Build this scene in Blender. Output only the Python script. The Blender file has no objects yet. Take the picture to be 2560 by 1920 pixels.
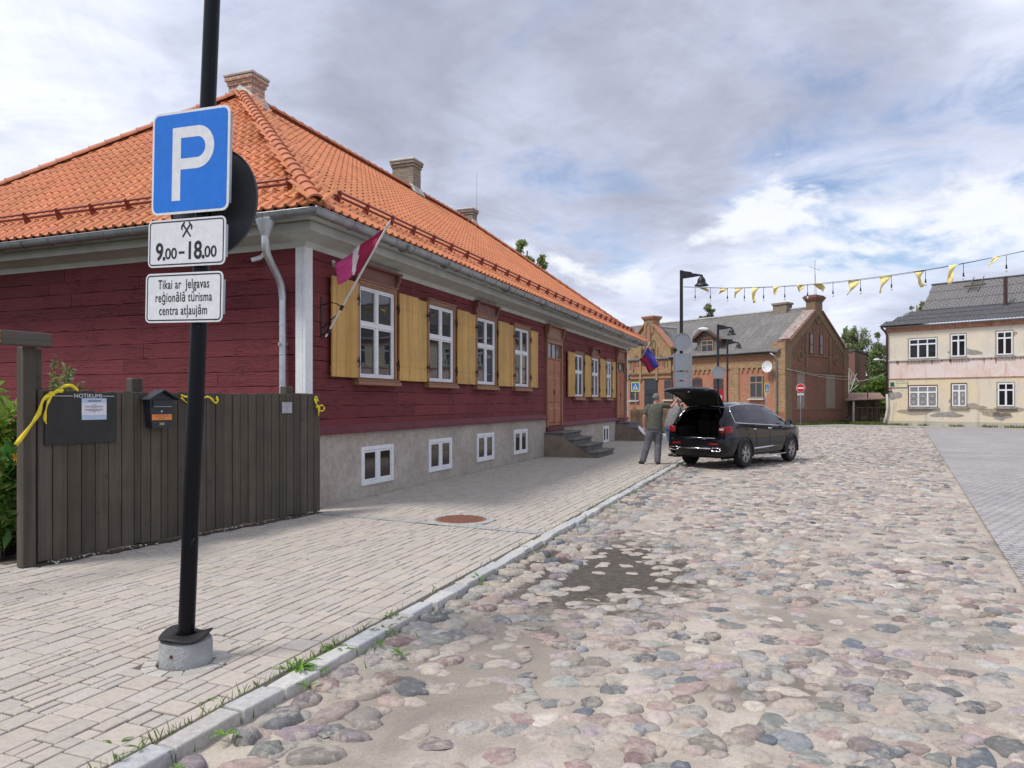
import bpy, bmesh, math, random
import numpy as np
from mathutils import Vector, Matrix, noise as mnoise

SC = bpy.context.scene
COL = SC.collection
R = math.radians
random.seed(7)
RNG = np.random.default_rng(11)

# ------------------------------------------------------------------ camera
FPX, CU, CV, CAMH = 1800.0, 1280.0, 1004.0, 1.65      # focal length / principal column / horizon row (photo pixels), eye height
cam_d = bpy.data.cameras.new('camera')
cam = bpy.data.objects.new('camera', cam_d)
COL.objects.link(cam)
SC.camera = cam
cam.location = (0, 0, CAMH)
cam.rotation_euler = (R(90), 0, 0)
cam_d.sensor_width = 36.0
cam_d.lens = 36.0 * FPX / 2560.0
cam_d.shift_y = (CV - 960.0) / 2560.0
cam_d.clip_start = 0.05
cam_d.clip_end = 4000

# ------------------------------------------------------------------ light
SUN_AZ = (-0.90, -0.44)          # where the sun stands (x, y)
SUN_EL = 56.0
sun_d = bpy.data.lights.new('sun', 'SUN')
sun_d.energy = 2.7
sun_d.angle = R(13)
sun_d.color = (1.0, 0.95, 0.88)
sun = bpy.data.objects.new('sun', sun_d)
COL.objects.link(sun)
_l = math.hypot(*SUN_AZ)
_sd = Vector((SUN_AZ[0] / _l * math.cos(R(SUN_EL)), SUN_AZ[1] / _l * math.cos(R(SUN_EL)), math.sin(R(SUN_EL))))
sun.rotation_euler = (-_sd).to_track_quat('-Z', 'Y').to_euler()
sun.location = (-20, -10, 40)

SC.view_settings.view_transform = 'Standard'
SC.view_settings.look = 'None'
SC.view_settings.exposure = 0.12
SC.view_settings.gamma = 1.0
SC.view_settings.use_curve_mapping = False
SC.cycles.max_bounces = 6
SC.cycles.diffuse_bounces = 3
SC.cycles.glossy_bounces = 3
SC.cycles.transparent_max_bounces = 8
SC.cycles.use_denoising = True


class NT:
    """tiny node-tree helper"""
    def __init__(s, tree):
        s.t = tree
        s.t.nodes.clear()

    def n(s, typ, **kw):
        nd = s.t.nodes.new(typ)
        for k, v in kw.items():
            if k == 'ins':
                for kk, vv in v.items():
                    if isinstance(vv, tuple) and len(vv) == 2 and hasattr(vv[0], 'outputs'):
                        s.t.links.new(vv[0].outputs[vv[1]], nd.inputs[kk])
                    else:
                        nd.inputs[kk].default_value = vv
            else:
                setattr(nd, k, v)
        return nd

    def math(s, op, a, b=0.0, c=None, clamp=False):
        nd = s.t.nodes.new('ShaderNodeMath')
        nd.operation = op
        nd.use_clamp = clamp
        for i, v in enumerate([a, b] + ([c] if c is not None else [])):
            if isinstance(v, tuple):
                s.t.links.new(v[0].outputs[v[1]], nd.inputs[i])
            else:
                nd.inputs[i].default_value = v
        return (nd, 0)

    def mix(s, f, a, b, mode='MIX'):
        nd = s.t.nodes.new('ShaderNodeMix')
        nd.data_type = 'RGBA'
        nd.blend_type = mode
        for i, v in ((0, f), (6, a), (7, b)):
            if isinstance(v, tuple) and len(v) == 2 and hasattr(v[0], 'outputs'):
                s.t.links.new(v[0].outputs[v[1]], nd.inputs[i])
            elif i == 0:
                nd.inputs[i].default_value = v
            else:
                nd.inputs[i].default_value = (v[0], v[1], v[2], 1)
        return (nd, 2)

    def noise(s, vec, scale, detail=4, rough=0.55, dist=0.0):
        nd = s.n('ShaderNodeTexNoise')
        nd.inputs['Scale'].default_value = scale
        nd.inputs['Detail'].default_value = detail
        nd.inputs['Roughness'].default_value = rough
        nd.inputs['Distortion'].default_value = dist
        if vec is not None:
            s.t.links.new(vec[0].outputs[vec[1]], nd.inputs['Vector'])
        return nd

    def ramp(s, fac, stops):
        nd = s.t.nodes.new('ShaderNodeValToRGB')
        s.t.links.new(fac[0].outputs[fac[1]], nd.inputs[0])
        el = nd.color_ramp.elements
        while len(el) < len(stops):
            el.new(0.5)
        for e, (p, c) in zip(el, stops):
            e.position = p
            e.color = (c, c, c, 1) if not hasattr(c, '__len__') else (c[0], c[1], c[2], 1)
        return (nd, 0)

    def smooth(s, v, lo, hi):
        nd = s.t.nodes.new('ShaderNodeMapRange')
        nd.interpolation_type = 'SMOOTHSTEP'
        s.t.links.new(v[0].outputs[v[1]], nd.inputs[0])
        nd.inputs[1].default_value = lo
        nd.inputs[2].default_value = hi
        return (nd, 0)


# ------------------------------------------------------------------ sky: Nishita blue seen through layers of cloud
world = bpy.data.worlds.new('World')
SC.world = world
world.use_nodes = True
w = NT(world.node_tree)
tc = w.n('ShaderNodeTexCoord')
sep = w.n('ShaderNodeSeparateXYZ', ins={0: (tc, 'Generated')})
zc = w.math('MAXIMUM', (sep, 2), 0.0)
zz = w.math('ADD', zc, 0.17)
px = w.math('DIVIDE', (sep, 0), zz)
py = w.math('DIVIDE', (sep, 1), zz)
pv = w.n('ShaderNodeCombineXYZ', ins={0: px, 1: py, 2: 3.7})
pvv = (pv, 0)


def sky_blob(az, el, inner, outer):
    """soft spot of the sky round a direction (degrees)"""
    dx, dy, dz = math.sin(R(az)) * math.cos(R(el)), math.cos(R(az)) * math.cos(R(el)), math.sin(R(el))
    dv = w.n('ShaderNodeVectorMath', operation='DOT_PRODUCT', ins={0: (tc, 'Generated'), 1: (dx, dy, dz)})
    return w.smooth((dv, 'Value'), math.cos(R(outer)), math.cos(R(inner)))


sky = w.n('ShaderNodeTexSky', sky_type='NISHITA', sun_disc=False)
sky.sun_elevation = R(SUN_EL)
sky.sun_rotation = math.atan2(SUN_AZ[0], SUN_AZ[1])
sky.air_density = 1.0
sky.dust_density = 1.2
blue = w.mix(1.0, (sky, 0), (0.125, 0.125, 0.135), 'MULTIPLY')
n_big = w.noise(pvv, 0.75, 5, 0.55, 0.4)
n_mid = w.noise(pvv, 2.1, 8, 0.62, 0.6)
n_fin = w.noise(pvv, 5.5, 6, 0.6, 0.3)
# broken deck: where the blue shows
gap = w.math('ADD', sky_blob(25, 15.5, 2, 12), w.math('MULTIPLY', sky_blob(6, 15.5, 2, 8), 0.8), clamp=True)
gap = w.math('MAXIMUM', gap, w.math('MULTIPLY', sky_blob(35, 16, 2, 9), 0.9))
thr = w.math('ADD', w.math('MULTIPLY', (n_mid, 0), 0.75), w.math('MULTIPLY', (n_big, 0), 0.25))
cov = w.math('SUBTRACT', w.math('ADD', thr, 0.20), w.math('MULTIPLY', gap, 0.165))
cov = w.smooth(cov, 0.42, 0.66)
# thickness of the deck: grey undersides, bright thin parts
shade = w.math('ADD', w.math('MULTIPLY', (n_big, 0), 0.62), w.math('MULTIPLY', (n_mid, 0), 0.38))
shade = w.math('ADD', shade, w.math('MULTIPLY', sky_blob(-3, 24.5, 2, 13), 0.17))
shade = w.math('ADD', shade, w.math('MULTIPLY', sky_blob(18, 25, 4, 16), 0.17))
shade = w.math('ADD', shade, w.math('MULTIPLY', sky_blob(-17, 27, 3, 13), 0.11))
shade = w.math('SUBTRACT', shade, w.math('MULTIPLY', sky_blob(-32, 17, 4, 20), 0.09))
shade = w.math('SUBTRACT', shade, w.math('MULTIPLY', sky_blob(23, 12, 2, 9), 0.17))
shade = w.math('SUBTRACT', shade, w.math('MULTIPLY', sky_blob(2, 19, 1, 8), 0.07))
shade = w.math('ADD', shade, w.math('MULTIPLY', sky_blob(4, 12.5, 2, 9), 0.07))
cloud = w.ramp(shade, [(0.36, (0.86, 0.89, 0.98)), (0.46, (0.72, 0.76, 0.90)), (0.555, (0.56, 0.60, 0.745)), (0.70, (0.40, 0.425, 0.535))])
n_wsp = w.noise(pvv, 3.2, 9, 0.68, 0.9)
ripple = w.ramp(w.math('ADD', w.math('MULTIPLY', (n_fin, 0), 0.4), w.math('MULTIPLY', (n_wsp, 0), 0.6)), [(0.34, 0.84), (0.66, 1.10)])
cloud = w.mix(1.0, cloud, ripple, 'MULTIPLY')
skyc = w.mix(cov, blue, cloud)
# heaped white cumulus low on the right, with grey bases
pm = w.n('ShaderNodeMapping', ins={0: (tc, 'Generated')})
pm.inputs['Scale'].default_value = (1, 1, 2.1)
n_puf = w.noise((pm, 0), 6.5, 8, 0.58, 0.25)
heap = w.math('ADD', w.math('MULTIPLY', sky_blob(21, 11.5, 1, 9), 0.36), w.math('MULTIPLY', sky_blob(33, 10, 1, 9), 0.27))
heap = w.math('ADD', heap, w.math('MULTIPLY', sky_blob(7, 9, 1, 10), 0.24))
heap = w.smooth(w.math('ADD', heap, (n_puf, 0)), 0.735, 0.86)
base_z = w.smooth((sep, 2), 0.10, 0.22)
n_pb = w.math('ADD', w.math('MULTIPLY', base_z, 0.75), w.math('MULTIPLY', (n_puf, 0), 0.75))
puff = w.ramp(n_pb, [(0.38, (0.56, 0.60, 0.72)), (0.62, (0.70, 0.74, 0.86)), (0.88, (0.84, 0.86, 0.92))])
skyc = w.mix(w.math('MULTIPLY', heap, 0.9), skyc, puff)
# the deck overhead and behind the camera is the same cloud; below the horizon a dull ground tone
bg = w.n('ShaderNodeBackground', ins={0: skyc, 1: 1.08})
wo = w.n('ShaderNodeOutputWorld', ins={0: (bg, 0)})


# ------------------------------------------------------------------ measuring helpers (photo pixel <-> real plane)
def ground(u, v, z=0.0):
    Y = FPX * (CAMH - z) / (v - CV)
    return Vector(((u - CU) / FPX * Y, Y, z))


def at(u, v, Y):
    return Vector(((u - CU) / FPX * Y, Y, CAMH + (CV - v) * Y / FPX))


ROAD_Z = -0.045
HC = Vector((-3.16, 10.96, 0))            # street corner of the red house
HA = math.atan(690.0 / 1800.0)            # heading of the street, from +Y towards +X
HD = Vector((math.sin(HA), math.cos(HA), 0))
HN = Vector((math.cos(HA), -math.sin(HA), 0))


def HW(t, s, z=0.0):                      # street frame: t along the street from the house corner, s out from the wall
    p = HC + HD * t + HN * s
    return Vector((p.x, p.y, z))


def T(u, s=0.0):
    q = (u - CU) / FPX
    cx, cy = HC.x + HN.x * s, HC.y + HN.y * s
    return (q * cy - cx) / (HD.x - q * HD.y)


def ZH(v, t, s=0.0):
    Y = HC.y + HD.y * t + HN.y * s
    return CAMH + (CV - v) * Y / FPX


# ------------------------------------------------------------------ object helpers
def tag(o, label, cat, group=None):
    o['label'] = label
    o['category'] = cat
    if group:
        o['group'] = group
    return o


def kind(o, k):
    o['kind'] = k
    return o


def thing(name, label, cat, loc=(0, 0, 0), rz=0.0, group=None, rot=None):
    o = bpy.data.objects.new(name, None)
    o.empty_display_size = 0.2
    COL.objects.link(o)
    o.location = loc
    o.rotation_euler = rot if rot else (0, 0, rz)
    return tag(o, label, cat, group)


def copy_tree(o, parent=None):
    c = o.copy()
    COL.objects.link(c)
    if parent:
        c.parent = parent
    for ch in list(o.children):
        copy_tree(ch, c)
    return c


class MB:
    """collects geometry of ONE part"""
    def __init__(s):
        s.v, s.f, s.m, s.c = [], [], [], []
        s.mi = 0

    def add(s, vs, fs, mi=None):
        b = len(s.v)
        s.v += [tuple(p) for p in vs]
        for f in fs:
            s.f.append(tuple(b + i for i in f))
            s.m.append(s.mi if mi is None else mi)

    def box(s, x0, x1, y0, y1, z0, z1, mi=None):
        if x0 > x1: x0, x1 = x1, x0
        if y0 > y1: y0, y1 = y1, y0
        if z0 > z1: z0, z1 = z1, z0
        s.add([(x0, y0, z0), (x1, y0, z0), (x1, y1, z0), (x0, y1, z0), (x0, y0, z1), (x1, y0, z1), (x1, y1, z1), (x0, y1, z1)],
              [(0, 3, 2, 1), (4, 5, 6, 7), (0, 1, 5, 4), (1, 2, 6, 5), (2, 3, 7, 6), (3, 0, 4, 7)], mi)

    def bbox(s, x0, x1, y0, y1, z0, z1, b=0.006, mi=None):
        """box with chamfered edges"""
        if x0 > x1: x0, x1 = x1, x0
        if y0 > y1: y0, y1 = y1, y0
        if z0 > z1: z0, z1 = z1, z0
        b = min(b, (x1 - x0) * .45, (y1 - y0) * .45, (z1 - z0) * .45)
        vs, idx = [], {}
        for i, (x, sx) in enumerate(((x0, 1), (x1, -1))):
            for j, (y, sy) in enumerate(((y0, 1), (y1, -1))):
                for k, (z, sz) in enumerate(((z0, 1), (z1, -1))):
                    for a in range(3):
                        p = [x + sx * b, y + sy * b, z + sz * b]
                        p[a] = (x, y, z)[a]
                        idx[(i, j, k, a)] = len(vs)
                        vs.append(p)
        fs = []
        def q(*keys): fs.append([idx[k] for k in keys])
        for i in (0, 1):
            o = [(i, 0, 0, 0), (i, 1, 0, 0), (i, 1, 1, 0), (i, 0, 1, 0)]; q(*(o if i else o[::-1]))
            o = [(0, i, 0, 1), (0, i, 1, 1), (1, i, 1, 1), (1, i, 0, 1)]; q(*(o if i else o[::-1]))
            o = [(0, 0, i, 2), (1, 0, i, 2), (1, 1, i, 2), (0, 1, i, 2)]; q(*(o if i else o[::-1]))
        for i in (0, 1):
            for j in (0, 1):
                q((i, j, 0, 0), (i, j, 1, 0), (i, j, 1, 1), (i, j, 0, 1))
                q((i, 0, j, 0), (i, 1, j, 0), (i, 1, j, 2), (i, 0, j, 2))
                q((0, i, j, 1), (1, i, j, 1), (1, i, j, 2), (0, i, j, 2))
                for k in (0, 1):
                    q((i, j, k, 0), (i, j, k, 1), (i, j, k, 2))
        s.add(vs, fs, mi)

    def prism(s, poly, ax, a0, a1, mi=None):
        """extrude a 2-D polygon along axis ax ('x','y','z')"""
        def P(p, a):
            return {'x': (a, p[0], p[1]), 'y': (p[0], a, p[1]), 'z': (p[0], p[1], a)}[ax]
        n = len(poly)
        s.add([P(p, a0) for p in poly] + [P(p, a1) for p in poly],
              [tuple(range(n - 1, -1, -1)), tuple(range(n, 2 * n))] + [(i, (i + 1) % n, n + (i + 1) % n, n + i) for i in range(n)], mi)

    def tube(s, pts, rad, seg=8, cap=True, mi=None, flat=None):
        pts = [Vector(p) for p in pts]
        n = len(pts)
        rr = list(rad) if hasattr(rad, '__len__') else [rad] * n
        vs, up = [], None
        for i in range(n):
            d = (pts[min(i + 1, n - 1)] - pts[max(i - 1, 0)])
            d = d.normalized() if d.length > 1e-9 else Vector((0, 0, 1))
            if up is None:
                up = Vector((0, 0, 1)) if abs(d.z) < .9 else Vector((1, 0, 0))
            x = up.cross(d)
            if x.length < 1e-6:
                x = Vector((1, 0, 0)).cross(d)
            x.normalize()
            y = d.cross(x).normalized()
            up = y
            for k in range(seg):
                a = 2 * math.pi * k / seg
                fx, fy = flat if flat else (1, 1)
                vs.append(pts[i] + x * (math.cos(a) * rr[i] * fx) + y * (math.sin(a) * rr[i] * fy))
        fs = []
        for i in range(n - 1):
            for k in range(seg):
                k2 = (k + 1) % seg
                fs.append((i * seg + k, i * seg + k2, (i + 1) * seg + k2, (i + 1) * seg + k))
        if cap:
            fs.append(tuple(range(seg - 1, -1, -1)))
            fs.append(tuple((n - 1) * seg + k for k in range(seg)))
        s.add(vs, fs, mi)

    def lathe(s, prof, seg=20, c=(0, 0, 0), axis='z', mi=None, cap=True):
        """prof: list of (r, h) round an axis through c"""
        vs, fs = [], []
        for r, h in prof:
            for k in range(seg):
                a = 2 * math.pi * k / seg
                p = (math.cos(a) * r, math.sin(a) * r, h)
                if axis == 'y': p = (p[0], p[2], -p[1])
                if axis == 'x': p = (p[2], p[0], p[1])
                vs.append((p[0] + c[0], p[1] + c[1], p[2] + c[2]))
        n = len(prof)
        for i in range(n - 1):
            for k in range(seg):
                k2 = (k + 1) % seg
                fs.append((i * seg + k, i * seg + k2, (i + 1) * seg + k2, (i + 1) * seg + k))
        if cap:
            fs.append(tuple(range(seg - 1, -1, -1)))
            fs.append(tuple((n - 1) * seg + k for k in range(seg)))
        s.add(vs, fs, mi)

    def grid(s, rows, mi=None, close=False):
        nr, nc = len(rows), len(rows[0])
        fs = []
        for i in range(nr - 1):
            for j in range(nc - 1 + (1 if close else 0)):
                j2 = (j + 1) % nc
                fs.append((i * nc + j, i * nc + j2, (i + 1) * nc + j2, (i + 1) * nc + j))
        s.add([p for r in rows for p in r], fs, mi)

    def ball(s, c, r, seg=12, rings=8, mi=None):
        rx, ry, rz = r if hasattr(r, '__len__') else (r, r, r)
        rows = []
        for i in range(rings + 1):
            th = math.pi * i / rings
            rows.append([(c[0] + rx * math.sin(th) * math.cos(2 * math.pi * k / seg), c[1] + ry * math.sin(th) * math.sin(2 * math.pi * k / seg), c[2] - rz * math.cos(th)) for k in range(seg)])
        s.grid(rows, mi, close=True)

    def build(s, name, mats, parent=None, smooth=False, uv=False, angle=None, mw=None, fix=True, weld=0):
        me = bpy.data.meshes.new(name)
        me.from_pydata(s.v, [], s.f)
        if not isinstance(mats, (list, tuple)):
            mats = [mats]
        for m in mats:
            me.materials.append(m)
        if len(mats) > 1:
            me.polygons.foreach_set('material_index', s.m)
        if fix:
            bm = bmesh.new()
            bm.from_mesh(me)
            if weld:
                bmesh.ops.remove_doubles(bm, verts=bm.verts, dist=weld)
            bmesh.ops.recalc_face_normals(bm, faces=bm.faces)
            bm.to_mesh(me)
            bm.free()
        if smooth:
            me.polygons.foreach_set('use_smooth', [True] * len(me.polygons))
            if angle:
                me.set_sharp_from_angle(angle=R(angle))
        if uv:
            box_uv(me)
        me.update()
        o = bpy.data.objects.new(name, me)
        COL.objects.link(o)
        if parent:
            o.parent = parent
        if mw is not None:
            o.matrix_local = mw
        return o


def box_uv(me):
    uvl = me.uv_layers.new(name='UVMap')
    co = np.empty(len(me.vertices) * 3); me.vertices.foreach_get('co', co); co = co.reshape(-1, 3)
    nrm = np.empty(len(me.polygons) * 3); me.polygons.foreach_get('normal', nrm); nrm = nrm.reshape(-1, 3)
    lt = np.empty(len(me.polygons), dtype=np.int32); me.polygons.foreach_get('loop_total', lt)
    vi = np.empty(len(me.loops), dtype=np.int32); me.loops.foreach_get('vertex_index', vi)
    nl = np.repeat(nrm, lt, axis=0)
    p = co[vi]
    h = np.stack([-nl[:, 1], nl[:, 0]], 1)
    ln = np.linalg.norm(h, axis=1, keepdims=True)
    flat = np.abs(nl[:, 2]) > 0.8
    h = np.where(ln > 1e-4, h / np.maximum(ln, 1e-4), np.array([[1.0, 0.0]]))
    uu = p[:, 0] * h[:, 0] + p[:, 1] * h[:, 1]
    vv = p[:, 2] / np.maximum(np.sqrt(np.maximum(1 - nl[:, 2] ** 2, 1e-6)), .2)
    uu = np.where(flat, p[:, 0], uu)
    vv = np.where(flat, p[:, 1], vv)
    uvl.data.foreach_set('uv', np.stack([uu, vv], 1).astype(np.float32).ravel())


def np_mesh(name, verts, faces_flat, loop_tot, mat, parent=None, cols=None, smooth=False):
    me = bpy.data.meshes.new(name)
    nv = len(verts)
    me.vertices.add(nv)
    me.vertices.foreach_set('co', np.asarray(verts, dtype=np.float32).ravel())
    me.loops.add(len(faces_flat))
    me.loops.foreach_set('vertex_index', np.asarray(faces_flat, dtype=np.int32))
    lt = np.asarray(loop_tot, dtype=np.int32)
    me.polygons.add(len(lt))
    me.polygons.foreach_set('loop_start', np.concatenate([[0], np.cumsum(lt)[:-1]]).astype(np.int32))
    me.update(calc_edges=True)
    me.validate()
    if cols is not None:
        ca = me.color_attributes.new('tint', 'FLOAT_COLOR', 'POINT')
        c4 = np.ones((nv, 4), dtype=np.float32)
        c4[:, :3] = cols
        ca.data.foreach_set('color', c4.ravel())
    me.polygons.foreach_set('use_smooth', [bool(smooth)] * len(me.polygons))
    me.materials.append(mat)
    o = bpy.data.objects.new(name, me)
    COL.objects.link(o)
    if parent:
        o.parent = parent
    return o


def text(body, size, mat, name='lettering', parent=None, mw=None, sx=1.0, align='CENTER', depth=0.0008, bold=0.0, space=1.0, shear=0.0):
    cu = bpy.data.curves.new(name, 'FONT')
    cu.body = body
    cu.size = size
    cu.align_x = align
    cu.align_y = 'CENTER'
    cu.extrude = depth
    cu.offset = bold
    cu.space_character = space
    cu.shear = shear
    tmp = bpy.data.objects.new(name, cu)
    COL.objects.link(tmp)
    dg = bpy.context.evaluated_depsgraph_get()
    me = bpy.data.meshes.new_from_object(tmp.evaluated_get(dg))
    bpy.data.objects.remove(tmp)
    me.transform(Matrix.Diagonal((sx, 1, 1, 1)))
    me.materials.clear()
    me.materials.append(mat)
    me.name = name
    o = bpy.data.objects.new(name, me)
    COL.objects.link(o)
    if parent:
        o.parent = parent
    if mw is not None:
        o.matrix_local = mw
    return o


# ------------------------------------------------------------------ materials
MATS = {}


def pbsdf(nt, **kw):
    b = nt.n('ShaderNodeBsdfPrincipled')
    for k, v in kw.items():
        k = k.replace('_', ' ')
        if isinstance(v, tuple) and len(v) == 2 and hasattr(v[0], 'outputs'):
            nt.t.links.new(v[0].outputs[v[1]], b.inputs[k])
        elif isinstance(v, tuple) and len(v) == 3:
            b.inputs[k].default_value = (*v, 1)
        else:
            b.inputs[k].default_value = v
    out = nt.n('ShaderNodeOutputMaterial', ins={0: (b, 0)})
    return b


def newmat(name):
    m = bpy.data.materials.new(name)
    m.use_nodes = True
    MATS[name] = m
    return m, NT(m.node_tree)


def bump(nt, h, strength=0.4, dist=0.01, normal=None):
    b = nt.n('ShaderNodeBump')
    b.inputs['Strength'].default_value = strength
    b.inputs['Distance'].default_value = dist
    nt.t.links.new(h[0].outputs[h[1]], b.inputs['Height'])
    if normal:
        nt.t.links.new(normal[0].outputs[normal[1]], b.inputs['Normal'])
    return (b, 0)


def M(name, col, rough=0.7, var=0.18, scale=6.0, col2=None, bmp=0.0, bscale=60.0, metal=0.0, stretch=(1, 1, 1), ior=1.45, fine=0.08, coat=0.0):
    """painted / mineral surface: two scales of mottling, optional grain bump"""
    m, nt = newmat(name)
    tcn = nt.n('ShaderNodeTexCoord')
    mp = nt.n('ShaderNodeMapping', ins={0: (tcn, 'Object')})
    mp.inputs['Scale'].default_value = stretch
    n1 = nt.noise((mp, 0), scale, 5, 0.6, 0.2)
    n2 = nt.noise((mp, 0), scale * 9, 4, 0.65)
    c2 = col2 or tuple(min(1, c * (1 + var)) for c in col)
    c1 = col if col2 else tuple(c * (1 - var) for c in col)
    base = nt.mix(nt.smooth((n1, 0), 0.3, 0.7), c1, c2)
    base = nt.mix(1.0, base, nt.ramp((n2, 0), [(0.25, 1 - fine * 1.6), (0.75, 1 + fine)]), 'MULTIPLY')
    kw = dict(Base_Color=base, Roughness=rough, Metallic=metal, IOR=ior, Coat_Weight=coat)
    if bmp:
        n3 = nt.noise((mp, 0), bscale, 4, 0.6)
        kw['Normal'] = bump(nt, (n3, 0), bmp, 0.02)
    pbsdf(nt, **kw)
    return m


def G(name, ior=1.75, tint=(0.010, 0.012, 0.014), wav=0.035, wscale=1.6):
    """window pane: dark room behind, sharp but slightly wavy reflection"""
    m, nt = newmat(name)
    tcn = nt.n('ShaderNodeTexCoord')
    n = nt.noise((tcn, 'Object'), wscale, 2, 0.4)
    n2 = nt.noise((tcn, 'Object'), 1.3, 3, 0.5)
    base = nt.mix((n2, 0), tint, tuple(t * 1.3 for t in tint))
    pbsdf(nt, Base_Color=base, Roughness=0.025, IOR=ior, Normal=bump(nt, (n, 0), wav, 0.05))
    return m


def tint_mat(name, rough=0.75, bmp=0.3, bscale=45.0, speck=0.22, attr='tint', ior=1.45, translucent=0.0):
    """per-piece colour from the 'tint' attribute with speckle on top"""
    m, nt = newmat(name)
    at_ = nt.n('ShaderNodeAttribute', attribute_name=attr)
    tcn = nt.n('ShaderNodeTexCoord')
    n1 = nt.noise((tcn, 'Object'), bscale * .5, 5, 0.7)
    n2 = nt.noise((tcn, 'Object'), bscale * 2.2, 3, 0.6)
    base = nt.mix(1.0, (at_, 0), nt.ramp((n1, 0), [(0.3, 1 - speck), (0.7, 1 + speck)]), 'MULTIPLY')
    kw = dict(Base_Color=base, Roughness=rough, IOR=ior)
    if bmp:
        kw['Normal'] = bump(nt, (n2, 0), bmp, 0.012)
    b = pbsdf(nt, **kw)
    if translucent:
        tr = nt.n('ShaderNodeBsdfTranslucent', ins={0: base})
        mx = nt.n('ShaderNodeMixShader', ins={0: translucent, 1: (b, 0), 2: (tr, 0)})
        nt.t.links.new(mx.outputs[0], nt.t.nodes['Material Output'].inputs[0])
    return m


def wood(name, c1, c2, rough=0.65, axis='z', scale=1.0, knots=0.0, bmp=0.25):
    m, nt = newmat(name)
    tcn = nt.n('ShaderNodeTexCoord')
    mp = nt.n('ShaderNodeMapping', ins={0: (tcn, 'Object')})
    k = {'x': (0.6, 14, 14), 'y': (14, 0.6, 14), 'z': (14, 14, 0.6)}[axis]
    mp.inputs['Scale'].default_value = tuple(a * scale for a in k)
    n1 = nt.noise((mp, 0), 1.0, 6, 0.6, 0.8)
    n0 = nt.noise((tcn, 'Object'), 1.7, 4, 0.6)
    base = nt.mix(nt.smooth((n1, 0), 0.3, 0.72), c1, c2)
    base = nt.mix(1.0, base, nt.ramp((n0, 0), [(0.3, 0.82), (0.7, 1.14)]), 'MULTIPLY')
    if knots:
        vo = nt.n('ShaderNodeTexVoronoi', ins={'Vector': (tcn, 'Object'), 'Scale': 4.2})
        base = nt.mix(nt.math('MULTIPLY', nt.smooth((vo, 'Distance'), 0.16, 0.05), knots), base, tuple(c * .35 for c in c1))
    pbsdf(nt, Base_Color=base, Roughness=rough, Normal=bump(nt, (n1, 0), bmp, 0.006))
    return m


def brick_mat(name, c1, c2, mortar, bw=0.26, bh=0.08, dirt=0.35, msize=0.011, dirtcol=(0.05, 0.04, 0.035)):
    m, nt = newmat(name)
    uv = nt.n('ShaderNodeUVMap')
    wob = nt.noise((uv, 0), 6, 2, 0.5)
    vec = nt.n('ShaderNodeVectorMath', operation='ADD')
    wv = nt.n('ShaderNodeVectorMath', operation='SCALE', ins={0: (wob, 1), 3: 0.018})
    nt.t.links.new(uv.outputs[0], vec.inputs[0]); nt.t.links.new(wv.outputs[0], vec.inputs[1])
    br = nt.n('ShaderNodeTexBrick', ins={'Vector': (vec, 0), 'Scale': 1.0, 'Mortar Size': msize, 'Mortar Smooth': 0.25, 'Brick Width': bw, 'Row Height': bh, 'Bias': 0.0})
    br.inputs['Color1'].default_value = (*c1, 1)
    br.inputs['Color2'].default_value = (*c2, 1)
    br.inputs['Mortar'].default_value = (*mortar, 1)
    n1 = nt.noise((uv, 0), 0.55, 6, 0.65, 0.5)
    n2 = nt.noise((uv, 0), 9, 4, 0.7)
    base = nt.mix(1.0, (br, 0), nt.ramp((n2, 0), [(0.25, 0.72), (0.75, 1.22)]), 'MULTIPLY')
    base = nt.mix(nt.math('MULTIPLY', nt.smooth((n1, 0), 0.5, 0.78), dirt), base, dirtcol)
    inv = nt.math('SUBTRACT', 1.0, (br, 1))
    pbsdf(nt, Base_Color=base, Roughness=0.88, Normal=bump(nt, inv, 0.6, 0.012))
    return m
# ------------------------------------------------------------------ shared materials
M('white_paint', (0.74, 0.76, 0.78), 0.5, 0.05, 3)
M('trim_grey', (0.50, 0.52, 0.49), 0.6, 0.10, 2.5, fine=.06)
M('zinc', (0.33, 0.35, 0.375), 0.36, 0.15, 5, metal=0.75)
M('black_paint', (0.012, 0.013, 0.016), 0.38, 0.25, 4)
M('dark_iron', (0.02, 0.02, 0.022), 0.55, 0.2, 6)
M('sign_back', (0.30, 0.32, 0.35), 0.45, 0.06, 2, metal=.35)
M('concrete', (0.32, 0.33, 0.335), 0.9, 0.18, 9, bmp=0.5, bscale=45)
M('rubber', (0.016, 0.016, 0.017), 0.6, 0.2, 8)
G('pane')

# ------------------------------------------------------------------ terrain and roads
def sheet(name, poly, z, mat, zf=None):
    b = MB()
    b.add([(p[0], p[1], z) for p in poly], [tuple(range(len(poly)))])
    return kind(b.build(name, mat), 'structure')


m, nt = newmat('earth')
tcn = nt.n('ShaderNodeTexCoord')
n1 = nt.noise((tcn, 'Object'), 0.35, 6, 0.6)
n2 = nt.noise((tcn, 'Object'), 14, 5, 0.7)
base = nt.mix(nt.smooth((n1, 0), .35, .65), (0.05, 0.075, 0.022), (0.11, 0.10, 0.055))
base = nt.mix(1.0, base, nt.ramp((n2, 0), [(.25, .6), (.75, 1.4)]), 'MULTIPLY')
pbsdf(nt, Base_Color=base, Roughness=0.95, Normal=bump(nt, (n2, 0), .6, .05))

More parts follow.
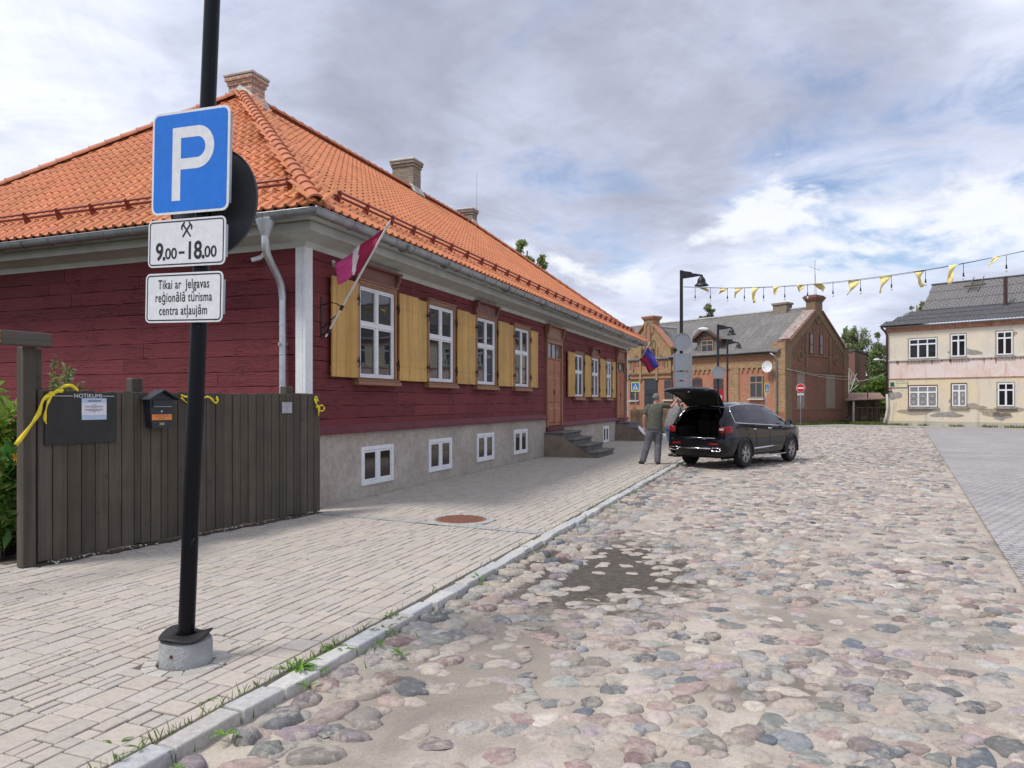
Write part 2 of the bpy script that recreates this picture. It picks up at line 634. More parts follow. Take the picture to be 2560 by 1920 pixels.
# sandy bed between the cobbles: pale sand, trodden dirt, one dark patch of soil
m, nt = newmat('sand_bed')
tcn = nt.n('ShaderNodeTexCoord')
n0 = nt.noise((tcn, 'Object'), 0.55, 6, 0.62, 0.8)
n1 = nt.noise((tcn, 'Object'), 2.6, 6, 0.65, 0.5)
n2 = nt.noise((tcn, 'Object'), 60, 5, 0.7)
n3 = nt.noise((tcn, 'Object'), 260, 2, 0.5)
nf = nt.noise((tcn, 'Object'), 6.5, 9, 0.72, 0.6)
base = nt.mix(nt.smooth((n1, 0), .38, .66), (0.485, 0.428, 0.36), (0.335, 0.292, 0.248))
base = nt.mix(nt.math('MULTIPLY', nt.smooth((n0, 0), .50, .68), .75), base, (0.225, 0.195, 0.165))


def stain(c, rx, ry, ang, lo=.75, hi=1.15, nz=n1, k=.9):
    mp = nt.n('ShaderNodeMapping', vector_type='TEXTURE', ins={0: (tcn, 'Object')})
    mp.inputs['Location'].default_value = (c[0], c[1], 0)
    mp.inputs['Rotation'].default_value = (0, 0, ang)
    mp.inputs['Scale'].default_value = (rx, ry, 1)
    ln = nt.n('ShaderNodeVectorMath', operation='LENGTH', ins={0: (mp, 0)})
    r = nt.math('ADD', (ln, 'Value'), nt.math('MULTIPLY', nt.math('SUBTRACT', (nz, 0), .5), k))
    return nt.smooth(r, hi, lo)


st = stain((.9, 7.3), 1.2, 1.75, -.35, .6, 1.2, nz=nf, k=2.0)
st = nt.math('MAXIMUM', st, nt.math('MULTIPLY', stain((0.05, 6.35), .65, .16, .35, k=1.4), .9))
st = nt.math('MAXIMUM', st, nt.math('MULTIPLY', stain((2.3, 15.2), 1.5, .9, 0, k=1.3), .75))
base = nt.mix(nt.math('MULTIPLY', stain((1.1, 7.9), 1.7, 2.3, -.3, .3, 1.2, k=1.2), .5), base, (.20, .17, .145))
ng = nt.noise((tcn, 'Object'), 19, 8, .75, .8)
soilc = nt.mix(nt.smooth((ng, 0), .40, .64), (.032, .025, .021), (.095, .077, .065))
base = nt.mix(nt.math('MULTIPLY', st, .9), base, soilc)
mud = stain((-.25, 4.9), .75, 1.35, -.36, .5, 1.25, k=1.1)
base = nt.mix(nt.math('MULTIPLY', mud, .65), base, (0.19, 0.162, 0.135))
mud2 = stain((1.55, 4.35), .55, .36, 0, .4, 1.25, k=1.2)
base = nt.mix(nt.math('MULTIPLY', mud2, .75), base, (0.11, 0.085, 0.072))
base = nt.mix(1.0, base, nt.ramp((n2, 0), [(.25, .74), (.75, 1.2)]), 'MULTIPLY')
h = nt.math('ADD', (n2, 0), nt.math('MULTIPLY', (n3, 0), .5))
pbsdf(nt, Base_Color=base, Roughness=0.95, Normal=bump(nt, h, .45, .012))

sheet('ground', [(-600, -200), (900, -200), (900, 1200), (-600, 1200)], -0.125, MATS['earth'])


def poly_kerb(t0, t1, s):
    return [HW(t0, s), HW(t1, s)]


KS0, KS1 = 4.03, 4.165         # kerb: pavement side / road side
road = [HW(-16, KS1 - .05), HW(36, KS1 - .05), Vector((20, 49.6, 0)), Vector((31, 46.8, 0)), Vector((31, -6, 0)), Vector((-9, -6, 0))]
sheet('sand_bed', road, ROAD_Z - .034, MATS['sand_bed'])
# near part of the bed as an uneven surface, so that the sand laps over the stones here and there
_t, _s = np.arange(-11, 12, .05), np.arange(KS1 - .02, 12.5, .05)
_v = []
for a in _t:
    for c in _s:
        p = HW(a, c)
        _v.append((p.x, p.y, ROAD_Z - .018 + .013 * mnoise.noise(Vector((p.x * 2.3, p.y * 2.3, 5))) + .009 * mnoise.noise(Vector((p.x * 8, p.y * 8, 1))) + .004 * mnoise.noise(Vector((p.x * 21, p.y * 21, 2)))))
_n, _k = len(_t), len(_s)
_i = (np.arange(_n - 1)[:, None] * _k + np.arange(_k - 1)[None]).ravel()
kind(np_mesh('sand_bed', _v, np.stack([_i, _i + _k, _i + _k + 1, _i + 1], 1)[:, ::-1].ravel(), [4] * len(_i), MATS['sand_bed'], smooth=True), 'structure')

# far strip of worn asphalt in front of the buildings
M('pale_asphalt', (0.36, 0.34, 0.31), 0.9, 0.12, 0.8, bmp=.2)
sheet('asphalt_road', [(6, 51.0), (20, 49.4), (31, 46.6), (60, 36), (64, 45), (33, 50.4), (22, 55), (6, 58)], ROAD_Z + .004, MATS['pale_asphalt'])

# smooth grey setts on the right
m, nt = newmat('grey_setts')
tcn = nt.n('ShaderNodeTexCoord')
mp = nt.n('ShaderNodeMapping', ins={0: (tcn, 'Object')})
mp.inputs['Rotation'].default_value = (0, 0, R(6))
wn = nt.noise((mp, 0), 3.0, 3, .5)
wv = nt.n('ShaderNodeVectorMath', operation='SCALE', ins={0: (wn, 1), 3: .09})
vv = nt.n('ShaderNodeVectorMath', operation='ADD', ins={0: (mp, 0), 1: (wv, 0)})
br = nt.n('ShaderNodeTexBrick', ins={'Vector': (vv, 0), 'Scale': 1.0, 'Mortar Size': .013, 'Mortar Smooth': .4, 'Brick Width': .17, 'Row Height': .105})
br.inputs['Color1'].default_value = (.335, .33, .345, 1)
br.inputs['Color2'].default_value = (.45, .42, .41, 1)
br.inputs['Mortar'].default_value = (.22, .20, .18, 1)
n1 = nt.noise((tcn, 'Object'), .5, 6, .65)
n2 = nt.noise((tcn, 'Object'), 30, 5, .7)
base = nt.mix(1.0, (br, 0), nt.ramp((n1, 0), [(.3, .82), (.7, 1.16)]), 'MULTIPLY')
base = nt.mix(1.0, base, nt.ramp((n2, 0), [(.25, .72), (.75, 1.22)]), 'MULTIPLY')
hh = nt.math('ADD', nt.math('SUBTRACT', 1.0, (br, 1)), nt.math('MULTIPLY', (n2, 0), .35))
pbsdf(nt, Base_Color=base, Roughness=.72, Normal=bump(nt, hh, .8, .03))
SB0, SB1 = Vector((4.0, 5.35, 0)), Vector((27.2, 47.6, 0))        # edge between cobbles and setts
sheet('sett_road', [SB0 - (SB1 - SB0) * .3, SB1, Vector((30.5, 46.85, 0)), Vector((58, 36.5, 0)), Vector((58, -6, 0))], ROAD_Z + .010, MATS['grey_setts'])

# ------------------------------------------------------------------ cobbles: every stone is a low irregular dome
STONE = np.array([(.17, .175, .185), (.26, .265, .275), (.31, .305, .30), (.40, .385, .365), (.36, .275, .245), (.38, .31, .28), (.42, .32, .28), (.37, .33, .295), (.41, .36, .315),
                  (.30, .205, .20), (.46, .41, .35), (.34, .30, .30), (.29, .30, .275), (.45, .38, .36), (.40, .345, .29), (.15, .165, .19), (.33, .27, .29), (.52, .47, .41)])


def stones(name, pts, rad, asp, ang, hgt, cols, nseg, rings, z0, mat):
    """pts (n,2) rad (n) aspect, angle, dome height; rings: list of (radius factor, height factor)"""
    n = len(pts)
    th = np.linspace(0, 2 * np.pi, nseg, endpoint=False)
    ph = RNG.uniform(0, 2 * np.pi, (n, 3))
    am = RNG.uniform(.04, .17, (n, 3))
    out = 1 + am[:, :1] * np.cos(2 * th + ph[:, :1]) + am[:, 1:2] * np.cos(3 * th + ph[:, 1:2]) + .7 * am[:, 2:3] * np.cos(5 * th + ph[:, 2:3])
    out += RNG.uniform(-.07, .07, out.shape)
    tilt = RNG.uniform(-.10, .10, (n, 2))
    V = []
    for rf, hf in rings:
        jit = 1 + (RNG.uniform(-.05, .05, (n, nseg)) if hf > .3 else 0)
        lx = out * rf * rad[:, None] * np.cos(th) * np.sqrt(asp)[:, None] * jit
        ly = out * rf * rad[:, None] * np.sin(th) / np.sqrt(asp)[:, None] * jit
        x = lx * np.cos(ang)[:, None] - ly * np.sin(ang)[:, None]
        y = lx * np.sin(ang)[:, None] + ly * np.cos(ang)[:, None]
        z = np.full((n, nseg), z0) + hf * hgt[:, None] + (x * tilt[:, :1] + y * tilt[:, 1:2]) * max(hf, 0)
        if hf > .3:
            z = z + RNG.uniform(-.10, .10, (n, nseg)) * hgt[:, None]
        V.append(np.stack([x + pts[:, :1], y + pts[:, 1:2], z], -1))
    V = np.concatenate(V, 1)                        # n, nr*nseg, 3
    nr = len(rings)
    per = nr * nseg
    F = []
    for r in range(nr - 1):
        for k in range(nseg):
            k2 = (k + 1) % nseg
            F += [r * nseg + k, r * nseg + k2, (r + 1) * nseg + k2, (r + 1) * nseg + k]
    F += [(nr - 1) * nseg + k for k in range(nseg)]
    lt = [4] * ((nr - 1) * nseg) + [nseg]
    F = np.array(F)
    FF = (F[None, :] + (np.arange(n) * per)[:, None]).ravel()
    LT = np.tile(np.array(lt), n)
    C = np.repeat(cols, per, axis=0)
    return np_mesh(name, V.reshape(-1, 3), FF, LT, mat, cols=C, smooth=True)


m, nt = newmat('cobble_stone')
at_ = nt.n('ShaderNodeAttribute', attribute_name='tint')
tcn = nt.n('ShaderNodeTexCoord')
n1 = nt.noise((tcn, 'Object'), 22, 6, .72, .4)
n2 = nt.noise((tcn, 'Object'), 95, 4, .65)
n3 = nt.noise((tcn, 'Object'), 3.2, 6, .7, .5)
base = nt.mix(1.0, (at_, 0), nt.ramp((n1, 0), [(.28, .62), (.72, 1.32)]), 'MULTIPLY')
base = nt.mix(1.0, base, nt.ramp((n2, 0), [(.3, .82), (.7, 1.15)]), 'MULTIPLY')
grit = nt.math('ADD', nt.math('MULTIPLY', (n3, 0), .65), nt.math('MULTIPLY', (n1, 0), .35))
base = nt.mix(nt.math('MULTIPLY', nt.smooth(grit, .485, .575), .66), base, (.44, .385, .32))
hh = nt.math('ADD', (n1, 0), nt.math('MULTIPLY', (n2, 0), .5))
pbsdf(nt, Base_Color=base, Roughness=.82, Normal=bump(nt, hh, .75, .014))
e1 = (SB1 - SB0).normalized()
e1n = Vector((-e1.y, e1.x, 0))       # to the left of the sett edge


def relax(P, Rr, n=6):
    return P


def scatter(y0, y1, sp, jitter=.36):
    xs = np.arange(-9, 30, sp)
    ys = np.arange(y0, y1, sp * .88)
    X, Yg = np.meshgrid(xs, ys)
    X = X + (np.arange(len(ys)) % 2)[:, None] * sp * .5
    P = np.stack([X.ravel(), Yg.ravel()], 1) + RNG.uniform(-jitter, jitter, (X.size, 2)) * sp
    rel = P - np.array([HC.x, HC.y])
    s = rel @ np.array([HN.x, HN.y])
    d = (P - np.array([SB0.x, SB0.y])) @ np.array([e1n.x, e1n.y])
    near_u = np.abs(P[:, 0]) < P[:, 1] * .78 + 1.2
    far = P[:, 1] < 49.0 - (P[:, 0] - 20) * .2
    ok = (s > KS1 + .12) & ((d > .12) | (P[:, 1] < 3.0)) & near_u & far
    return P[ok], s[ok]


def lay(name, y0, y1, sp, nseg, rings, hmul=1.0):
    P, s = scatter(y0, y1, sp)
    n = len(P)
    # bald, sanded-over places keep fewer stones
    bald = np.array([mnoise.noise(Vector((p[0] * .55, p[1] * .4, 2.2))) for p in P])
    lane = np.exp(-((s - 4.98 - .12 * np.sin(P[:, 1])) / .36) ** 2) * (P[:, 1] < 11)     # wheel track beside the kerb stones
    soil = np.exp(-(((P[:, 0] - .85) / .95) ** 2 + ((P[:, 1] - 7.2) / 1.35) ** 2) ** 2)
    keep = RNG.random(n) > np.maximum(.70 * soil, np.clip(.05 + .75 * np.maximum(bald, 0) + .5 * lane, 0, .8))
    P, s, lane, bald, soil = P[keep], s[keep], lane[keep], bald[keep], soil[keep]
    n = len(P)
    big = np.exp(RNG.normal(0, .27, n))
    rad = sp * .525 * np.clip(big, .5, 1.3)
    asp = np.exp(np.abs(RNG.normal(.22, .2, n)))
    ang = RNG.normal(.1, .55, n)
    hgt = RNG.uniform(.012, .028, n) * hmul
    hgt *= np.where(lane > .3, .45, 1) * np.where(bald > .25, .6, 1)
    cols = STONE[RNG.integers(0, len(STONE), n)] * RNG.choice([.5, .75, .9, 1.0, 1.1, 1.15], (n, 1))
    cols = cols * 1.0
    # dusty: part of the stones carry a film of sand
    dust = np.clip(RNG.uniform(-.3, .45, n) + .3 * lane, 0, .6)[:, None]
    cols = cols * (1 - dust) + np.array([.43, .375, .31]) * dust
    cols = cols * (1 - .75 * soil[:, None]) + np.array([.44, .395, .345]) * .75 * soil[:, None]
    rad *= 1 - .35 * soil * RNG.random(n)
    o = stones(name, P, rad, asp, ang, hgt, cols, nseg, rings, ROAD_Z - .018, MATS['cobble_stone'])
    return kind(o, 'stuff')


RN = [(1.0, -.35), (.95, .30), (.80, .74), (.52, .97), (.22, 1.04)]
RM = [(1.0, -.3), (.9, .45), (.55, 1.0)]
lay('cobblestones', 2.4, 7.2, .152, 12, RN, .95)
lay('cobblestones', 7.2, 15.0, .155, 9, RM, .95)
lay('cobblestones', 15.0, 49.5, .195, 6, RM, .9)

# the row of rounder stones packed tight under the kerb
pts, rr_, aa_, hh_ = [], [], [], []
t = -9.5
while t < 14:
    for k in range(3):
        sp_ = RNG.uniform(.13, .2)
        pts.append(HW(t + RNG.uniform(-.05, .05), KS1 + .13 + k * .23 + RNG.uniform(-.03, .05)))
        rr_.append(RNG.uniform(.075, .13)); aa_.append(RNG.uniform(1.0, 1.7)); hh_.append(RNG.uniform(.028, .055) * (1 - .18 * k))
    t += .235
P = np.array([(p.x, p.y) for p in pts])
n = len(P)
cc = STONE[RNG.integers(0, len(STONE), n)] * RNG.uniform(.6, 1.0, (n, 1))
kind(stones('kerbside_cobbles', P, np.array(rr_), np.array(aa_), RNG.normal(.4, .7, n), np.array(hh_), cc, 12, RN, ROAD_Z - .018, MATS['cobble_stone']), 'stuff')

# ------------------------------------------------------------------ kerb of granite lengths
tint_mat('kerb_granite', 0.8, 0.5, 55, 0.2)
V, F, LTt, C = [], [], [], []
def soft_block(t0, t1, s0, s1, z0, z1, b, jit=0.0, skew=0.0):
    """block in street coordinates with rounded upper edge; returns verts, faces"""
    def j(): return random.uniform(-jit, jit)
    base = []
    ring0 = [(t0, s0), (t1, s0), (t1, s1), (t0, s1)]
    ring0 = [(a + j(), c + j()) for a, c in ring0]
    ca = sum(p[0] for p in ring0) / 4; cs = sum(p[1] for p in ring0) / 4
    dz = [random.uniform(-jit, jit) * .5 for _ in range(4)]
    vs = []
    for ins, z in ((0, z0), (0, z1 - b), (b * .35, z1 - b * .3), (b, z1)):
        for (a, c), d in zip(ring0, dz):
            aa = a + (ins if a < ca else -ins)
            c2 = c + (ins if c < cs else -ins)
            p = HW(aa, c2, z + (d if z > z0 else 0))
            vs.append((p.x, p.y, p.z))
    fs = []
    for r in range(3):
        for k in range(4):
            k2 = (k + 1) % 4
            fs.append((r * 4 + k, r * 4 + k2, (r + 1) * 4 + k2, (r + 1) * 4 + k))
    fs.append((12, 13, 14, 15))
    return vs, fs


def blocks_mesh(name, items, mat):
    V, F, LT_, C = [], [], [], []
    for (vs, fs), c in items:
        b = len(V)
        V += vs
        for f in fs:
            F += [b + i for i in f[::-1]]
            LT_.append(len(f))
        C += [c] * len(vs)
    return np_mesh(name, V, F, LT_, mat, cols=np.array(C))


items = []
t = -10.2
while t < 34:
    L = random.uniform(.24, .46)
    if t < -6.9 and t > -8.6:
        c = np.array((.36, .29, .30)); L = .58
    else:
        c = np.array(random.choice([(.44, .45, .45), (.47, .465, .45), (.41, .42, .425), (.50, .49, .465), (.45, .425, .40)]))
    c = c * random.uniform(.9, 1.1)
    w0 = random.uniform(-.012, .012)
    items.append((soft_block(t + .006, t + L - .006, KS0 + w0, KS1 + w0 + random.uniform(-.012, .02), -.16, random.uniform(.0, .011), .011, .009), c))
    t += L
kind(blocks_mesh('kerb', items, MATS['kerb_granite']), 'structure')
sheet('kerb_bed', [HW(-14, KS0 - .06), HW(34, KS0 - .06), HW(34, KS0 + .05), HW(-14, KS0 + .05)], -.05, M('joint_soil', (.10, .085, .06), .95, .3, 12, col2=(.06, .075, .03)))

# ------------------------------------------------------------------ pavement of mixed concrete pavers
tint_mat('paver', 0.86, 0.28, 50, 0.13)
M('joint_sand', (0.10, 0.085, 0.068), 0.95, 0.3, 10)
sheet('pavement_bed', [HW(-14, KS0 + .0), HW(44, KS0 + .0), HW(44, -1.2), HW(24, -1.2), HW(24, -.0), HW(-.2, -.0), HW(-1.2, -.62), HW(-5.2, -.75), HW(-5.2, -4.6), HW(-14, -4.6)], -.012, MATS['joint_sand'])
items = []
PAL = [(.425, .38, .33), (.41, .37, .327), (.435, .386, .332), (.405, .37, .33), (.425, .377, .325), (.415, .38, .342)]
POLE = HW(-5.58, 3.31)
MAN = HW(.05, 2.6)


def in_pave(t, s):
    if s > KS0 - .045 or t < -9.6 or t > 33: return False
    if s < -1 and t > -5: return False
    if t > -.2: return s > .012 if t < 23.5 else s > -1
    if t > -4.4: return s > -.36 - (t + .2) * -.12
    return s > -4.4


def pv_col(t, s):
    c = np.array(random.choice(PAL)) * random.uniform(.94, 1.06)
    return c


s = KS0 - .035
row = 0
while s > -4.4:
    wdt = .115 if row == 0 else random.choice([.105, .105, .15, .15, .2])
    t = -9.6 + random.uniform(0, .2)
    tmax = 33 if s > -.4 else -4.3
    while t < tmax:
        L = random.choice([.10, .15, .15, .2, .2, .25]) if row else random.uniform(.22, .32)
        fine = t < 5
        tc_, sc_ = t + L / 2, s - wdt / 2
        drain = abs(t - (-.18 - .10 * s) + .0) < .17
        p = HW(tc_, sc_)
        vis = p.y > 2.2 and abs(p.x) < p.y * .74 + 1
        rm = math.hypot(tc_ - MAN[0], 0) if False else (p - MAN).length
        rp = (p - POLE).length
        if vis and in_pave(tc_, sc_) and rm > .5 and rp > .2:
            split = wdt > .14 and random.random() < .28 and t < 9
            zt = random.uniform(-.004, .003)
            g = .0052 if t < 4 else .007
            if split:
                for a in (0, 1):
                    items.append((soft_block(t + g, t + L - g, s - wdt / 2 * (a + 1) + g, s - wdt / 2 * a - g, -.03, zt + random.uniform(-.002, .002), .007, .003), pv_col(tc_, sc_)))
            else:
                items.append((soft_block(t + g, t + L - g, s - wdt + g, s - g, -.03, zt, .007, .003), pv_col(tc_, sc_)))
        t += L
    s -= wdt
    row += 1
# ring of small setts round the pole foot and the big manhole
for cen, r0, n_, wd in ((POLE, .215, 13, .085), (MAN, .425, 22, .10)):
    c0 = Vector((cen.x, cen.y, 0))
    for k in range(n_):
        a = 2 * math.pi * k / n_
        rel = c0 - HC
        tt, ss = rel.dot(HD), rel.dot(HN)
        vs = []
        hw = math.pi / n_ * .88
        for ins, z in ((0, -.03), (0, .0), (.006, .006)):
            for rr0, aa0 in ((r0 - wd / 2 + ins, a - hw), (r0 + wd / 2 - ins, a - hw), (r0 + wd / 2 - ins, a + hw), (r0 - wd / 2 + ins, a + hw)):
                vs.append((c0.x + rr0 * math.cos(aa0), c0.y + rr0 * math.sin(aa0), z))
        fs = [(r_ * 4 + q, (r_ + 1) * 4 + q, (r_ + 1) * 4 + (q + 1) % 4, r_ * 4 + (q + 1) % 4) for r_ in range(2) for q in range(4)] + [(11, 10, 9, 8)]
        items.append(((vs, fs), np.array((.43, .41, .375)) * random.uniform(.85, 1.1)))
kind(blocks_mesh('pavement', items, MATS['paver']), 'structure')

# drainage channel laid across the pavement
b = MB()
for k in range(13):
    s0 = .06 + k * .3
    tt = -.12 - .10 * s0
    p = [HW(tt - .10, s0), HW(tt + .10, s0), HW(tt + .07, s0 + .29), HW(tt - .13, s0 + .29)]
    b.add([(q.x, q.y, .004) for q in p], [(0, 1, 2, 3)])
kind(b.build('drain_channel', M('channel_grey', (.34, .34, .33), .85, .12, 6), fix=False), 'structure')

# manhole covers
M('rusty_iron', (0.29, 0.125, 0.08), 0.8, 0.3, 14, bmp=.4, col2=(.22, .105, .075))
def manhole(r, p, label, half=False):
    t_ = thing('manhole_cover', label, 'manhole cover', (p.x, p.y, 0), HA)
    b = MB(); b.lathe([(r + .045, -.03), (r + .045, .006), (r + .01, .008), (r, .004), (r, -.03)], 40)
    b.build('frame_ring', MATS['rusty_iron'] if half else MATS['concrete'], t_)
    b = MB(); b.lathe([(r - .004, -.03), (r - .004, .006), (r - .012, .008)], 40)
    k = -r + .06
    while k < r - .03:
        hw = math.sqrt(max(r * r * .92 - k * k, 0)) - .03
        if hw > .03:
            b.box(-hw, hw, k, k + .028, .0075, .014)
        k += .055
    b.build('lid', MATS['rusty_iron'], t_)


manhole(.36, MAN, 'large round rust red manhole cover in a ring of small pavers')
# ================================================================== the red wooden house
L_, W_ = 23.4, 10.8            # length along the street, depth
EO, EZ, PITCH = 0.86, 4.37, 0.746
RIDGE_A = W_ / 2
RIDGE_Z = EZ + (RIDGE_A + EO) * PITCH
RX = 4.75                      # the ridge starts this far in from the end wall
KX = (RX + EO) / (RIDGE_A + EO)
PITCH2 = PITCH / KX
m_log = None
m, nt = newmat('red_boards')
tcn = nt.n('ShaderNodeTexCoord')
at_ = nt.n('ShaderNodeAttribute', attribute_name='tint')
mp = nt.n('ShaderNodeMapping', ins={0: (tcn, 'Object')})
mp.inputs['Scale'].default_value = (1.1, 1.1, 15)
n1 = nt.noise((mp, 0), 1.0, 7, .66, .9)
n2 = nt.noise((tcn, 'Object'), 1.4, 5, .6)
n3 = nt.noise((mp, 0), 6, 4, .6, .3)
crk = nt.smooth(nt.math('ABSOLUTE', nt.math('SUBTRACT', (n1, 0), .5)), .012, .0)
crk = nt.math('MULTIPLY', crk, nt.smooth((n2, 0), .47, .60))
base = nt.mix(1.0, (at_, 0), nt.ramp((n3, 0), [(.25, .80), (.75, 1.2)]), 'MULTIPLY')
base = nt.mix(nt.math('MULTIPLY', nt.smooth((n2, 0), .55, .8), .35), base, (.15, .06, .065))
hh = nt.math('SUBTRACT', nt.math('ADD', (n3, 0), nt.math('MULTIPLY', (n1, 0), 1.2)), nt.math('MULTIPLY', crk, 2.2))
pbsdf(nt, Base_Color=base, Roughness=.72, IOR=1.35, Normal=bump(nt, hh, .7, .012))

m, nt = newmat('roof_tile')
tcn = nt.n('ShaderNodeTexCoord')
uvn = nt.n('ShaderNodeAttribute', attribute_name='tint')
n2 = nt.noise((tcn, 'Object'), .8, 5, .6)
n3 = nt.noise((tcn, 'Object'), 25, 5, .7)
base = nt.mix(1.0, (uvn, 0), nt.ramp((n2, 0), [(.3, .88), (.7, 1.1)]), 'MULTIPLY')
base = nt.mix(1.0, base, nt.ramp((n3, 0), [(.25, .84), (.75, 1.13)]), 'MULTIPLY')
pbsdf(nt, Base_Color=base, Roughness=.62, IOR=1.4)
M('ridge_clay', (0.48, 0.165, 0.08), 0.62, .14, 2.0)
M('red_steel', (0.22, 0.045, 0.03), 0.5, .15, 6)
M('plinth_render', (0.37, 0.32, 0.27), 0.92, .16, 1.1, col2=(.46, .41, .36), bmp=.9, bscale=14, fine=.16)
wood('brown_trim', (.245, .115, .062), (.31, .15, .085), .5, 'z', .6, bmp=.1)
M('brown_hood', (.20, .085, .065), .55, .15, 3)
M('door_orange', (.36, .125, .06), .45, .10, 3)
wood('ochre_shutter', (.44, .24, .05), (.60, .37, .11), .55, 'z', .42, bmp=.12)
M('grey_stone_step', (.155, .15, .145), .85, .2, 5, bmp=.3)
M('step_side', (.235, .19, .15), .9, .2, 2.5, bmp=.4, bscale=20)
brick_mat('chimney_brick', (.42, .17, .10), (.50, .25, .15), (.46, .42, .37), .25, .085, .35, .02, (.5, .45, .4))
brick_mat('old_brick', (.36, .28, .19), (.25, .18, .125), (.20, .185, .165), .25, .085, .55, .02, (.10, .09, .08))
M('mortar_cap', (.50, .47, .43), .9, .2, 6, bmp=.5, bscale=25)

house = thing('wooden_house', 'long dark red timber house with orange tiled hip roof and yellow shutters', 'house', HC, math.pi / 2 - HA)
# local axes: x along the street, y into the house, z up

# openings on the street wall: (u left, u right of the white sash / v top, v bottom at the left edge)
WIN = []
for uL, uR, vt, vb, hood in ((888.5, 976.2, 711.6, 943, 1), (1063.5, 1125, 759.4, 953.5, 0), (1185, 1230, 794.5, 960, 1), (1279.7, 1315, 819, 966, 0),
                             (1431.5, 1451.7, 886.5, 993, 0), (1474.3, 1490.8, 894.5, 992.3, 1), (1510.5, 1523, 901.4, 991, 0)):
    a, c = T(uL), T(uR)
    WIN.append([a, c, ZH(vb, a), ZH(vt, a), hood])
zb1 = sum(w_[2] for w_ in WIN[:4]) / 4; zt1 = sum(w_[3] for w_ in WIN[:4]) / 4
zb2 = sum(w_[2] for w_ in WIN[4:]) / 3; zt2 = sum(w_[3] for w_ in WIN[4:]) / 3
for i, w_ in enumerate(WIN):
    w_[2], w_[3] = (zb1, zt1) if i < 4 else (zb2, zt2)
print('WIN', [[round(x, 2) for x in w_] for w_ in WIN])
DOORS = []
for uL, uR, vhood, vfr, vtt, vtb, vb in ((1361, 1400, 810, 846, 858, 892, 1066), (1537.5, 1558, 874, 901, 906, 927, 1045.6)):
    a, c = T(uL), T(uR)
    DOORS.append([a, c] + [ZH(v, a) for v in (vhood, vfr, vtt, vtb, vb)])
print('DOORS', [[round(x, 2) for x in d] for d in DOORS])
# both doors were measured on the same wall: share the heights of the nearer one where they agree
Z_TRIM1 = ZH(1085, 0.3)
t_d1 = DOORS[0][0]
Z_TRIM2 = ZH(1050, T(1540))
print('trim', Z_TRIM1, Z_TRIM2)
ZT = 4.02                      # top of the boarded wall

# --- boarded walls: courses of wide boards with butt joints
class TB(MB):
    pass


def board_wall(axis, x0, x1, z0, z1, y, outw, seed):
    """boards on the plane; axis 'x' = street wall (y const), 'y' = end wall (x const)"""
    rnd = random.Random(seed)
    V, F, LTt, C = [], [], [], []
    z = z0
    while z < z1 - .01:
        h = rnd.uniform(.16, .27)
        if z + h > z1 - .10: h = z1 - z
        x = x0
        lip = rnd.uniform(-.0025, .003)
        while x < x1 - .01:
            ln = rnd.uniform(1.4, 5.2)
            if x + ln > x1 - .7: ln = x1 - x
            out = .028 + lip + rnd.uniform(-.002, .0025)
            n_ = max(2, int(ln / .22))
            base = np.array((.168, .034, .040)) * rnd.uniform(.86, 1.14)
            st = len(V)
            jb = [rnd.uniform(-.008, .008) for _ in range(n_ + 1)]
            for k in range(n_ + 1):
                xx = x + .004 + (ln - .008) * k / n_
                for (zz, oo) in ((z + .002 + jb[k], 0), (z + .003 + jb[k], out - .007), (z + .008 + jb[k], out), (z + h - .006, out - .001), (z + h - .0005, out - .008), (z + h, 0)):
                    V.append((xx, y - oo * outw, zz) if axis == 'x' else (y - oo * outw, xx, zz))
                    C.append(base)
            for k in range(n_):
                for q in range(5):
                    a = st + k * 6 + q
                    F += [a, a + 6, a + 7, a + 1]; LTt.append(4)
            for e in (0, n_):
                F += [st + e * 6 + q for q in range(6)]; LTt.append(6)
            x += ln
        z += h
    return V, F, LTt, C


def join_np(name, parts, mat, parent, smooth=False):
    V, F, LTt, C = [], [], [], []
    for v, f, l, c in parts:
        b = len(V)
        V += v; F += [b + i for i in f]; LTt += l; C += c
    o = np_mesh(name, V, F, LTt, mat, parent, np.array(C), smooth)
    bm = bmesh.new(); bm.from_mesh(o.data); bmesh.ops.recalc_face_normals(bm, faces=bm.faces); bm.to_mesh(o.data); bm.free()
    return o


d1a, d1b = DOORS[0][0], DOORS[0][1]
d2a, d2b = DOORS[1][0], DOORS[1][1]
core = MB()
core.box(.02, L_ - .02, .0, W_, 0.3, ZT + .3)
parts_ = [board_wall('x', .13, d1a - .05, Z_TRIM1 + .05, ZT, 0, 1, 1),
          board_wall('x', d1b + .05, d2a - .04, Z_TRIM2 + .05, ZT, 0, 1, 2),
          board_wall('x', d2b + .04, L_ - .10, Z_TRIM2 + .05, ZT, 0, 1, 3),
          board_wall('x', d1a - .05, d1b + .05, DOORS[0][2] + .02, ZT, 0, 1, 4),
          board_wall('x', d2a - .04, d2b + .04, DOORS[1][2] + .02, ZT, 0, 1, 5),
          board_wall('y', .13, W_, Z_TRIM1 + .05, ZT, 0, 1, 6)]
c_ = ([tuple(p) for p in core.v], [i for f in core.f for i in f], [4] * 6, [np.array((.06, .012, .015))] * 8)
join_np('wall', parts_ + [c_], MATS['red_boards'], house)


def perim(profile, x0=0, x1=L_, y0=0, y1=W_, closed=False):
    rows = []
    for o, z in profile:
        rows.append([(x0 - o, y0 - o, z), (x1 + o, y0 - o, z), (x1 + o, y1 + o, z), (x0 - o, y1 + o, z)])
    b = MB()
    b.grid(rows, close=True)
    return b


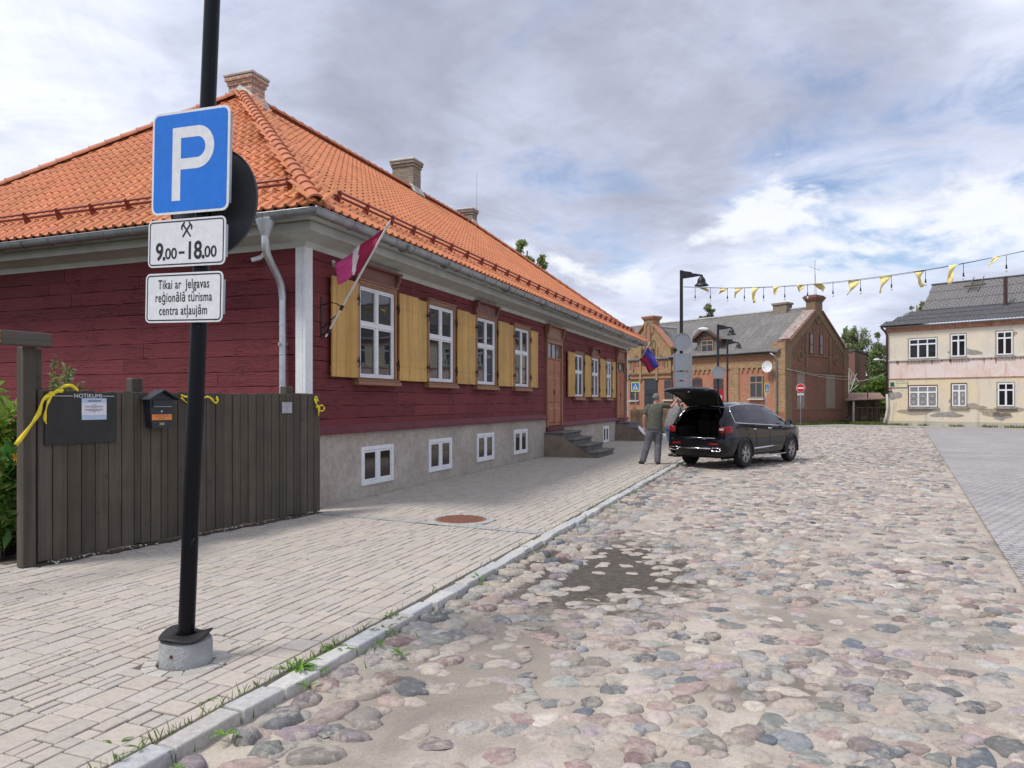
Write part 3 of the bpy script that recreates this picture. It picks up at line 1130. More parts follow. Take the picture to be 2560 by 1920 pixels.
# plinth in two heights (the ground floor steps at the first door), sloping board along its top
b = MB()
def plinth(b, x0, x1, z1, nx):
    rows = []
    for zz in (-.1, z1 * .33, z1 * .66, z1):
        rows.append([(x0 + (x1 - x0) * k / nx, -.052 + .008 * mnoise.noise(Vector((k * .8 + x0, zz * 3, 3))), zz) for k in range(nx + 1)])
    b.grid(rows)
plinth(b, -.055, d1a - .02, Z_TRIM1 + .01, 30)
plinth(b, d1a - .02, L_ + .05, Z_TRIM2 + .01, 30)
b.add([(-.055, -.055, -.1), (-.055, W_, -.1), (-.055, W_, Z_TRIM1 + .01), (-.055, -.055, Z_TRIM1 + .01)], [(0, 1, 2, 3)])
b.add([(d1a - .02, -.05, -.1), (d1a - .02, .1, -.1), (d1a - .02, .1, Z_TRIM1 + .01), (d1a - .02, -.05, Z_TRIM1 + .01)], [(0, 1, 2, 3)])
b.add([(L_ + .05, -.05, -.1), (L_ + .05, W_, -.1), (L_ + .05, W_, 1.2), (L_ + .05, -.05, 1.2)], [(0, 1, 2, 3)])
b.build('plinth', MATS['plinth_render'], house)
b = MB()
for x0, x1, zt in ((-.06, d1a - .03, Z_TRIM1), (d1b + .03, d2a - .03, Z_TRIM2), (d2b + .03, L_ + .03, Z_TRIM2)):
    b.prism([(.0, zt + .13), (-.035, zt + .12), (-.13, zt + .02), (-.13, zt - .02), (-.06, zt - .025), (.0, zt - .02)], 'x', x0, x1)
b.prism([(.0, Z_TRIM1 + .13), (-.035, Z_TRIM1 + .12), (-.13, Z_TRIM1 + .02), (-.13, Z_TRIM1 - .02), (0, Z_TRIM1 - .02)], 'y', -.0595, W_)
b.build('plinth_board', M('red_trim', (.135, .024, .032), .6, .15, 4), house)

# cornice, fascia and gutter run round the house with mitred corners
b = perim([(.03, ZT - .03), (.06, ZT - .03), (.075, ZT + .02), (.10, ZT + .05), (.14, ZT + .06), (.20, ZT + .075), (.29, ZT + .10), (.345, ZT + .112), (.365, ZT + .105),
           (.465, ZT + .105), (.467, ZT + .228), (.455, ZT + .232), (.435, ZT + .233), (.435, ZT + .255), (.49, ZT + .262), (.62, ZT + .30), (.66, ZT + .305), (.66, EZ - .04), (.5, EZ - .02)])
b.build('cornice', MATS['trim_grey'], house, smooth=True, angle=25)
gp_ = [(.655, EZ - .045)]
for k in range(9):
    a = math.pi * (1 + k / 8)
    gp_.append((.755 + .075 * math.cos(a) * 1.15, EZ - .05 + .095 * math.sin(a)))
gp_ += [(.852, EZ - .045), (.848, EZ - .034), (.836, EZ - .04)]
gp_ += [(.755 + .068 * math.cos(-a_), EZ - .05 - .085 * math.sin(a_)) for a_ in [math.pi * k / 8 for k in range(1, 9)]]
b = perim(gp_)
for t_ in [x * .62 + .1 for x in range(38)]:                  # gutter straps
    pts = [(t_, -.755 - .09 * math.cos(math.pi * (1 + k / 8)) * 1.08, EZ - .05 + .101 * math.sin(math.pi * (1 + k / 8))) for k in range(9)]
    b.tube(pts, .006, 4)
for t_ in [x * .62 + .1 for x in range(18)]:
    pts = [(-.755 - .09 * math.cos(math.pi * (1 + k / 8)) * 1.08, t_, EZ - .05 + .101 * math.sin(math.pi * (1 + k / 8))) for k in range(9)]
    b.tube(pts, .006, 4)
for t_ in (1.7, 3.3, 6.5, 9.2, 12.4, 15.6, 18.8, 21.6):          # joints
    pts = [(t_, -.755 - .09 * math.cos(math.pi * (1 + k / 8)) * 1.02, EZ - .05 + .099 * math.sin(math.pi * (1 + k / 8))) for k in range(9)]
    b.tube(pts, .016, 4, flat=(2.4, .3))
b.build('gutter', MATS['zinc'], house, smooth=True, angle=40)

# corner boards
b = MB()
b.bbox(-.062, .13, -.060, -.02, Z_TRIM1 + .02, ZT - .01, .008)
b.bbox(-.060, -.02, -.018, .125, Z_TRIM1 + .02, ZT - .01, .008)
b.bbox(-.078, -.066, -.078, -.03, Z_TRIM1 + .02, ZT - .02, .004)
b.build('corner_board', MATS['white_paint'], house)
b = MB()
b.bbox(L_ - .10, L_ + .062, -.060, -.02, Z_TRIM2 + .02, ZT - .01, .008)
b.build('corner_board', MATS['white_paint'], house)

# --- tiled roof
TW, TR = .205, .335
def tile_slope(P0, ax, up, length, run_a0, run_a1, slope_len, seed):
    """P0 eave start, ax along the eave, up direction up the slope; run_a0/a1 : a-range as function of b"""
    rnd = np.random.default_rng(seed)
    ax, up = Vector(ax).normalized(), Vector(up).normalized()
    nrm = ax.cross(up)
    if nrm.z < 0: nrm = -nrm
    V, F, C = [], [], []
    SP = np.array([0, .12, .3, .5, .6, .66, .74, .82, .9, .96])
    PR = np.array([.012, .003, .0, .004, .016, .034, .046, .046, .036, .022])
    nrow = int(math.ceil(slope_len / TR))
    base0 = np.array((.56, .205, .092))
    for r in range(nrow):
        b0, b1 = r * TR, min((r + 1) * TR + .03, slope_len)
        a0, a1 = run_a0(b0), run_a1(b0)
        i0, i1 = int(math.floor(a0 / TW)), int(math.ceil(a1 / TW))
        for i in range(i0, i1):
            st = len(V)
            c = base0 * rnd.uniform(.90, 1.09) * np.array((1, rnd.uniform(.93, 1.08), rnd.uniform(.9, 1.1)))
            dz = rnd.uniform(-.003, .003)
            aa = list(i * TW + SP * TW) + [(i + 1) * TW]
            pp = list(PR) + [PR[0]]
            lines = ((b0 + .0, -.02), (b0 - .012, .027), (b0 + .10, .024), (b1, .004))
            for bb, lift in lines:
                for a, p in zip(aa, pp):
                    q = P0 + ax * a + up * bb + nrm * (p + lift + dz)
                    V.append((q.x, q.y, q.z)); C.append(c)
            n_ = len(aa)
            for l in range(3):
                for k in range(n_ - 1):
                    o = st + l * n_ + k
                    F += [o, o + 1, o + n_ + 1, o + n_]
    return V, F, [4] * (len(F) // 4), C


sl = math.sqrt(1 + PITCH ** 2)
run = RIDGE_A + EO
slen = run * sl
EOX = EO - .10                                              # tiles stop over the gutter
P0 = Vector((-EOX, -EOX, EZ + .01))
cf = lambda b_: b_ / sl
s1_ = tile_slope(P0, (1, 0, 0), (0, 1, PITCH), L_ + 2 * EOX, lambda b_: cf(b_) * KX - .05, lambda b_: L_ + 2 * EOX - cf(b_) + .05, slen - .13, 1)
P1 = Vector((-EOX, W_ + EOX, EZ + .01))
sl2 = math.sqrt(1 + PITCH2 ** 2)
cf2 = lambda b_: b_ / sl2 / KX
s2_ = tile_slope(P1, (0, -1, 0), (1, 0, PITCH2), W_ + 2 * EOX, lambda b_: cf2(b_) - .05, lambda b_: W_ + 2 * EOX - cf2(b_) + .05, (RX + EO) * sl2 - .13, 2)
zz = EZ - .03
A_, B_, C_, D_ = (-EOX, -EOX, zz), (L_ + EOX, -EOX, zz), (L_ + EOX, W_ + EOX, zz), (-EOX, W_ + EOX, zz)
R1, R2 = (RX, RIDGE_A, RIDGE_Z - .14), (L_ - RIDGE_A, RIDGE_A, RIDGE_Z - .14)
under = ([A_, B_, C_, D_, R1, R2], [0, 1, 5, 4, 1, 2, 5, 2, 3, 4, 5, 3, 0, 4], [4, 3, 4, 3], [np.array((.16, .06, .03))] * 6)
roof = join_np('roof', [s1_, s2_, under], MATS['roof_tile'], house, smooth=False)
roof.data.polygons.foreach_set('use_smooth', [True] * len(roof.data.polygons))
roof.data.set_sharp_from_angle(angle=R(50))

# half-round hip and ridge tiles, each lapping the one below
b = MB()
def ridge_run(p, q, step=.36, r=.118):
    p, q = Vector(p), Vector(q)
    n_ = int((q - p).length / step)
    d = (q - p) / n_
    x = d.cross(Vector((0, 0, 1))).normalized()
    y = x.cross(d).normalized()
    for i in range(n_):
        rows = []
        for f, rr in ((-.02, r + .012), (.08, r + .012), (.085, r), (1.05, r - .014)):
            c = p + d * (i + f)
            rows.append([c + x * (rr * math.cos(a)) + y * (rr * math.sin(a) - .02) for a in [math.pi * k / 10 for k in range(11)]])
        rows.insert(0, [p + d * (i - .02) + x * (.9 * r * math.cos(a)) + y * (.85 * r * math.sin(a) - .02) for a in [math.pi * k / 10 for k in range(11)]])
        b.grid(rows)
zr = .045
ridge_run((-EOX - .03, -EOX - .03, EZ + zr), (RX, RIDGE_A, RIDGE_Z + zr))
ridge_run((-EOX, W_ + EOX, EZ + zr), (RX, RIDGE_A, RIDGE_Z + zr))
ridge_run((L_ + EOX, -EOX, EZ + zr), (L_ - RIDGE_A, RIDGE_A, RIDGE_Z + zr))
ridge_run((RX, RIDGE_A, RIDGE_Z + zr), (L_ - RIDGE_A, RIDGE_A, RIDGE_Z + zr))
b.ball((RX, RIDGE_A, RIDGE_Z + .05), (.16, .16, .12))
b.build('ridge_tiles', MATS['ridge_clay'], house, smooth=True, angle=35)

# snow guard: two rails on brackets
def guard(P, ax, up, n0, n1):
    b = MB()
    ax, up = Vector(ax), Vector(up).normalized()
    nr = ax.cross(up)
    if nr.z < 0: nr = -nr
    base = Vector(P) + up * .62
    for h in (.115, .185):
        b.tube([base + ax * n0 + nr * h + up * (h - .115) * .2, base + ax * n1 + nr * h + up * (h - .115) * .2], .02, 6)
    x = n0 + .15
    while x < n1:
        c = base + ax * x
        b.add([c + up * .05 + nr * .04, c - up * .09 + nr * .05, c - up * .02 + nr * .22, c + up * .03 + nr * .22,
               c + up * .05 + nr * .04 + ax * .012, c - up * .09 + nr * .05 + ax * .012, c - up * .02 + nr * .22 + ax * .012, c + up * .03 + nr * .22 + ax * .012],
              [(0, 1, 2, 3), (4, 5, 6, 7), (0, 1, 5, 4), (1, 2, 6, 5), (2, 3, 7, 6), (3, 0, 4, 7)])
        x += .8
    b.build('snow_guard', MATS['red_steel'], house)
guard(P0, (1, 0, 0), (0, 1, PITCH), 1.0, L_ + 2 * EOX - .7)
guard(P1, (0, -1, 0), (1, 0, PITCH2), 1.0, W_ + 2 * EOX - .7)

# chimneys
def on_ridge(u, a=RIDGE_A):
    q = (u - CU) / FPX
    c = HC - HN * a
    return (q * c.y - c.x) / (HD.x - q * HD.y)


def chimney(uL, uR, vtop, a, mat, name, dx=.55):
    tc0 = on_ridge((uL + uR) / 2, a)
    Y = HC.y - HN.y * a + HD.y * tc0
    ztop = CAMH + (CV - vtop) * Y / FPX
    hw = (uR - uL) / FPX * Y / 2 * .80
    x0, x1, y0, y1 = tc0 - hw * dx, tc0 + hw * dx, a - hw * .8, a + hw * .8
    b = MB()
    zb = RIDGE_Z - 1.6
    z1 = ztop - .30
    b.box(x0, x1, y0, y1, zb, z1 - .0)
    b.box(x0 - .03, x1 + .03, y0 - .03, y1 + .03, z1 + .002, z1 + .10)
    b.box(x0 - .065, x1 + .065, y0 - .065, y1 + .065, z1 + .102, z1 + .20)
    o = b.build('chimney', mat, house, uv=True)
    b = MB()
    rows = []
    for ins, z in ((-.08, z1 + .202), (-.09, z1 + .24), (-.06, z1 + .285), (.06, z1 + .30)):
        rows.append([(x0 + ins, y0 + ins, z), (x1 - ins, y0 + ins, z), (x1 - ins, y1 - ins, z), (x0 + ins, y1 - ins, z)])
    b.grid(rows, close=True)
    b.add(rows[-1], [(0, 1, 2, 3)])
    b.build('chimney_cap', MATS['mortar_cap'], o)
    # mortar skirt on the tiles
    b = MB()
    zr0 = lambda yy: RIDGE_Z - abs(yy - RIDGE_A) * PITCH
    b.add([(x0 - .10, y0 - .14, zr0(y0 - .14) + .05), (x1 + .10, y0 - .14, zr0(y0 - .14) + .05), (x1 + .02, y0 - .015, zr0(y0) + .22), (x0 - .02, y0 - .015, zr0(y0) + .22),
           (x1 + .13, RIDGE_A, RIDGE_Z + .06), (x1 + .015, RIDGE_A, RIDGE_Z + .22), (x0 - .13, RIDGE_A, RIDGE_Z + .06), (x0 - .015, RIDGE_A, RIDGE_Z + .22)],
          [(0, 1, 2, 3), (1, 4, 5, 2), (6, 0, 3, 7)])
    b.build('chimney_flashing', MATS['mortar_cap'], o, fix=False)
    return tc0, ztop


chimney(562, 672, 190, RIDGE_A, MATS['chimney_brick'], 'c1')
chimney(971, 1062, 402, RIDGE_A + .3, MATS['old_brick'], 'c2')
tt, ztp = chimney(1141, 1198, 522, RIDGE_A + .3, MATS['old_brick'], 'c3')
b = MB()
Yv = HC.y - HN.y * RIDGE_A + HD.y * tt
b.tube([(tt + .25, RIDGE_A, RIDGE_Z - .3), (tt + .25, RIDGE_A, CAMH + (CV - 426) * Yv / FPX)], [.012, .006], 5)
b.build('lightning_rod', MATS['zinc'], house)

# --- windows
def frame_rect(b, x0, x1, z0, z1, w_, y0, y1, bev=.005):
    b.bbox(x0, x0 + w_, y0, y1, z0, z1, bev)
    b.bbox(x1 - w_, x1, y0, y1, z0, z1, bev)
    b.bbox(x0 + w_ + .0005, x1 - w_ - .0005, y0, y1, z1 - w_, z1, bev)
    b.bbox(x0 + w_ + .0005, x1 - w_ - .0005, y0, y1, z0, z0 + w_, bev)


for i, (x0, x1, z0, z1, hood) in enumerate(WIN):
    fw = .085 if i < 4 else .075
    b = MB()
    b.bbox(x0 - fw, x0 - .001, -.10, .0, z0 - .02, z1 + fw, .008)
    b.bbox(x1 + .001, x1 + fw, -.10, .0, z0 - .02, z1 + fw, .008)
    b.bbox(x0 - .0005, x1 + .0005, -.10, .0, z1 + .001, z1 + fw, .008)
    b.bbox(x0 - fw * .45, x1 + fw * .45, -.115, -.101, z1 + fw * .4, z1 + fw * .95, .006)
    b.bbox(x0 - fw - .02, x1 + fw + .02, -.125, .0, z1 + fw + .001, z1 + fw + .035, .008)
    win = b.build('window', MATS['brown_trim'], house)
    # white sash: outer frame, mullion, transom at two fifths, inner leaf frames
    b = MB()
    frame_rect(b, x0, x1, z0 + .0, z1, .042, -.072, -.01)
    zt = z0 + (z1 - z0) * .585
    xm = (x0 + x1) / 2
    b.bbox(x0 + .043, x1 - .043, -.078, -.012, zt - .034, zt + .034, .006)
    b.bbox(xm - .036, xm + .036, -.076, -.012, z0 + .043, zt - .035, .006)
    b.bbox(xm - .036, xm + .036, -.076, -.012, zt + .035, z1 - .043, .006)
    for (xa, xb) in ((x0 + .043, xm - .037), (xm + .037, x1 - .043)):
        for (za, zb) in ((z0 + .043, zt - .035), (zt + .035, z1 - .043)):
            frame_rect(b, xa, xb, za, zb, .026, -.062, -.014, .003)
    b.build('sash', MATS['white_paint'], win)
    b = MB()
    for (xa, xb) in ((x0 + .06, xm - .05), (xm + .05, x1 - .06)):
        for (za, zb) in ((z0 + .06, zt - .05), (zt + .05, z1 - .06)):
            b.add([(xa, -.036, za), (xb, -.036, za), (xb, -.036, zb), (xa, -.036, zb)], [(0, 1, 2, 3)])
    b.build('pane', MATS['pane'], win)
    b = MB()
    b.bbox(x0 - fw - .05, x1 + fw + .05, -.17, .0, z0 - .13, z0 - .065, .012)
    b.bbox(x0 - fw - .035, x1 + fw + .035, -.145, .0, z0 - .064, z0 - .025, .008)
    b.bbox(x0 - fw - .055, x1 + fw + .055, -.155, -.02, z0 - .024, z0 - .012, .004)
    b.build('sill', MATS['brown_trim'], win)
    if hood:
        zt2 = z1 + fw + .036
        hh_ = .22 if i < 4 else .24
        b = MB()
        b.bbox(x0 - .06, x1 + .06, -.085, -.03, zt2, zt2 + hh_, .006)
        for xa in (x0 - .115, x1 + .035):
            b.prism([(-.03, zt2 - .03), (-.10, zt2 - .03), (-.115, zt2 + .06), (-.17, zt2 + hh_ * .65), (-.17, zt2 + hh_), (-.03, zt2 + hh_)], 'x', xa, xa + .08)
        b.bbox(x0 - .14, x1 + .14, -.20, .0, zt2 + hh_ + .001, zt2 + hh_ + .04, .01)
        b.build('hood', MATS['brown_hood'], win)


def shutter(x0, x1, z0, z1, yo):
    b = MB()
    n_ = max(2, round((x1 - x0) / .115))
    wd = (x1 - x0) / n_
    for k in range(n_):
        b.bbox(x0 + k * wd + .0007, x0 + (k + 1) * wd - .0007, yo - .032, yo, z0 + random.uniform(-.003, .003), z1 + random.uniform(-.003, .003), .0025)
    for zz in (z0 + .12, z1 - .22):
        b.box(x0 + .02, x1 - .02, yo, yo + .02, zz - .05, zz + .05)
    b.mi = 1
    for zz in (z0 + .26, z1 - .30):
        for k in range(n_ * 2):
            xx = x0 + (k + .5) * wd / 2
            b.lathe([(.006, 0), (.006, .004)], 6, (xx, yo - .0335, zz), 'y')
    return b.build('shutter', [MATS['ochre_shutter'], MATS['dark_iron']], house)


def hinges(x, z0, z1, sh):
    for zz in (z0 + .28, z1 - .28):
        b = MB()
        b.bbox(x - .035, x + .03, -.135, -.09, zz - .02, zz + .03, .006)
        b.tube([(x, -.12, zz - .11), (x + .012, -.14, zz - .05), (x - .004, -.13, zz + .08)], .009, 5)
        b.build('hinge', MATS['dark_iron'], sh)


SHZ = (ZH(940, T(824)), ZH(692.6, T(824)))
print('shutter z', SHZ, zb1, zt1)
sz0, sz1 = zb1 - .01, zt1 + .03
gaps = [(T(822.5, .05), WIN[0][0] - .09)]
sh = shutter(T(822.5, .05), WIN[0][0] - .088, sz0, sz1, -.085); hinges(WIN[0][0] - .085, sz0, sz1, sh)
for i in range(3):
    a, c = WIN[i][1] + .088, WIN[i + 1][0] - .088
    mid = a + (c - a) * .62
    sh = shutter(a + .02, mid, sz0 - .01, sz1 + .01, -.105); hinges(a, sz0, sz1, sh)
    sh = shutter(mid - .22, c - .01, sz0 - .005, sz1, -.055); hinges(c + .01, sz0, sz1, sh)
sh = shutter(WIN[3][1] + .10, T(1339.5, .05), sz0, sz1, -.085); hinges(WIN[3][1] + .085, sz0, sz1, sh)
y0_, y1_ = zb2 - .01, WIN[4][3] + .03
sh = shutter(T(1416.5, .05), WIN[4][0] - .08, y0_, y1_, -.085); hinges(WIN[4][0] - .075, y0_, y1_, sh)
for i in (4, 5):
    a, c = WIN[i][1] + .08, WIN[i + 1][0] - .08
    mid = a + (c - a) * .55
    sh = shutter(a + .02, mid, y0_, y1_ + .01, -.105); hinges(a, y0_, y1_, sh)
    sh = shutter(mid - .10, c - .01, y0_, y1_, -.055); hinges(c + .01, y0_, y1_, sh)
sh = shutter(WIN[6][1] + .10, T(1535.5, .05), y0_, y1_, -.085); hinges(WIN[6][1] + .085, y0_, y1_, sh)

# --- doors
for di, (x0, x1, zh, zf, ztt, ztb, zb) in enumerate(DOORS):
    fw = .10
    b = MB()
    b.bbox(x0, x0 + fw, -.10, -.0, zb - .03, zf, .008)
    b.bbox(x1 - fw, x1, -.10, -.0, zb - .03, zf, .008)
    b.bbox(x0 + fw + .001, x1 - fw - .001, -.10, .0, ztt + .02, zf, .008)
    b.bbox(x0 - .03, x1 + .03, -.12, 0, zf + .001, zf + .04, .008)
    b.bbox(x0 + .05, x1 - .05, -.085, -.03, zf + .042, zh - .05, .006)
    for xa in (x0 - .02, x1 - .06):
        b.prism([(-.03, zf + .042), (-.10, zf + .042), (-.12, zf + .12), (-.18, zh - .14), (-.18, zh - .05), (-.03, zh - .05)], 'x', xa, xa + .08)
    b.bbox(x0 - .06, x1 + .06, -.21, .0, zh - .049, zh, .01)
    dr = b.build('door', MATS['brown_trim'], house)
    b = MB()
    xa, xb = x0 + fw + .002, x1 - fw - .002
    xm = (xa + xb) / 2
    for (la, lb) in ((xa, xm - .006), (xm + .006, xb)):
        b.bbox(la, lb, -.052, -.01, zb, ztb - .045, .004)
        H_ = ztb - zb
        for (f0, f1) in ((.04, .29), (.34, .74), (.78, .975)):
            za, zc = zb + H_ * f0, zb + H_ * f1 - .05
            pa, pb = la + .06, lb - .05
            b.add([(pa, -.053, za), (pb, -.053, za), (pb, -.053, zc), (pa, -.053, zc),
                   (pa + .035, -.070, za + .035), (pb - .035, -.070, za + .035), (pb - .035, -.070, zc - .035), (pa + .035, -.070, zc - .035)],
                  [(4, 5, 6, 7), (0, 1, 5, 4), (1, 2, 6, 5), (2, 3, 7, 6), (3, 0, 4, 7)])
    b.bbox(xm - .022, xm + .022, -.066, -.052, zb + .01, ztb - .05, .006)
    b.bbox(xa, xb, -.075, -.01, ztb - .044, ztb - .002, .006)
    b.build('leaf', MATS['door_orange'], dr)
    for k in range(4):
        xx = xa + (xb - xa) * k / 3
        b = MB(); b.bbox(max(xx - .018, xa), min(xx + .018, xb), -.06, -.015, ztb, ztt + .015, .004)
        b.build('glazing_bar', MATS['brown_trim'], dr)
    b = MB(); b.add([(xa, -.035, ztb), (xb, -.035, ztb), (xb, -.035, ztt + .015), (xa, -.035, ztt + .015)], [(0, 1, 2, 3)])
    b.build('transom_pane', G('pane_pale' + str(di), 1.5, (.13, .125, .12)) if di == 0 else MATS['pane'], dr)
    b = MB(); b.bbox(xm - .05, xm - .02, -.085, -.06, zb + (ztb - zb) * .46, zb + (ztb - zb) * .46 + .16, .006)
    b.tube([(xm - .035, -.09, zb + (ztb - zb) * .5), (xm - .035, -.12, zb + (ztb - zb) * .5), (xm - .12, -.125, zb + (ztb - zb) * .5)], .011, 6)
    b.build('handle', MATS['dark_iron'], dr)
    # dark red threshold block below the leaves
    b = MB(); b.bbox(x0 - .02, x1 + .02, -.13, .02, zb - .16, zb - .031, .01)
    b.build('threshold', MATS['red_trim'], dr)

# --- steps to the doors, descending away from the wall
def steps(x0, x1, ztop, n_, out0, tread, zs=None):
    b = MB()
    rise = ztop / n_
    for k in range(n_):
        o0 = .055 if k == 0 else out0 + tread * (k - 1)
        o1 = out0 + tread * k
        z1 = ztop - rise * k
        b.bbox(x0 - .03, x1 + .03, -(o1 + .035), -o0, z1 - .055, z1, .012)
        b.bbox(x0, x1, -o1, -max(o0 - .35, .055), z1 - rise + (.0 if k < n_ - 1 else -.05), z1 - .0555, .006)
    st = b.build('front_steps', MATS['grey_stone_step'], house)
    b = MB()
    o1 = out0 + tread * (n_ - 1) - .12
    prof = [(-.057, -.05), (-o1, -.05), (-o1 + .02, .02), (-out0 + .08, ztop - .10), (-.057, ztop - .06)]
    b.prism(prof, 'x', x0 - .045, x0 + .02)
    b.build('cheek_wall', MATS['step_side'], st)
    b = MB()
    b.prism(prof, 'x', x1 - .02, x1 + .045)
    b.build('cheek_wall', MATS['step_side'], st)


z_land = ZH(1078, T(1361))
print('land', z_land, 'door z', DOORS[0][6], DOORS[1][6])
steps(DOORS[0][0] - .12, DOORS[0][1] + .25, DOORS[0][6] - .165, 4, .62, .36)
steps(DOORS[1][0] - .12, DOORS[1][1] + .25, DOORS[1][6] - .165, 4, .62, .36)

# --- cellar windows
for uL, uR, vt, vb in ((901.3, 981.5, 1118, 1216), (1070.4, 1127.8, 1099.5, 1181.8), (1191, 1233.4, 1085, 1156), (1284, 1317, 1075, 1137.5), (1507.3, 1521, 1066, 1107.5)):
    x0, x1 = T(uL, .05), T(uR, .05)
    z0, z1 = ZH(vb, x0, .05), ZH(vt, x0, .05)
    b = MB()
    frame_rect(b, x0, x1, z0, z1, .07, -.078, -.02, .006)
    xm = (x0 + x1) / 2
    cw = b.build('cellar_window', MATS['white_paint'], house)
    b = MB()
    b.bbox(xm - .045, xm + .045, -.072, -.02, z0 + .071, z1 - .071, .005)
    for (xa, xb) in ((x0 + .072, xm - .046), (xm + .046, x1 - .072)):
        frame_rect(b, xa, xb, z0 + .072, z1 - .072, .035, -.068, -.022, .004)
    b.build('sash', MATS['white_paint'], cw)
    b = MB(); b.add([(x0 + .05, -.056, z0 + .05), (x1 - .05, -.056, z0 + .05), (x1 - .05, -.056, z1 - .05), (x0 + .05, -.056, z1 - .05)], [(0, 1, 2, 3)])
    b.build('pane', MATS.get('cellar_pane') or G('cellar_pane', 1.5, (.035, .028, .022)), cw)

# --- downpipe on the end wall by the corner, with hopper and swan neck
b = MB()
yp = .30                                        # distance from the corner along the end wall
xo = -.13
b.lathe([(.055, EZ - .36), (.062, EZ - .34), (.13, EZ - .16), (.135, EZ - .13)], 14, (-.76, .10, 0))
pts = [(-.76, .10, EZ - .34), (-.76, .10, EZ - .46), (-.72, .115, EZ - .58), (-.50, .2, EZ - .72), (-.24, .285, EZ - .86), (-.15, yp, EZ - .98), (xo, yp, EZ - 1.15)]
sm = []
for i in range(len(pts) - 1):
    for f in (0, .5):
        sm.append(Vector(pts[i]).lerp(Vector(pts[i + 1]), f))
sm.append(Vector(pts[-1]))
sm = [sm[0]] + [(sm[i - 1] + sm[i] * 2 + sm[i + 1]) / 4 for i in range(1, len(sm) - 1)] + [sm[-1]]
b.tube(sm, .056, 14)
b.tube([(xo, yp, EZ - 1.13), (xo, yp, .12)], .052, 14)
for z in (EZ - 1.17, EZ - 1.55, EZ - 2.0, EZ - 2.5, EZ - 3.4):
    b.lathe([(.053, z - .01), (.058, z - .005), (.058, z + .005), (.053, z + .01)], 14, (xo, yp, 0))
for z in (EZ - 1.85, EZ - 3.05):
    b.lathe([(.054, z - .014), (.061, z - .012), (.061, z + .012), (.054, z + .014)], 14, (xo, yp, 0))
    b.box(xo - .09, xo + .10, yp - .012, yp + .012, z - .02, z + .02)
b.build('downpipe', M('zinc_new', (.52, .55, .59), .36, .12, 5, metal=.6), house, smooth=True, angle=40)

# cameras under the eave, lamp, house number plate
def bullet_cam(p, d, label):
    t_ = thing('security_camera', label, 'camera', p)
    d = Vector(d).normalized()
    b = MB(); b.tube([(0, 0, 0), tuple(d * .16)], .036, 12)
    b.build('body', MATS['white_paint'], t_, smooth=True, angle=40)
    b = MB(); b.tube([tuple(d * .159), tuple(d * .175)], .030, 12)
    b.build('lens', MATS['black_paint'], t_)
    b = MB(); b.tube([(0, 0, 0), tuple(-d * .03 + HN * 0 + Vector((0, 0, .05)))], .03, 8)
    b.build('mount', MATS['white_paint'], t_)


def HL(x, y, z):                                  # local house -> world
    return HW(x, -y, z)


bullet_cam(HL(-.10, .72, ZT - .14), HL(-.3, 1.0, 0) - HL(-.10, .72, 0) + Vector((0, 0, -.12)), 'small white security camera beside the zinc downpipe')
bullet_cam(HL(.62, -.10, ZT - .18), HL(.5, -.3, 0) - HL(.62, -.1, 0) + Vector((0, 0, -.05)), 'small white security camera under the cornice above the pink flag')
# ================================================================== fence, gate and what hangs on them
wood('fence_wood', (.058, .047, .036), (.105, .088, .070), .8, 'z', .8, knots=.6, bmp=.35)
m, nt = newmat('fence_board')
at_ = nt.n('ShaderNodeAttribute', attribute_name='tint')
tcn = nt.n('ShaderNodeTexCoord')
mp = nt.n('ShaderNodeMapping', ins={0: (tcn, 'Object')})
mp.inputs['Scale'].default_value = (16, 16, .7)
n1 = nt.noise((mp, 0), 1, 6, .6, .9)
n2 = nt.noise((tcn, 'Object'), 3.0, 4, .6)
vo = nt.n('ShaderNodeTexVoronoi', ins={'Vector': (tcn, 'Object'), 'Scale': 3.4})
base = nt.mix(1.0, (at_, 0), nt.ramp((n1, 0), [(.3, .72), (.72, 1.3)]), 'MULTIPLY')
base = nt.mix(1.0, base, nt.ramp((n2, 0), [(.3, .85), (.7, 1.15)]), 'MULTIPLY')
base = nt.mix(nt.math('MULTIPLY', nt.smooth((vo, 'Distance'), .12, .05), .55), base, (.02, .016, .013))
pbsdf(nt, Base_Color=base, Roughness=.8, Normal=bump(nt, (n1, 0), .3, .006))

FA, FB = Vector((-4.80, 7.26, 0)), Vector((-2.92, 10.72, 0))
FD = (FB - FA); FLEN = FD.length; FD.normalize()
FROT = math.atan2(FD.y, FD.x)                     # local x along the fence, local -y towards the street
def on_fence(u):
    q = (u - CU) / FPX
    return (q * FA.y - FA.x) / (FD.x - q * FD.y)


fence = thing('board_fence', 'dark weathered vertical board fence between the gate and the red house', 'fence', FA, FROT)
V, F, LTt, C = [], [], [], []
x, i = 0.0, 0
FT = 1.765
rnd = random.Random(5)
while x < FLEN - .03:
    wd = rnd.choice([.135, .135, .14, .13, .125]) if i > 6 else .148
    if i in (7, 10): wd = .085
    b = MB()
    o = rnd.uniform(-.004, .006)
    b.bbox(x + .004, x + wd - .005, -.028 + o, o, .028 + rnd.uniform(-.010, .010), FT + rnd.uniform(-.012, .008), .004)
    st = len(V)
    V += b.v
    for f in b.f:
        F += [st + k for k in f]; LTt.append(len(f))
    C += [np.array((.072, .058, .044)) * rnd.uniform(.78, 1.22) * np.array((1, rnd.uniform(.97, 1.03), rnd.uniform(.92, 1.05)))] * len(b.v)
    x += wd; i += 1
FEND = x
join_np('boards', [(V, F, LTt, C)], MATS['fence_board'], fence)
for z in (.45, 1.45):
    b = MB(); b.bbox(.02, FEND - .05, .008, .05, z - .05, z + .05, .006)
    b.build('rail', MATS['fence_wood'], fence)
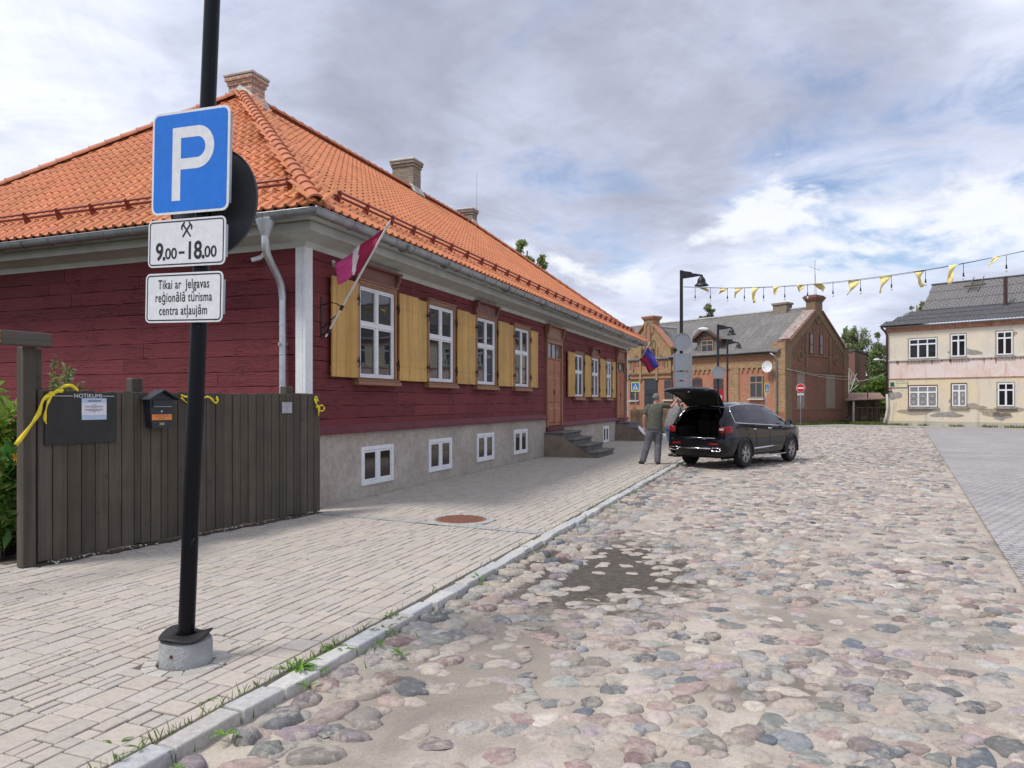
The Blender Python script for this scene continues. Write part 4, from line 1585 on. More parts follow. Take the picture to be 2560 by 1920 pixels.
for xx, top in ((on_fence(352), 1.92), (on_fence(731), 1.87)):
    b = MB(); b.bbox(xx - .065, xx + .065, .052, .182, .0, top, .012)
    b.build('post', MATS['fence_wood'], fence)
# dirt line with weeds and pebbles at the foot of the fence
M('soil', (.06, .045, .035), .95, .4, 9, bmp=.6, bscale=30)
b = MB()
n_ = 40
rows = [[], []]
for k in range(n_ + 1):
    p = FA + FD * (FLEN * k / n_ * 1.02 - .05)
    nn = Vector((FD.y, -FD.x, 0))
    rows[0].append(tuple(p - nn * .15 + Vector((0, 0, .012))))
    q = p + nn * (.13 + .12 * mnoise.noise(Vector((k * .45, 1, 1))))
    rows[1].append((q.x, q.y, .0095))
b.grid(rows)
kind(b.build('soil_strip', MATS['soil'], fix=False), 'structure')
M('pebble', (.45, .43, .40), .9, .2, 8)
b = MB()
for k in range(90):
    p = FA + FD * rnd.uniform(0, FLEN) + Vector((FD.y, -FD.x, 0)) * abs(rnd.gauss(.05, .07))
    r = rnd.uniform(.005, .016)
    b.ball((p.x, p.y, .012 + r * .4), (r, r * rnd.uniform(.7, 1.2), r * .7), 6, 4)
kind(b.build('pebbles', MATS['pebble'], smooth=True), 'stuff')

gate = thing('garden_gate_frame', 'weathered timber gateway post with cross beam at the left end of the fence', 'gateway', FA + FD * -.02, FROT)
b = MB(); b.bbox(-.125, -.004, -.055, .075, .0, 2.195, .008); b.build('post', MATS['fence_wood'], gate)
b = MB(); b.bbox(.0, .085, .012, .150, .0, 2.19, .008); b.build('post', MATS['fence_wood'], gate)
b = MB(); b.bbox(-2.19, -2.07, -.015, .105, .0, 2.19, .008); b.build('post', MATS['fence_wood'], gate)
wood('beam_wood', (.060, .052, .042), (.11, .097, .080), .8, 'x', .8, bmp=.3)
b = MB(); b.bbox(-2.2, .09, -.16, -.02, 2.20, 2.335, .008); beam = b.build('beam', MATS['beam_wood'], gate)
M('orange_letter', (.65, .24, .02), .5, .05, 3)
# the beam lettering: only the right end of its last letter, an E, stands in the picture
text('E', .15, MATS['orange_letter'], 'letter', beam, Matrix.Translation((-.43, -.166, 2.268)) @ Matrix.Rotation(R(90), 4, 'X'), sx=1.15, depth=.004, bold=.004)

# notice board
FRM = Matrix.Translation(FA) @ Matrix.Rotation(FROT, 4, 'Z')


def zfen(v, x):
    return CAMH + (CV - v) * (FA.y + FD.y * x) / FPX


nb0, nb1 = on_fence(105.5), on_fence(285)
nz1 = zfen(980, nb0); nz0 = zfen(1113, nb0)
M('blackboard', (.022, .023, .022), .55, .2, 5)
M('print_white', (.70, .71, .73), .6, .02, 3)
M('print_grey', (.30, .31, .34), .7, .05, 3)
M('paper_white', (.72, .72, .78), .7, .02, 3)
M('paper_blue', (.44, .55, .70), .7, .03, 3)
M('print_dark', (.06, .06, .07), .7, .05, 3)
nbt = thing('notice_board', 'black notice board headed NOTIKUMI fixed on the dark fence', 'notice board', FRM @ Vector(((nb0 + nb1) / 2, -.042, nz0)), FROT)
hw = (nb1 - nb0) / 2; nh = nz1 - nz0
b = MB(); b.bbox(-hw, hw, -.008, .010, 0, nh, .002); b.build('panel', MATS['blackboard'], nbt)
RX90 = Matrix.Rotation(R(90), 4, 'X')
text('NOTIKUMI', .060, MATS['print_white'], 'heading', nbt, Matrix.Translation((.06, -.0095, nh - .038)) @ RX90, space=1.05)
b = MB(); b.box(-hw + .05, -.10, -.0095, -.0085, nh - .041, nh - .036); b.build('heading_rule', MATS['print_white'], nbt)
b = MB(); b.box(.215, hw - .03, -.0095, -.0085, nh - .041, nh - .036); b.build('heading_rule', MATS['print_white'], nbt)
pa0, pa1 = on_fence(197) - (nb0 + nb1) / 2, on_fence(259) - (nb0 + nb1) / 2
pz1, pz0 = nh - .062, nh - .292
pt = thing('poster', 'small white and pale blue printed notice pinned on the black board', 'poster', FRM @ Vector(((nb0 + nb1) / 2 + (pa0 + pa1) / 2, -.0525, nz0 + pz0)), FROT)
pw, ph = (pa1 - pa0) / 2, pz1 - pz0
b = MB(); b.box(-pw, pw, -.0005, .0008, 0, ph, ); b.mi = 1
b.box(-pw, pw, -.0012, -.0006, 0, ph * .22, 1); b.box(-pw, pw, -.0012, -.0006, ph * .79, ph, 1)
b.build('sheet', [MATS['paper_white'], MATS['paper_blue']], pt)
b = MB()
for k, (zf, w_) in enumerate(((.68, .18), (.625, .72), (.585, .74), (.54, .2), (.48, .7), (.44, .75), (.40, .45), (.355, .1))):
    b.box(-pw * w_, pw * w_, -.0012, -.0007, ph * zf, ph * zf + .004)
for k in range(9):
    xx = (k - 4) * .016
    b.add([(xx - .01, -.0018, ph * .86), (xx + .004, -.0018, ph * .84), (xx + .014, -.0018, ph * (.90 + .03 * (k % 3))), (xx + .002, -.0018, ph * .9)], [(0, 1, 2, 3)])
b.build('print', MATS['print_dark'], pt, fix=False)

# letter box
M('box_steel', (.022, .026, .033), .42, .12, 4)
M('orange_sticker', (.75, .24, .05), .5, .05, 3)
M('brass', (.30, .28, .12), .4, .1, 4, metal=.6)
lx = (on_fence(346, ) + on_fence(420)) / 2
lz = zfen(1070, lx)
lb = thing('letter_box', 'dark grey steel letter box with a small pitched roof on the fence', 'letter box', FRM @ Vector((lx, -.04, lz)), FROT)
hw = .150
b = MB()
b.prism([(-hw * .80, 0), (hw * .80, 0), (hw, .30), (hw, .335), (-hw, .335), (-hw, .30)], 'y', -.11, 0)
b.prism([(-hw, .336), (hw, .336), (0, .425)], 'y', -.105, 0)
b.build('body', MATS['box_steel'], lb)
b = MB()
b.prism([(-hw - .05, .325), (0, .435), (hw + .05, .325), (hw + .05, .335), (0, .447), (-hw - .05, .335)], 'y', -.165, .012)
b.build('lid', MATS['box_steel'], lb)
b = MB(); b.bbox(-hw + .03, hw - .03, -.125, -.111, .245, .325, .004); fl = b.build('flap', MATS['box_steel'], lb)
b = MB(); b.box(-hw + .035, hw - .035, -.130, -.126, .246, .254); b.build('flap_edge', MATS['zinc'], fl)
b = MB(); b.lathe([(.014, 0), (.014, .008), (.006, .012)], 14, (0, -.111, .195), 'y'); b.build('lock', MATS['zinc'], lb)
b = MB(); b.box(-hw * .84, hw * .86, -.1125, -.1112, .095, .160); stk = b.build('sticker', MATS['orange_sticker'], lb)
text('LŪDZAM NELIKT', .024, MATS['print_dark'], 'sticker_text', stk, Matrix.Translation((0, -.1128, .140)) @ RX90, depth=.0003)
text('REKLĀMU', .020, MATS['print_dark'], 'sticker_text', stk, Matrix.Translation((0, -.1128, .112)) @ RX90, depth=.0003)
b = MB(); b.bbox(-.032, .032, -.1135, -.111, .036, .066, .002); b.build('name_plate', MATS['brass'], lb)

# small metal plate
px0, px1 = on_fence(700), on_fence(725)
pz = zfen(1033, px0)
pl = thing('metal_plate', 'small grey engraved metal plate near the right end of the fence', 'plate', FRM @ Vector(((px0 + px1) / 2, -.036, pz)), FROT)
hw = (px1 - px0) / 2; ph = zfen(1005.5, px0) - pz
b = MB(); b.box(-hw, hw, -.004, 0, 0, ph); b.build('plate', M('plate_alu', (.42, .43, .46), .45, .05, 4, metal=.4), pl)
b = MB()
for zf, w_, h_ in ((.80, .55, .018), (.62, .8, .006), (.56, .8, .006), (.25, .3, .006), (.09, .5, .01)):
    b.box(-hw * w_, hw * w_, -.0052, -.0042, ph * zf, ph * zf + h_)
b.box(-.012, .012, -.0052, -.0042, ph * .34, ph * .34 + .03)
b.build('engraving', MATS['print_grey'], pl)

# yellow ribbons tied to the fence and the gateway
M('yellow_cloth', (.80, .63, .035), .7, .10, 8)


def ribbon_obj(label, strips, knot=None):
    """strips: list of (list of local fence points, width)"""
    t_ = thing('ribbon', label, 'ribbon', FRM @ Vector(strips[0][0][0]), FROT, 'yellow ribbons tied along the fence')
    o0 = Vector(strips[0][0][0])
    b = MB()
    for pts, wd in strips:
        pts = [Vector(p) - o0 for p in pts]
        sm = []
        for i in range(len(pts) - 1):
            for f in (0, .34, .67):
                p0, p1, p2, p3 = pts[max(i - 1, 0)], pts[i], pts[i + 1], pts[min(i + 2, len(pts) - 1)]
                sm.append(.5 * ((2 * p1) + (p2 - p0) * f + (2 * p0 - 5 * p1 + 4 * p2 - p3) * f * f + (3 * p1 - p0 - 3 * p2 + p3) * f ** 3))
        sm.append(pts[-1])
        rows = []
        for i, p in enumerate(sm):
            d = sm[min(i + 1, len(sm) - 1)] - sm[max(i - 1, 0)]
            sd = Vector((-d.z, 0, d.x))
            sd = sd.normalized() if sd.length > 1e-6 else Vector((0, 0, 1))
            tw = .012 * math.sin(i * 1.3)
            rows.append([p - sd * wd / 2 + Vector((0, tw, 0)), p + Vector((0, -.008, 0)), p + sd * wd / 2 - Vector((0, tw, 0))])
        b.grid(rows)
    if knot:
        k = Vector(knot) - o0
        b.ball(k, (.035, .025, .028), 8, 6)
    o = b.build('cloth', MATS['yellow_cloth'], t_, smooth=True, fix=False)
    md = o.modifiers.new('thick', 'SOLIDIFY'); md.thickness = .003


k0 = (.11, -.075, zfen(985, .1))
ribbon_obj('long yellow ribbon tied to the gateway post with its tail hanging to the left',
           [([k0, (.02, -.09, k0[2] - .06), (-.03, -.1, k0[2] - .20), (-.12, -.11, k0[2] - .33), (-.24, -.10, k0[2] - .50)], .036),
            ([k0, (.05, -.10, k0[2] - .12), (.03, -.1, k0[2] - .24), (.045, -.1, k0[2] - .30)], .022),
            ([(.09, -.08, k0[2] - .01), (.16, -.09, k0[2] + .03), (.22, -.08, k0[2] + .03)], .036)], k0)
xr = on_fence(165)
ribbon_obj('short yellow ribbon end lying over the top edge of the black notice board',
           [([(xr - .11, -.06, FT + .005), (xr - .05, -.065, FT + .045), (xr + .02, -.065, FT + .05), (xr + .09, -.06, FT + .0)], .03)])
xr = on_fence(455); z_ = zfen(990, xr)
ribbon_obj('thin yellow ribbon on the fence just left of the black sign pole',
           [([(xr - .05, -.05, z_ + .01), (xr - .02, -.06, z_ - .005), (xr + .06, -.06, z_ - .015)], .018), ([(xr - .05, -.05, z_ - .02), (xr - .01, -.06, z_ - .06), (xr + .05, -.06, z_ - .10)], .014)])
xr = on_fence(516); z_ = zfen(997, xr)
ribbon_obj('curling yellow ribbon on the fence just right of the black sign pole',
           [([(xr - .10, -.05, z_ + .0), (xr - .03, -.06, z_ + .025), (xr + .03, -.07, z_ - .01), (xr + .07, -.07, z_ - .05), (xr + .12, -.06, z_ - .035), (xr + .10, -.06, z_ + .03)], .022)])
xr = on_fence(781); z_ = zfen(1003, xr)
ribbon_obj('yellow ribbon bow tied on the last fence board by the house corner',
           [([(xr - .01, -.06, z_ + .04), (xr + .01, -.07, z_ - .04), (xr + .06, -.07, z_ - .10), (xr + .05, -.07, z_ - .22)], .03),
            ([(xr + .03, -.06, z_ - .09), (xr + .12, -.08, z_ - .06), (xr + .17, -.07, z_ - .11), (xr + .12, -.07, z_ - .15), (xr + .05, -.06, z_ - .11)], .022),
            ([(xr - .02, -.06, z_ + .05), (xr + .02, -.07, z_ + .06), (xr + .03, -.07, z_ - .0)], .03)], (xr + .04, -.065, z_ - .08))

# ================================================================== parking sign post in front
SP = POLE
M('sign_blue', (.010, .165, .64), .35, .05, 2)
M('sign_white', (.70, .715, .745), .42, .02, 2)
M('sign_black', (.012, .013, .016), .5, .05, 2)
post = thing('parking_sign_post', 'leaning black post in the pavement carrying a blue parking sign and two white plates', 'sign post', SP, 0)
b = MB()
b.lathe([(.157, -.03), (.157, .125), (.150, .148), (.13, .156), (.0, .158)], 36, cap=False)
bs = b.build('concrete_base', MATS['concrete'], post, smooth=True, angle=40)
b = MB(); b.lathe([(.011, 0), (.011, .003)], 10, (-.02, -.1575, .085), 'y'); b.build('drain_hole', M('rust_hole', (.07, .03, .018), .9, .2, 20), bs)
b = MB()
rows = []
for r in (.055, .09, .125, .158):
    rows.append([(r * math.cos(a), r * math.sin(a), .166 + (r - .05) * (.16 * math.sin(a * 3 + .9) + .10 * math.sin(a * 2 + 2)) + .006) for a in [2 * math.pi * k / 48 for k in range(48)]])
b.grid(rows, close=True)
fl = b.build('rubber_flap', MATS['rubber'], post, smooth=True, fix=False)
md = fl.modifiers.new('thick', 'SOLIDIFY'); md.thickness = .010
# scuffed black paint on the pole
m, nt = newmat('scuffed_black')
tcn = nt.n('ShaderNodeTexCoord')
mp = nt.n('ShaderNodeMapping', ins={0: (tcn, 'Object')}); mp.inputs['Scale'].default_value = (10, 10, 3.2)
n1 = nt.noise((mp, 0), 2.4, 8, .75, 1.2)
n2 = nt.noise((tcn, 'Object'), 2.2, 3, .6)
sc = nt.math('MULTIPLY', nt.smooth((n1, 0), .655, .70), nt.smooth((n2, 0), .38, .52))
base = nt.mix(sc, (.005, .0056, .0085), (.30, .31, .33))
pbsdf(nt, Base_Color=base, Roughness=.30, IOR=1.28, Normal=bump(nt, (n1, 0), .08, .01))
LEAN = R(1.84)
PT = Vector((math.sin(LEAN) * 5.6, .10, math.cos(LEAN) * 5.6))
b = MB()
b.tube([Vector((0, 0, .14)) + PT * 0, PT * .3 + Vector((0, 0, .098)), PT], [.0505, .0505, .0475], 24)
b.build('pole', MATS['scuffed_black'], post, smooth=True, angle=60)


def rrect(w_, h_, r, n=6):
    pts = []
    for cx_, cz_, a0 in ((w_ / 2 - r, h_ / 2 - r, 0), (-w_ / 2 + r, h_ / 2 - r, 90), (-w_ / 2 + r, -h_ / 2 + r, 180), (w_ / 2 - r, -h_ / 2 + r, 270)):
        for k in range(n + 1):
            a = R(a0 + 90 * k / n)
            pts.append((cx_ + r * math.cos(a), cz_ + r * math.sin(a)))
    return pts


SYAW = -HA + R(1)
SIGNM = Matrix.Rotation(SYAW, 4, 'Z') @ Matrix.Rotation(R(1.4), 4, 'Y')


def sign_plate(name, cz, cx, w_, h_, r, lbl=None):
    """plate hung on the front of the pole; local x right, -y to the viewer"""
    base = Vector((math.sin(LEAN) * cz, .10 * cz / 5.6, cz))
    mw = Matrix.Translation(base) @ SIGNM @ Matrix.Translation((cx, -.078, 0))
    return mw


def plate(name, mw, w_, h_, r, face_mats, border=None, flange=True):
    b = MB()
    P_ = rrect(w_, h_, r)
    b.prism(P_, 'y', -.003, .003, 0)
    if border:
        for (ins, wd, mi) in border:
            o = rrect(w_ - 2 * ins, h_ - 2 * ins, max(r - ins, .004)); i_ = rrect(w_ - 2 * ins - 2 * wd, h_ - 2 * ins - 2 * wd, max(r - ins - wd, .003))
            n_ = len(o)
            vs = [(p[0], -.0036 - .0004 * mi, p[1]) for p in o] + [(p[0], -.0036 - .0004 * mi, p[1]) for p in i_]
            b.add(vs, [(k, (k + 1) % n_, n_ + (k + 1) % n_, n_ + k) for k in range(n_)], mi)
    o = b.build(name, face_mats, post, mw=mw)
    if flange:
        b = MB()
        for sx_ in (1, -1):
            b.box(sx_ * (w_ / 2 - .012), sx_ * (w_ / 2 - .008), .004, .030, -h_ / 2 + .05, h_ / 2 - .05)
            b.box(sx_ * (w_ / 2 - .012), sx_ * (w_ / 2 - .028), .026, .030, -h_ / 2 + .05, h_ / 2 - .05)
        for zz in (-h_ * .28, h_ * .28):
            b.box(-w_ / 2 + .02, w_ / 2 - .02, .004, .020, zz - .014, zz + .014)
        b.build('stiffener', MATS['zinc'], o)
        b = MB()
        for zz in (-h_ * .28, h_ * .28):
            b.box(-cxs - .060, -cxs + .060, .0205, .034, zz - .016, zz + .016)
            b.lathe([(.0525, zz - .018), (.058, zz - .018), (.058, zz + .018), (.0525, zz + .018)], 20, (-cxs, .078, 0), 'z')
        b.build('clamp', MATS['zinc'], o)
    return o


def zsign(v): return CAMH + (CV - v) * SP.y / FPX
cxs = -.052
# P sign
mw = sign_plate('p', zsign(404), cxs, .515, .635, .045)
o = plate('blue_sign', mw, .62, .655, .05, [MATS['sign_white'], MATS['sign_blue']])
b = MB()
b.prism(rrect(.62 - .032, .655 - .032, .036), 'y', -.0042, -.0032)
o2 = b.build('blue_field', MATS['sign_blue'], o)
# the letter P drawn as on the sign: straight stem, bowl with a round end
b = MB()
st_w, x0, x1 = .069, -.142, .192
zt, zb_ = .222, -.243
bowl_b = -.047
outer, inner = [], []
ro, ri = (zt - bowl_b) / 2, (zt - bowl_b) / 2 - st_w
czb = (zt + bowl_b) / 2
for k in range(25):
    a = R(90 - 180 * k / 24)
    outer.append((x1 - ro + ro * math.cos(a), czb + ro * math.sin(a)))
    inner.append((x1 - ro + ri * math.cos(a), czb + ri * math.sin(a)))
yy = -.0048
vs = [(p[0], yy, p[1]) for p in outer] + [(p[0], yy, p[1]) for p in inner]
fs = [(k, k + 1, 26 + k, 25 + k) for k in range(24)]
n0 = len(vs)
vs += [(x0, yy, zt), (x0 + st_w, yy, zt), (x0 + st_w, yy, zt - st_w), (x0 + st_w, yy, bowl_b + st_w), (x0 + st_w, yy, bowl_b), (x0 + st_w, yy, zb_), (x0, yy, zb_)]
fs += [(n0, n0 + 1, n0 + 5, n0 + 6), (n0 + 1, 0, 25, n0 + 2), (n0 + 3, 49, 24, n0 + 4)]
b.add(vs, fs)
b.build('letter_p', MATS['sign_white'], o, fix=False)

# hours plate
mw = sign_plate('h', zsign(607), cxs - .006, .515, .30, .035)
o = plate('hours_plate', mw, .62, .302, .036, [MATS['sign_white'], MATS['sign_black']], [(.011, .008, 1)])
b = MB()
def bar(cx_, cz_, ln, wd, ang, e0=0, e1=0):
    c_, s_ = math.cos(R(ang)), math.sin(R(ang))
    pts = [(-ln / 2, -wd / 2), (ln / 2, -wd / 2), (ln / 2, wd / 2), (-ln / 2, wd / 2)]
    b.add([(cx_ + x_ * c_ - z_ * s_, -.0042, cz_ + x_ * s_ + z_ * c_) for x_, z_ in pts], [(0, 1, 2, 3)])
def poly_(pts, y=-.0042):
    b.add([(p[0], y, p[1]) for p in pts], [tuple(range(len(pts)))])
hx, hz = .005, .082
bar(hx, hz - .006, .105, .0115, 52); b.v[-4:] = [(p[0], -.0046, p[2]) for p in b.v[-4:]]
bar(hx, hz - .006, .105, .0115, 128)
# hammer heads at the upper ends
poly_([(hx + .012, hz + .046), (hx + .022, hz + .048), (hx + .046, hz + .022), (hx + .043, hz - .002), (hx + .034, hz - .004), (hx + .034, hz + .016)], -.0049)
poly_([(hx - .012, hz + .046), (hx - .022, hz + .048), (hx - .046, hz + .022), (hx - .043, hz - .002), (hx - .034, hz - .004), (hx - .034, hz + .016)], -.0052)
b.build('crossed_hammers', MATS['sign_black'], o, fix=False)
TXT = Matrix.Translation((0, -.0045, 0)) @ RX90
def lt(body, x_, z_, size, sx, bold=.0):
    x_ *= 1.19; sx *= 1.16
    text(body, size, MATS['sign_black'], 'lettering', o, Matrix.Translation((x_, -.0042, z_)) @ RX90, sx=sx, depth=.0003, bold=bold)
lt('9', -.180, -.058, .155, .72, .0035)
lt('.', -.148, -.058, .155, .8, .003)
lt('00', -.100, -.070, .098, .86, .0015)
b = MB(); b.box(-.055, -.010, -.0048, -.0040, -.070, -.056); b.build('dash', MATS['sign_black'], o)
lt('18', .055, -.058, .155, .72, .0035)
lt('.', .118, -.058, .155, .8, .003)
lt('00', .166, -.070, .098, .86, .0015)
# permit plate
mw = sign_plate('t', zsign(745), cxs - .010, .515, .30, .035)
o = plate('permit_plate', mw, .62, .315, .036, [MATS['sign_white'], MATS['sign_black']], [(.011, .008, 1)])
for body, zz, x_ in (('Tikai ar  Jelgavas', .083, .0), ('reģionālā tūrisma', -.0, .0), ('centra atļaujām', -.083, .0)):
    text(body, .083, MATS['sign_black'], 'lettering', o, Matrix.Translation((x_, -.0042, zz)) @ RX90, sx=.68, depth=.0003, bold=.0006, space=1.08)
# back of the round sign turned the other way
base = Vector((math.sin(LEAN) * zsign(492), .10 * zsign(492) / 5.6, zsign(492)))
mw = Matrix.Translation(base) @ SIGNM @ Matrix.Translation((0, .082, 0))
b = MB(); b.lathe([(.343, -.004), (.352, -.016), (.352, .002), (.345, .004), (.0, .004)], 64, axis='y', cap=False)
b.lathe([(.0, -.003), (.343, -.004)], 64, axis='y', cap=False)
M('sign_back_dark', (.055, .06, .066), .5, .08, 2, metal=.2)
o = b.build('round_sign', MATS['sign_back_dark'], post, mw=mw, smooth=True, angle=30)

# ================================================================== flags on the house
M('flag_carmine', (.30, .015, .06), .8, .15, 3)
M('flag_white', (.72, .70, .74), .8, .05, 3)
M('flag_pink', (.64, .07, .26), .75, .10, 3)
M('flag_blue', (.055, .055, .36), .75, .12, 3)
M('flag_red', (.30, .018, .055), .75, .12, 3)
M('pole_white', (.62, .60, .60), .45, .05, 4)


def flag_pole(t0, s0, z0, s1, z1, label, name, group):
    root = thing('flag', label, 'flag', HW(t0, 0, z0), math.pi / 2 - HA, group)
    z_ = lambda z: z - z0
    b = MB()
    p0, p1 = Vector((0, -s0, 0)), Vector((0, -s1, z_(z1)))
    d = (p1 - p0)
    b.tube([p0, p0 + d * .93], .017, 10)
    b.build('flagpole', MATS['pole_white'], root, smooth=True, angle=50)
    b = MB(); b.tube([p0 + d * .93, p0 + d * .94, p0 + d * .965, p0 + d], [.010, .022, .020, .002], 10)
    b.build('finial', MATS['pole_white'], root, smooth=True)
    b = MB()
    b.bbox(-.035, .035, -.045, -.028, -.02, .62, .004)
    ap = lambda f: p0 + d * f
    q = ap(.255)
    b.tube([(0, -.045, .50), (0, q.y * .45 - .03, .53), (0, q.y * .8, q.z + .06), tuple(q)], .014, 6, flat=(1.6, .6))
    b.tube([(0, -.045, .14), (0, q.y * .5, .26), (0, q.y * .9, q.z - .08)], .009, 6)
    b.tube([tuple(ap(.235)), tuple(ap(.275))], .026, 10)
    b.tube([(0, -.045, .02), tuple(ap(.05))], .012, 6)
    b.tube([tuple(ap(.03)), tuple(ap(.07))], .026, 10)
    b.build('wall_bracket', MATS['black_paint'], root, smooth=True, angle=40)
    return root, ap, d


t_f = .40
Yt = HC.y + HD.y * t_f
root, ap, d = flag_pole(t_f, .10, 2.67, 1.27, 4.40, 'furled carmine and white flag on a slanting white pole by the first window', 'flag', 'flags on slanting poles at the red house')


def house_pt(u, v, t):                 # point on the vertical plane t=const of the street frame, in the flag's local frame
    q = (u - CU) / FPX
    cx_, cy_ = HC.x + HD.x * t, HC.y + HD.y * t
    s = (q * cy_ - cx_) / (HN.x - q * HN.y)
    return s, CAMH + (CV - v) * (cy_ + HN.y * s) / FPX


def cloth_grid(top, bot, t_list, nu, nv, amp, zbase, fold, t0):
    """top/bot: pixel polylines (hoist..fly) on the planes t_list; returns rows of local points"""
    def samp(pl, f):
        k = f * (len(pl) - 1); i = min(int(k), len(pl) - 2); g = k - i
        return [pl[i][j] * (1 - g) + pl[i + 1][j] * g for j in range(len(pl[0]))]
    rows = []
    for i in range(nu + 1):
        f = i / nu
        a, c = samp(top, f), samp(bot, f)
        row = []
        for j in range(nv + 1):
            g = j / nv
            u, v, tt = [a[k] * (1 - g) + c[k] * g for k in range(3)]
            tt = tt + amp * (math.sin(f * 5 + g * 7 * fold) * math.sin(math.pi * min(1, f * 1.5 + .15)) + .5 * math.sin(g * 11 + f * 3))
            s, z = house_pt(u, v, tt)
            row.append((tt - t0, -s, z - zbase))
        rows.append(row)
    return rows


tl = t_f
top = [(966, 567, tl), (922, 598, tl - .05), (890, 619, tl - .09), (872, 640, tl - .10), (836, 659, tl - .12)]
bot = [(898, 682, tl), (888, 688, tl - .03), (880.5, 688, tl - .06), (866, 703, tl - .08), (846, 712, tl - .08)]
rows = cloth_grid(top, bot, None, 24, 14, .035, 2.67, 1.0, t_f)
b = MB()
nu, nv = 24, 14
vs = [p for r in rows for p in r]
fs, mi = [], []
for i in range(nu):
    for j in range(nv):
        f = (i + .5) / nu + .10 * ((j + .5) / nv - .5)
        fs.append((i * (nv + 1) + j, i * (nv + 1) + j + 1, (i + 1) * (nv + 1) + j + 1, (i + 1) * (nv + 1) + j))
        b.m.append(0 if f < .38 else 1 if f < .56 else 2)
b.v = vs; b.f = fs
o = b.build('cloth', [MATS['flag_carmine'], MATS['flag_white'], MATS['flag_pink']], root, smooth=True, fix=False)
md = o.modifiers.new('thick', 'SOLIDIFY'); md.thickness = .004

t_g = T(1567) - .15
sA, zA = house_pt(1566, 953, t_g); sB, zB = house_pt(1626, 854, t_g)
root, ap, d = flag_pole(t_g, max(sA, .1), zA, sB, zB, 'blue and dark red flag on a slanting pole at the far corner of the house', 'flag', 'flags on slanting poles at the red house')
top = [(1619, 866, t_g), (1632, 885, t_g + .05), (1642, 905, t_g + .1), (1648, 913, t_g + .15)]
bot = [(1598, 900, t_g), (1610, 907, t_g + .05), (1622, 934, t_g + .1), (1636, 925, t_g + .15)]
rows = cloth_grid(top, bot, None, 16, 12, .05, zA, .6, t_g)
b = MB()
nu, nv = 16, 12
b.v = [p for r in rows for p in r]
for i in range(nu):
    for j in range(nv):
        b.f.append((i * (nv + 1) + j, i * (nv + 1) + j + 1, (i + 1) * (nv + 1) + j + 1, (i + 1) * (nv + 1) + j))
        b.m.append(0 if (j + .5) / nv < .5 else 1)
o = b.build('cloth', [MATS['flag_blue'], MATS['flag_red']], root, smooth=True, fix=False)
md = o.modifiers.new('thick', 'SOLIDIFY'); md.thickness = .004

# ================================================================== street lamps along the kerb
def lamp(u, v_top, Y, label, disk=None, plates=None):
    p = at(u, CV, Y)
    H_ = CAMH + (CV - v_top) * Y / FPX
    root = thing('street_lamp', label, 'street lamp', (p.x, p.y, 0), 0, 'black street lamps along the kerb')
    b = MB()
    b.lathe([(.075, 0), (.075, 1.0), (.062, 1.05), (.055, H_)], 16)
    b.build('pole', MATS['black_paint'], root, smooth=True, angle=40)
    b = MB()
    b.prism([(.04, H_ - .28), (.04, H_ - .02), (.33, H_ - .06), (.36, H_ - .10), (.66, H_ - .14), (.66, H_ - .18), (.32, H_ - .24)], 'y', -.04, .04)
    b.build('arm', MATS['black_paint'], root)
    hx = .68
    b = MB()
    b.lathe([(.02, H_ - .14), (.05, H_ - .16), (.045, H_ - .20), (.08, H_ - .23), (.13, H_ - .31), (.145, H_ - .40), (.145, H_ - .42), (.235, H_ - .50), (.24, H_ - .52), (.22, H_ - .515), (.13, H_ - .44), (.02, H_ - .42)], 24, (hx, 0, 0))
    b.build('lamp_shade', MATS['black_paint'], root, smooth=True, angle=35)
    b = MB()
    b.lathe([(.0, H_ - .49), (.07, H_ - .48), (.10, H_ - .45)], 16, (hx, 0, 0), cap=False)
    b.build('diffuser', M('lamp_glass_%d' % int(u), (.6, .6, .58), .3, .03, 3), root)
    zpx = lambda v: CAMH + (CV - v) * Y / FPX
    if disk:
        v, r = disk
        b = MB(); b.lathe([(.0, .002), (r, .002), (r, -.022), (r - .012, -.022), (r - .012, -.004), (.0, -.004)], 40, (0, -.085, zpx(v)), 'y', cap=False)
        o = b.build('round_sign', MATS['sign_back'], root, smooth=True, angle=30)
        b = MB()
        for dz in (-r * .92, r * .92) if r > .3 else (0,):
            b.lathe([(.057, -.02), (.066, -.02), (.066, .02), (.057, .02)], 16, (0, 0, zpx(v) + dz))
        b.build('clamp', MATS['zinc'], o)
    for (v0, v1) in plates or ():
        w2 = .295
        b = MB(); b.bbox(-w2, w2, -.092, -.086, zpx(v1), zpx(v0), .002)
        b.box(-w2, -w2 + .02, -.112, -.0925, zpx(v1), zpx(v0)); b.box(w2 - .02, w2, -.112, -.0925, zpx(v1), zpx(v0))
        o = b.build('square_sign', MATS['sign_back'], root)
        b = MB()
        b.box(-w2 + .02, w2 - .02, -.110, -.0925, zpx(v1) + .005, zpx(v1) + .035)
        b.build('stiffener', MATS['zinc'], o)
    return root, H_


lamp1, LH = lamp(1703.5, 676, 24.4, 'tall black street lamp with a round and several square sign backs behind the car', (855.5, .30), [(884.5, 927), (929.5, 950.5), (953, 1000)])
lamp(1795, 811, 36, 'middle black street lamp with one round sign back before the dormer window', (931, .31))
lamp(1818.5, 849.5, 44, 'most distant black street lamp, bare of signs, before the brick building')

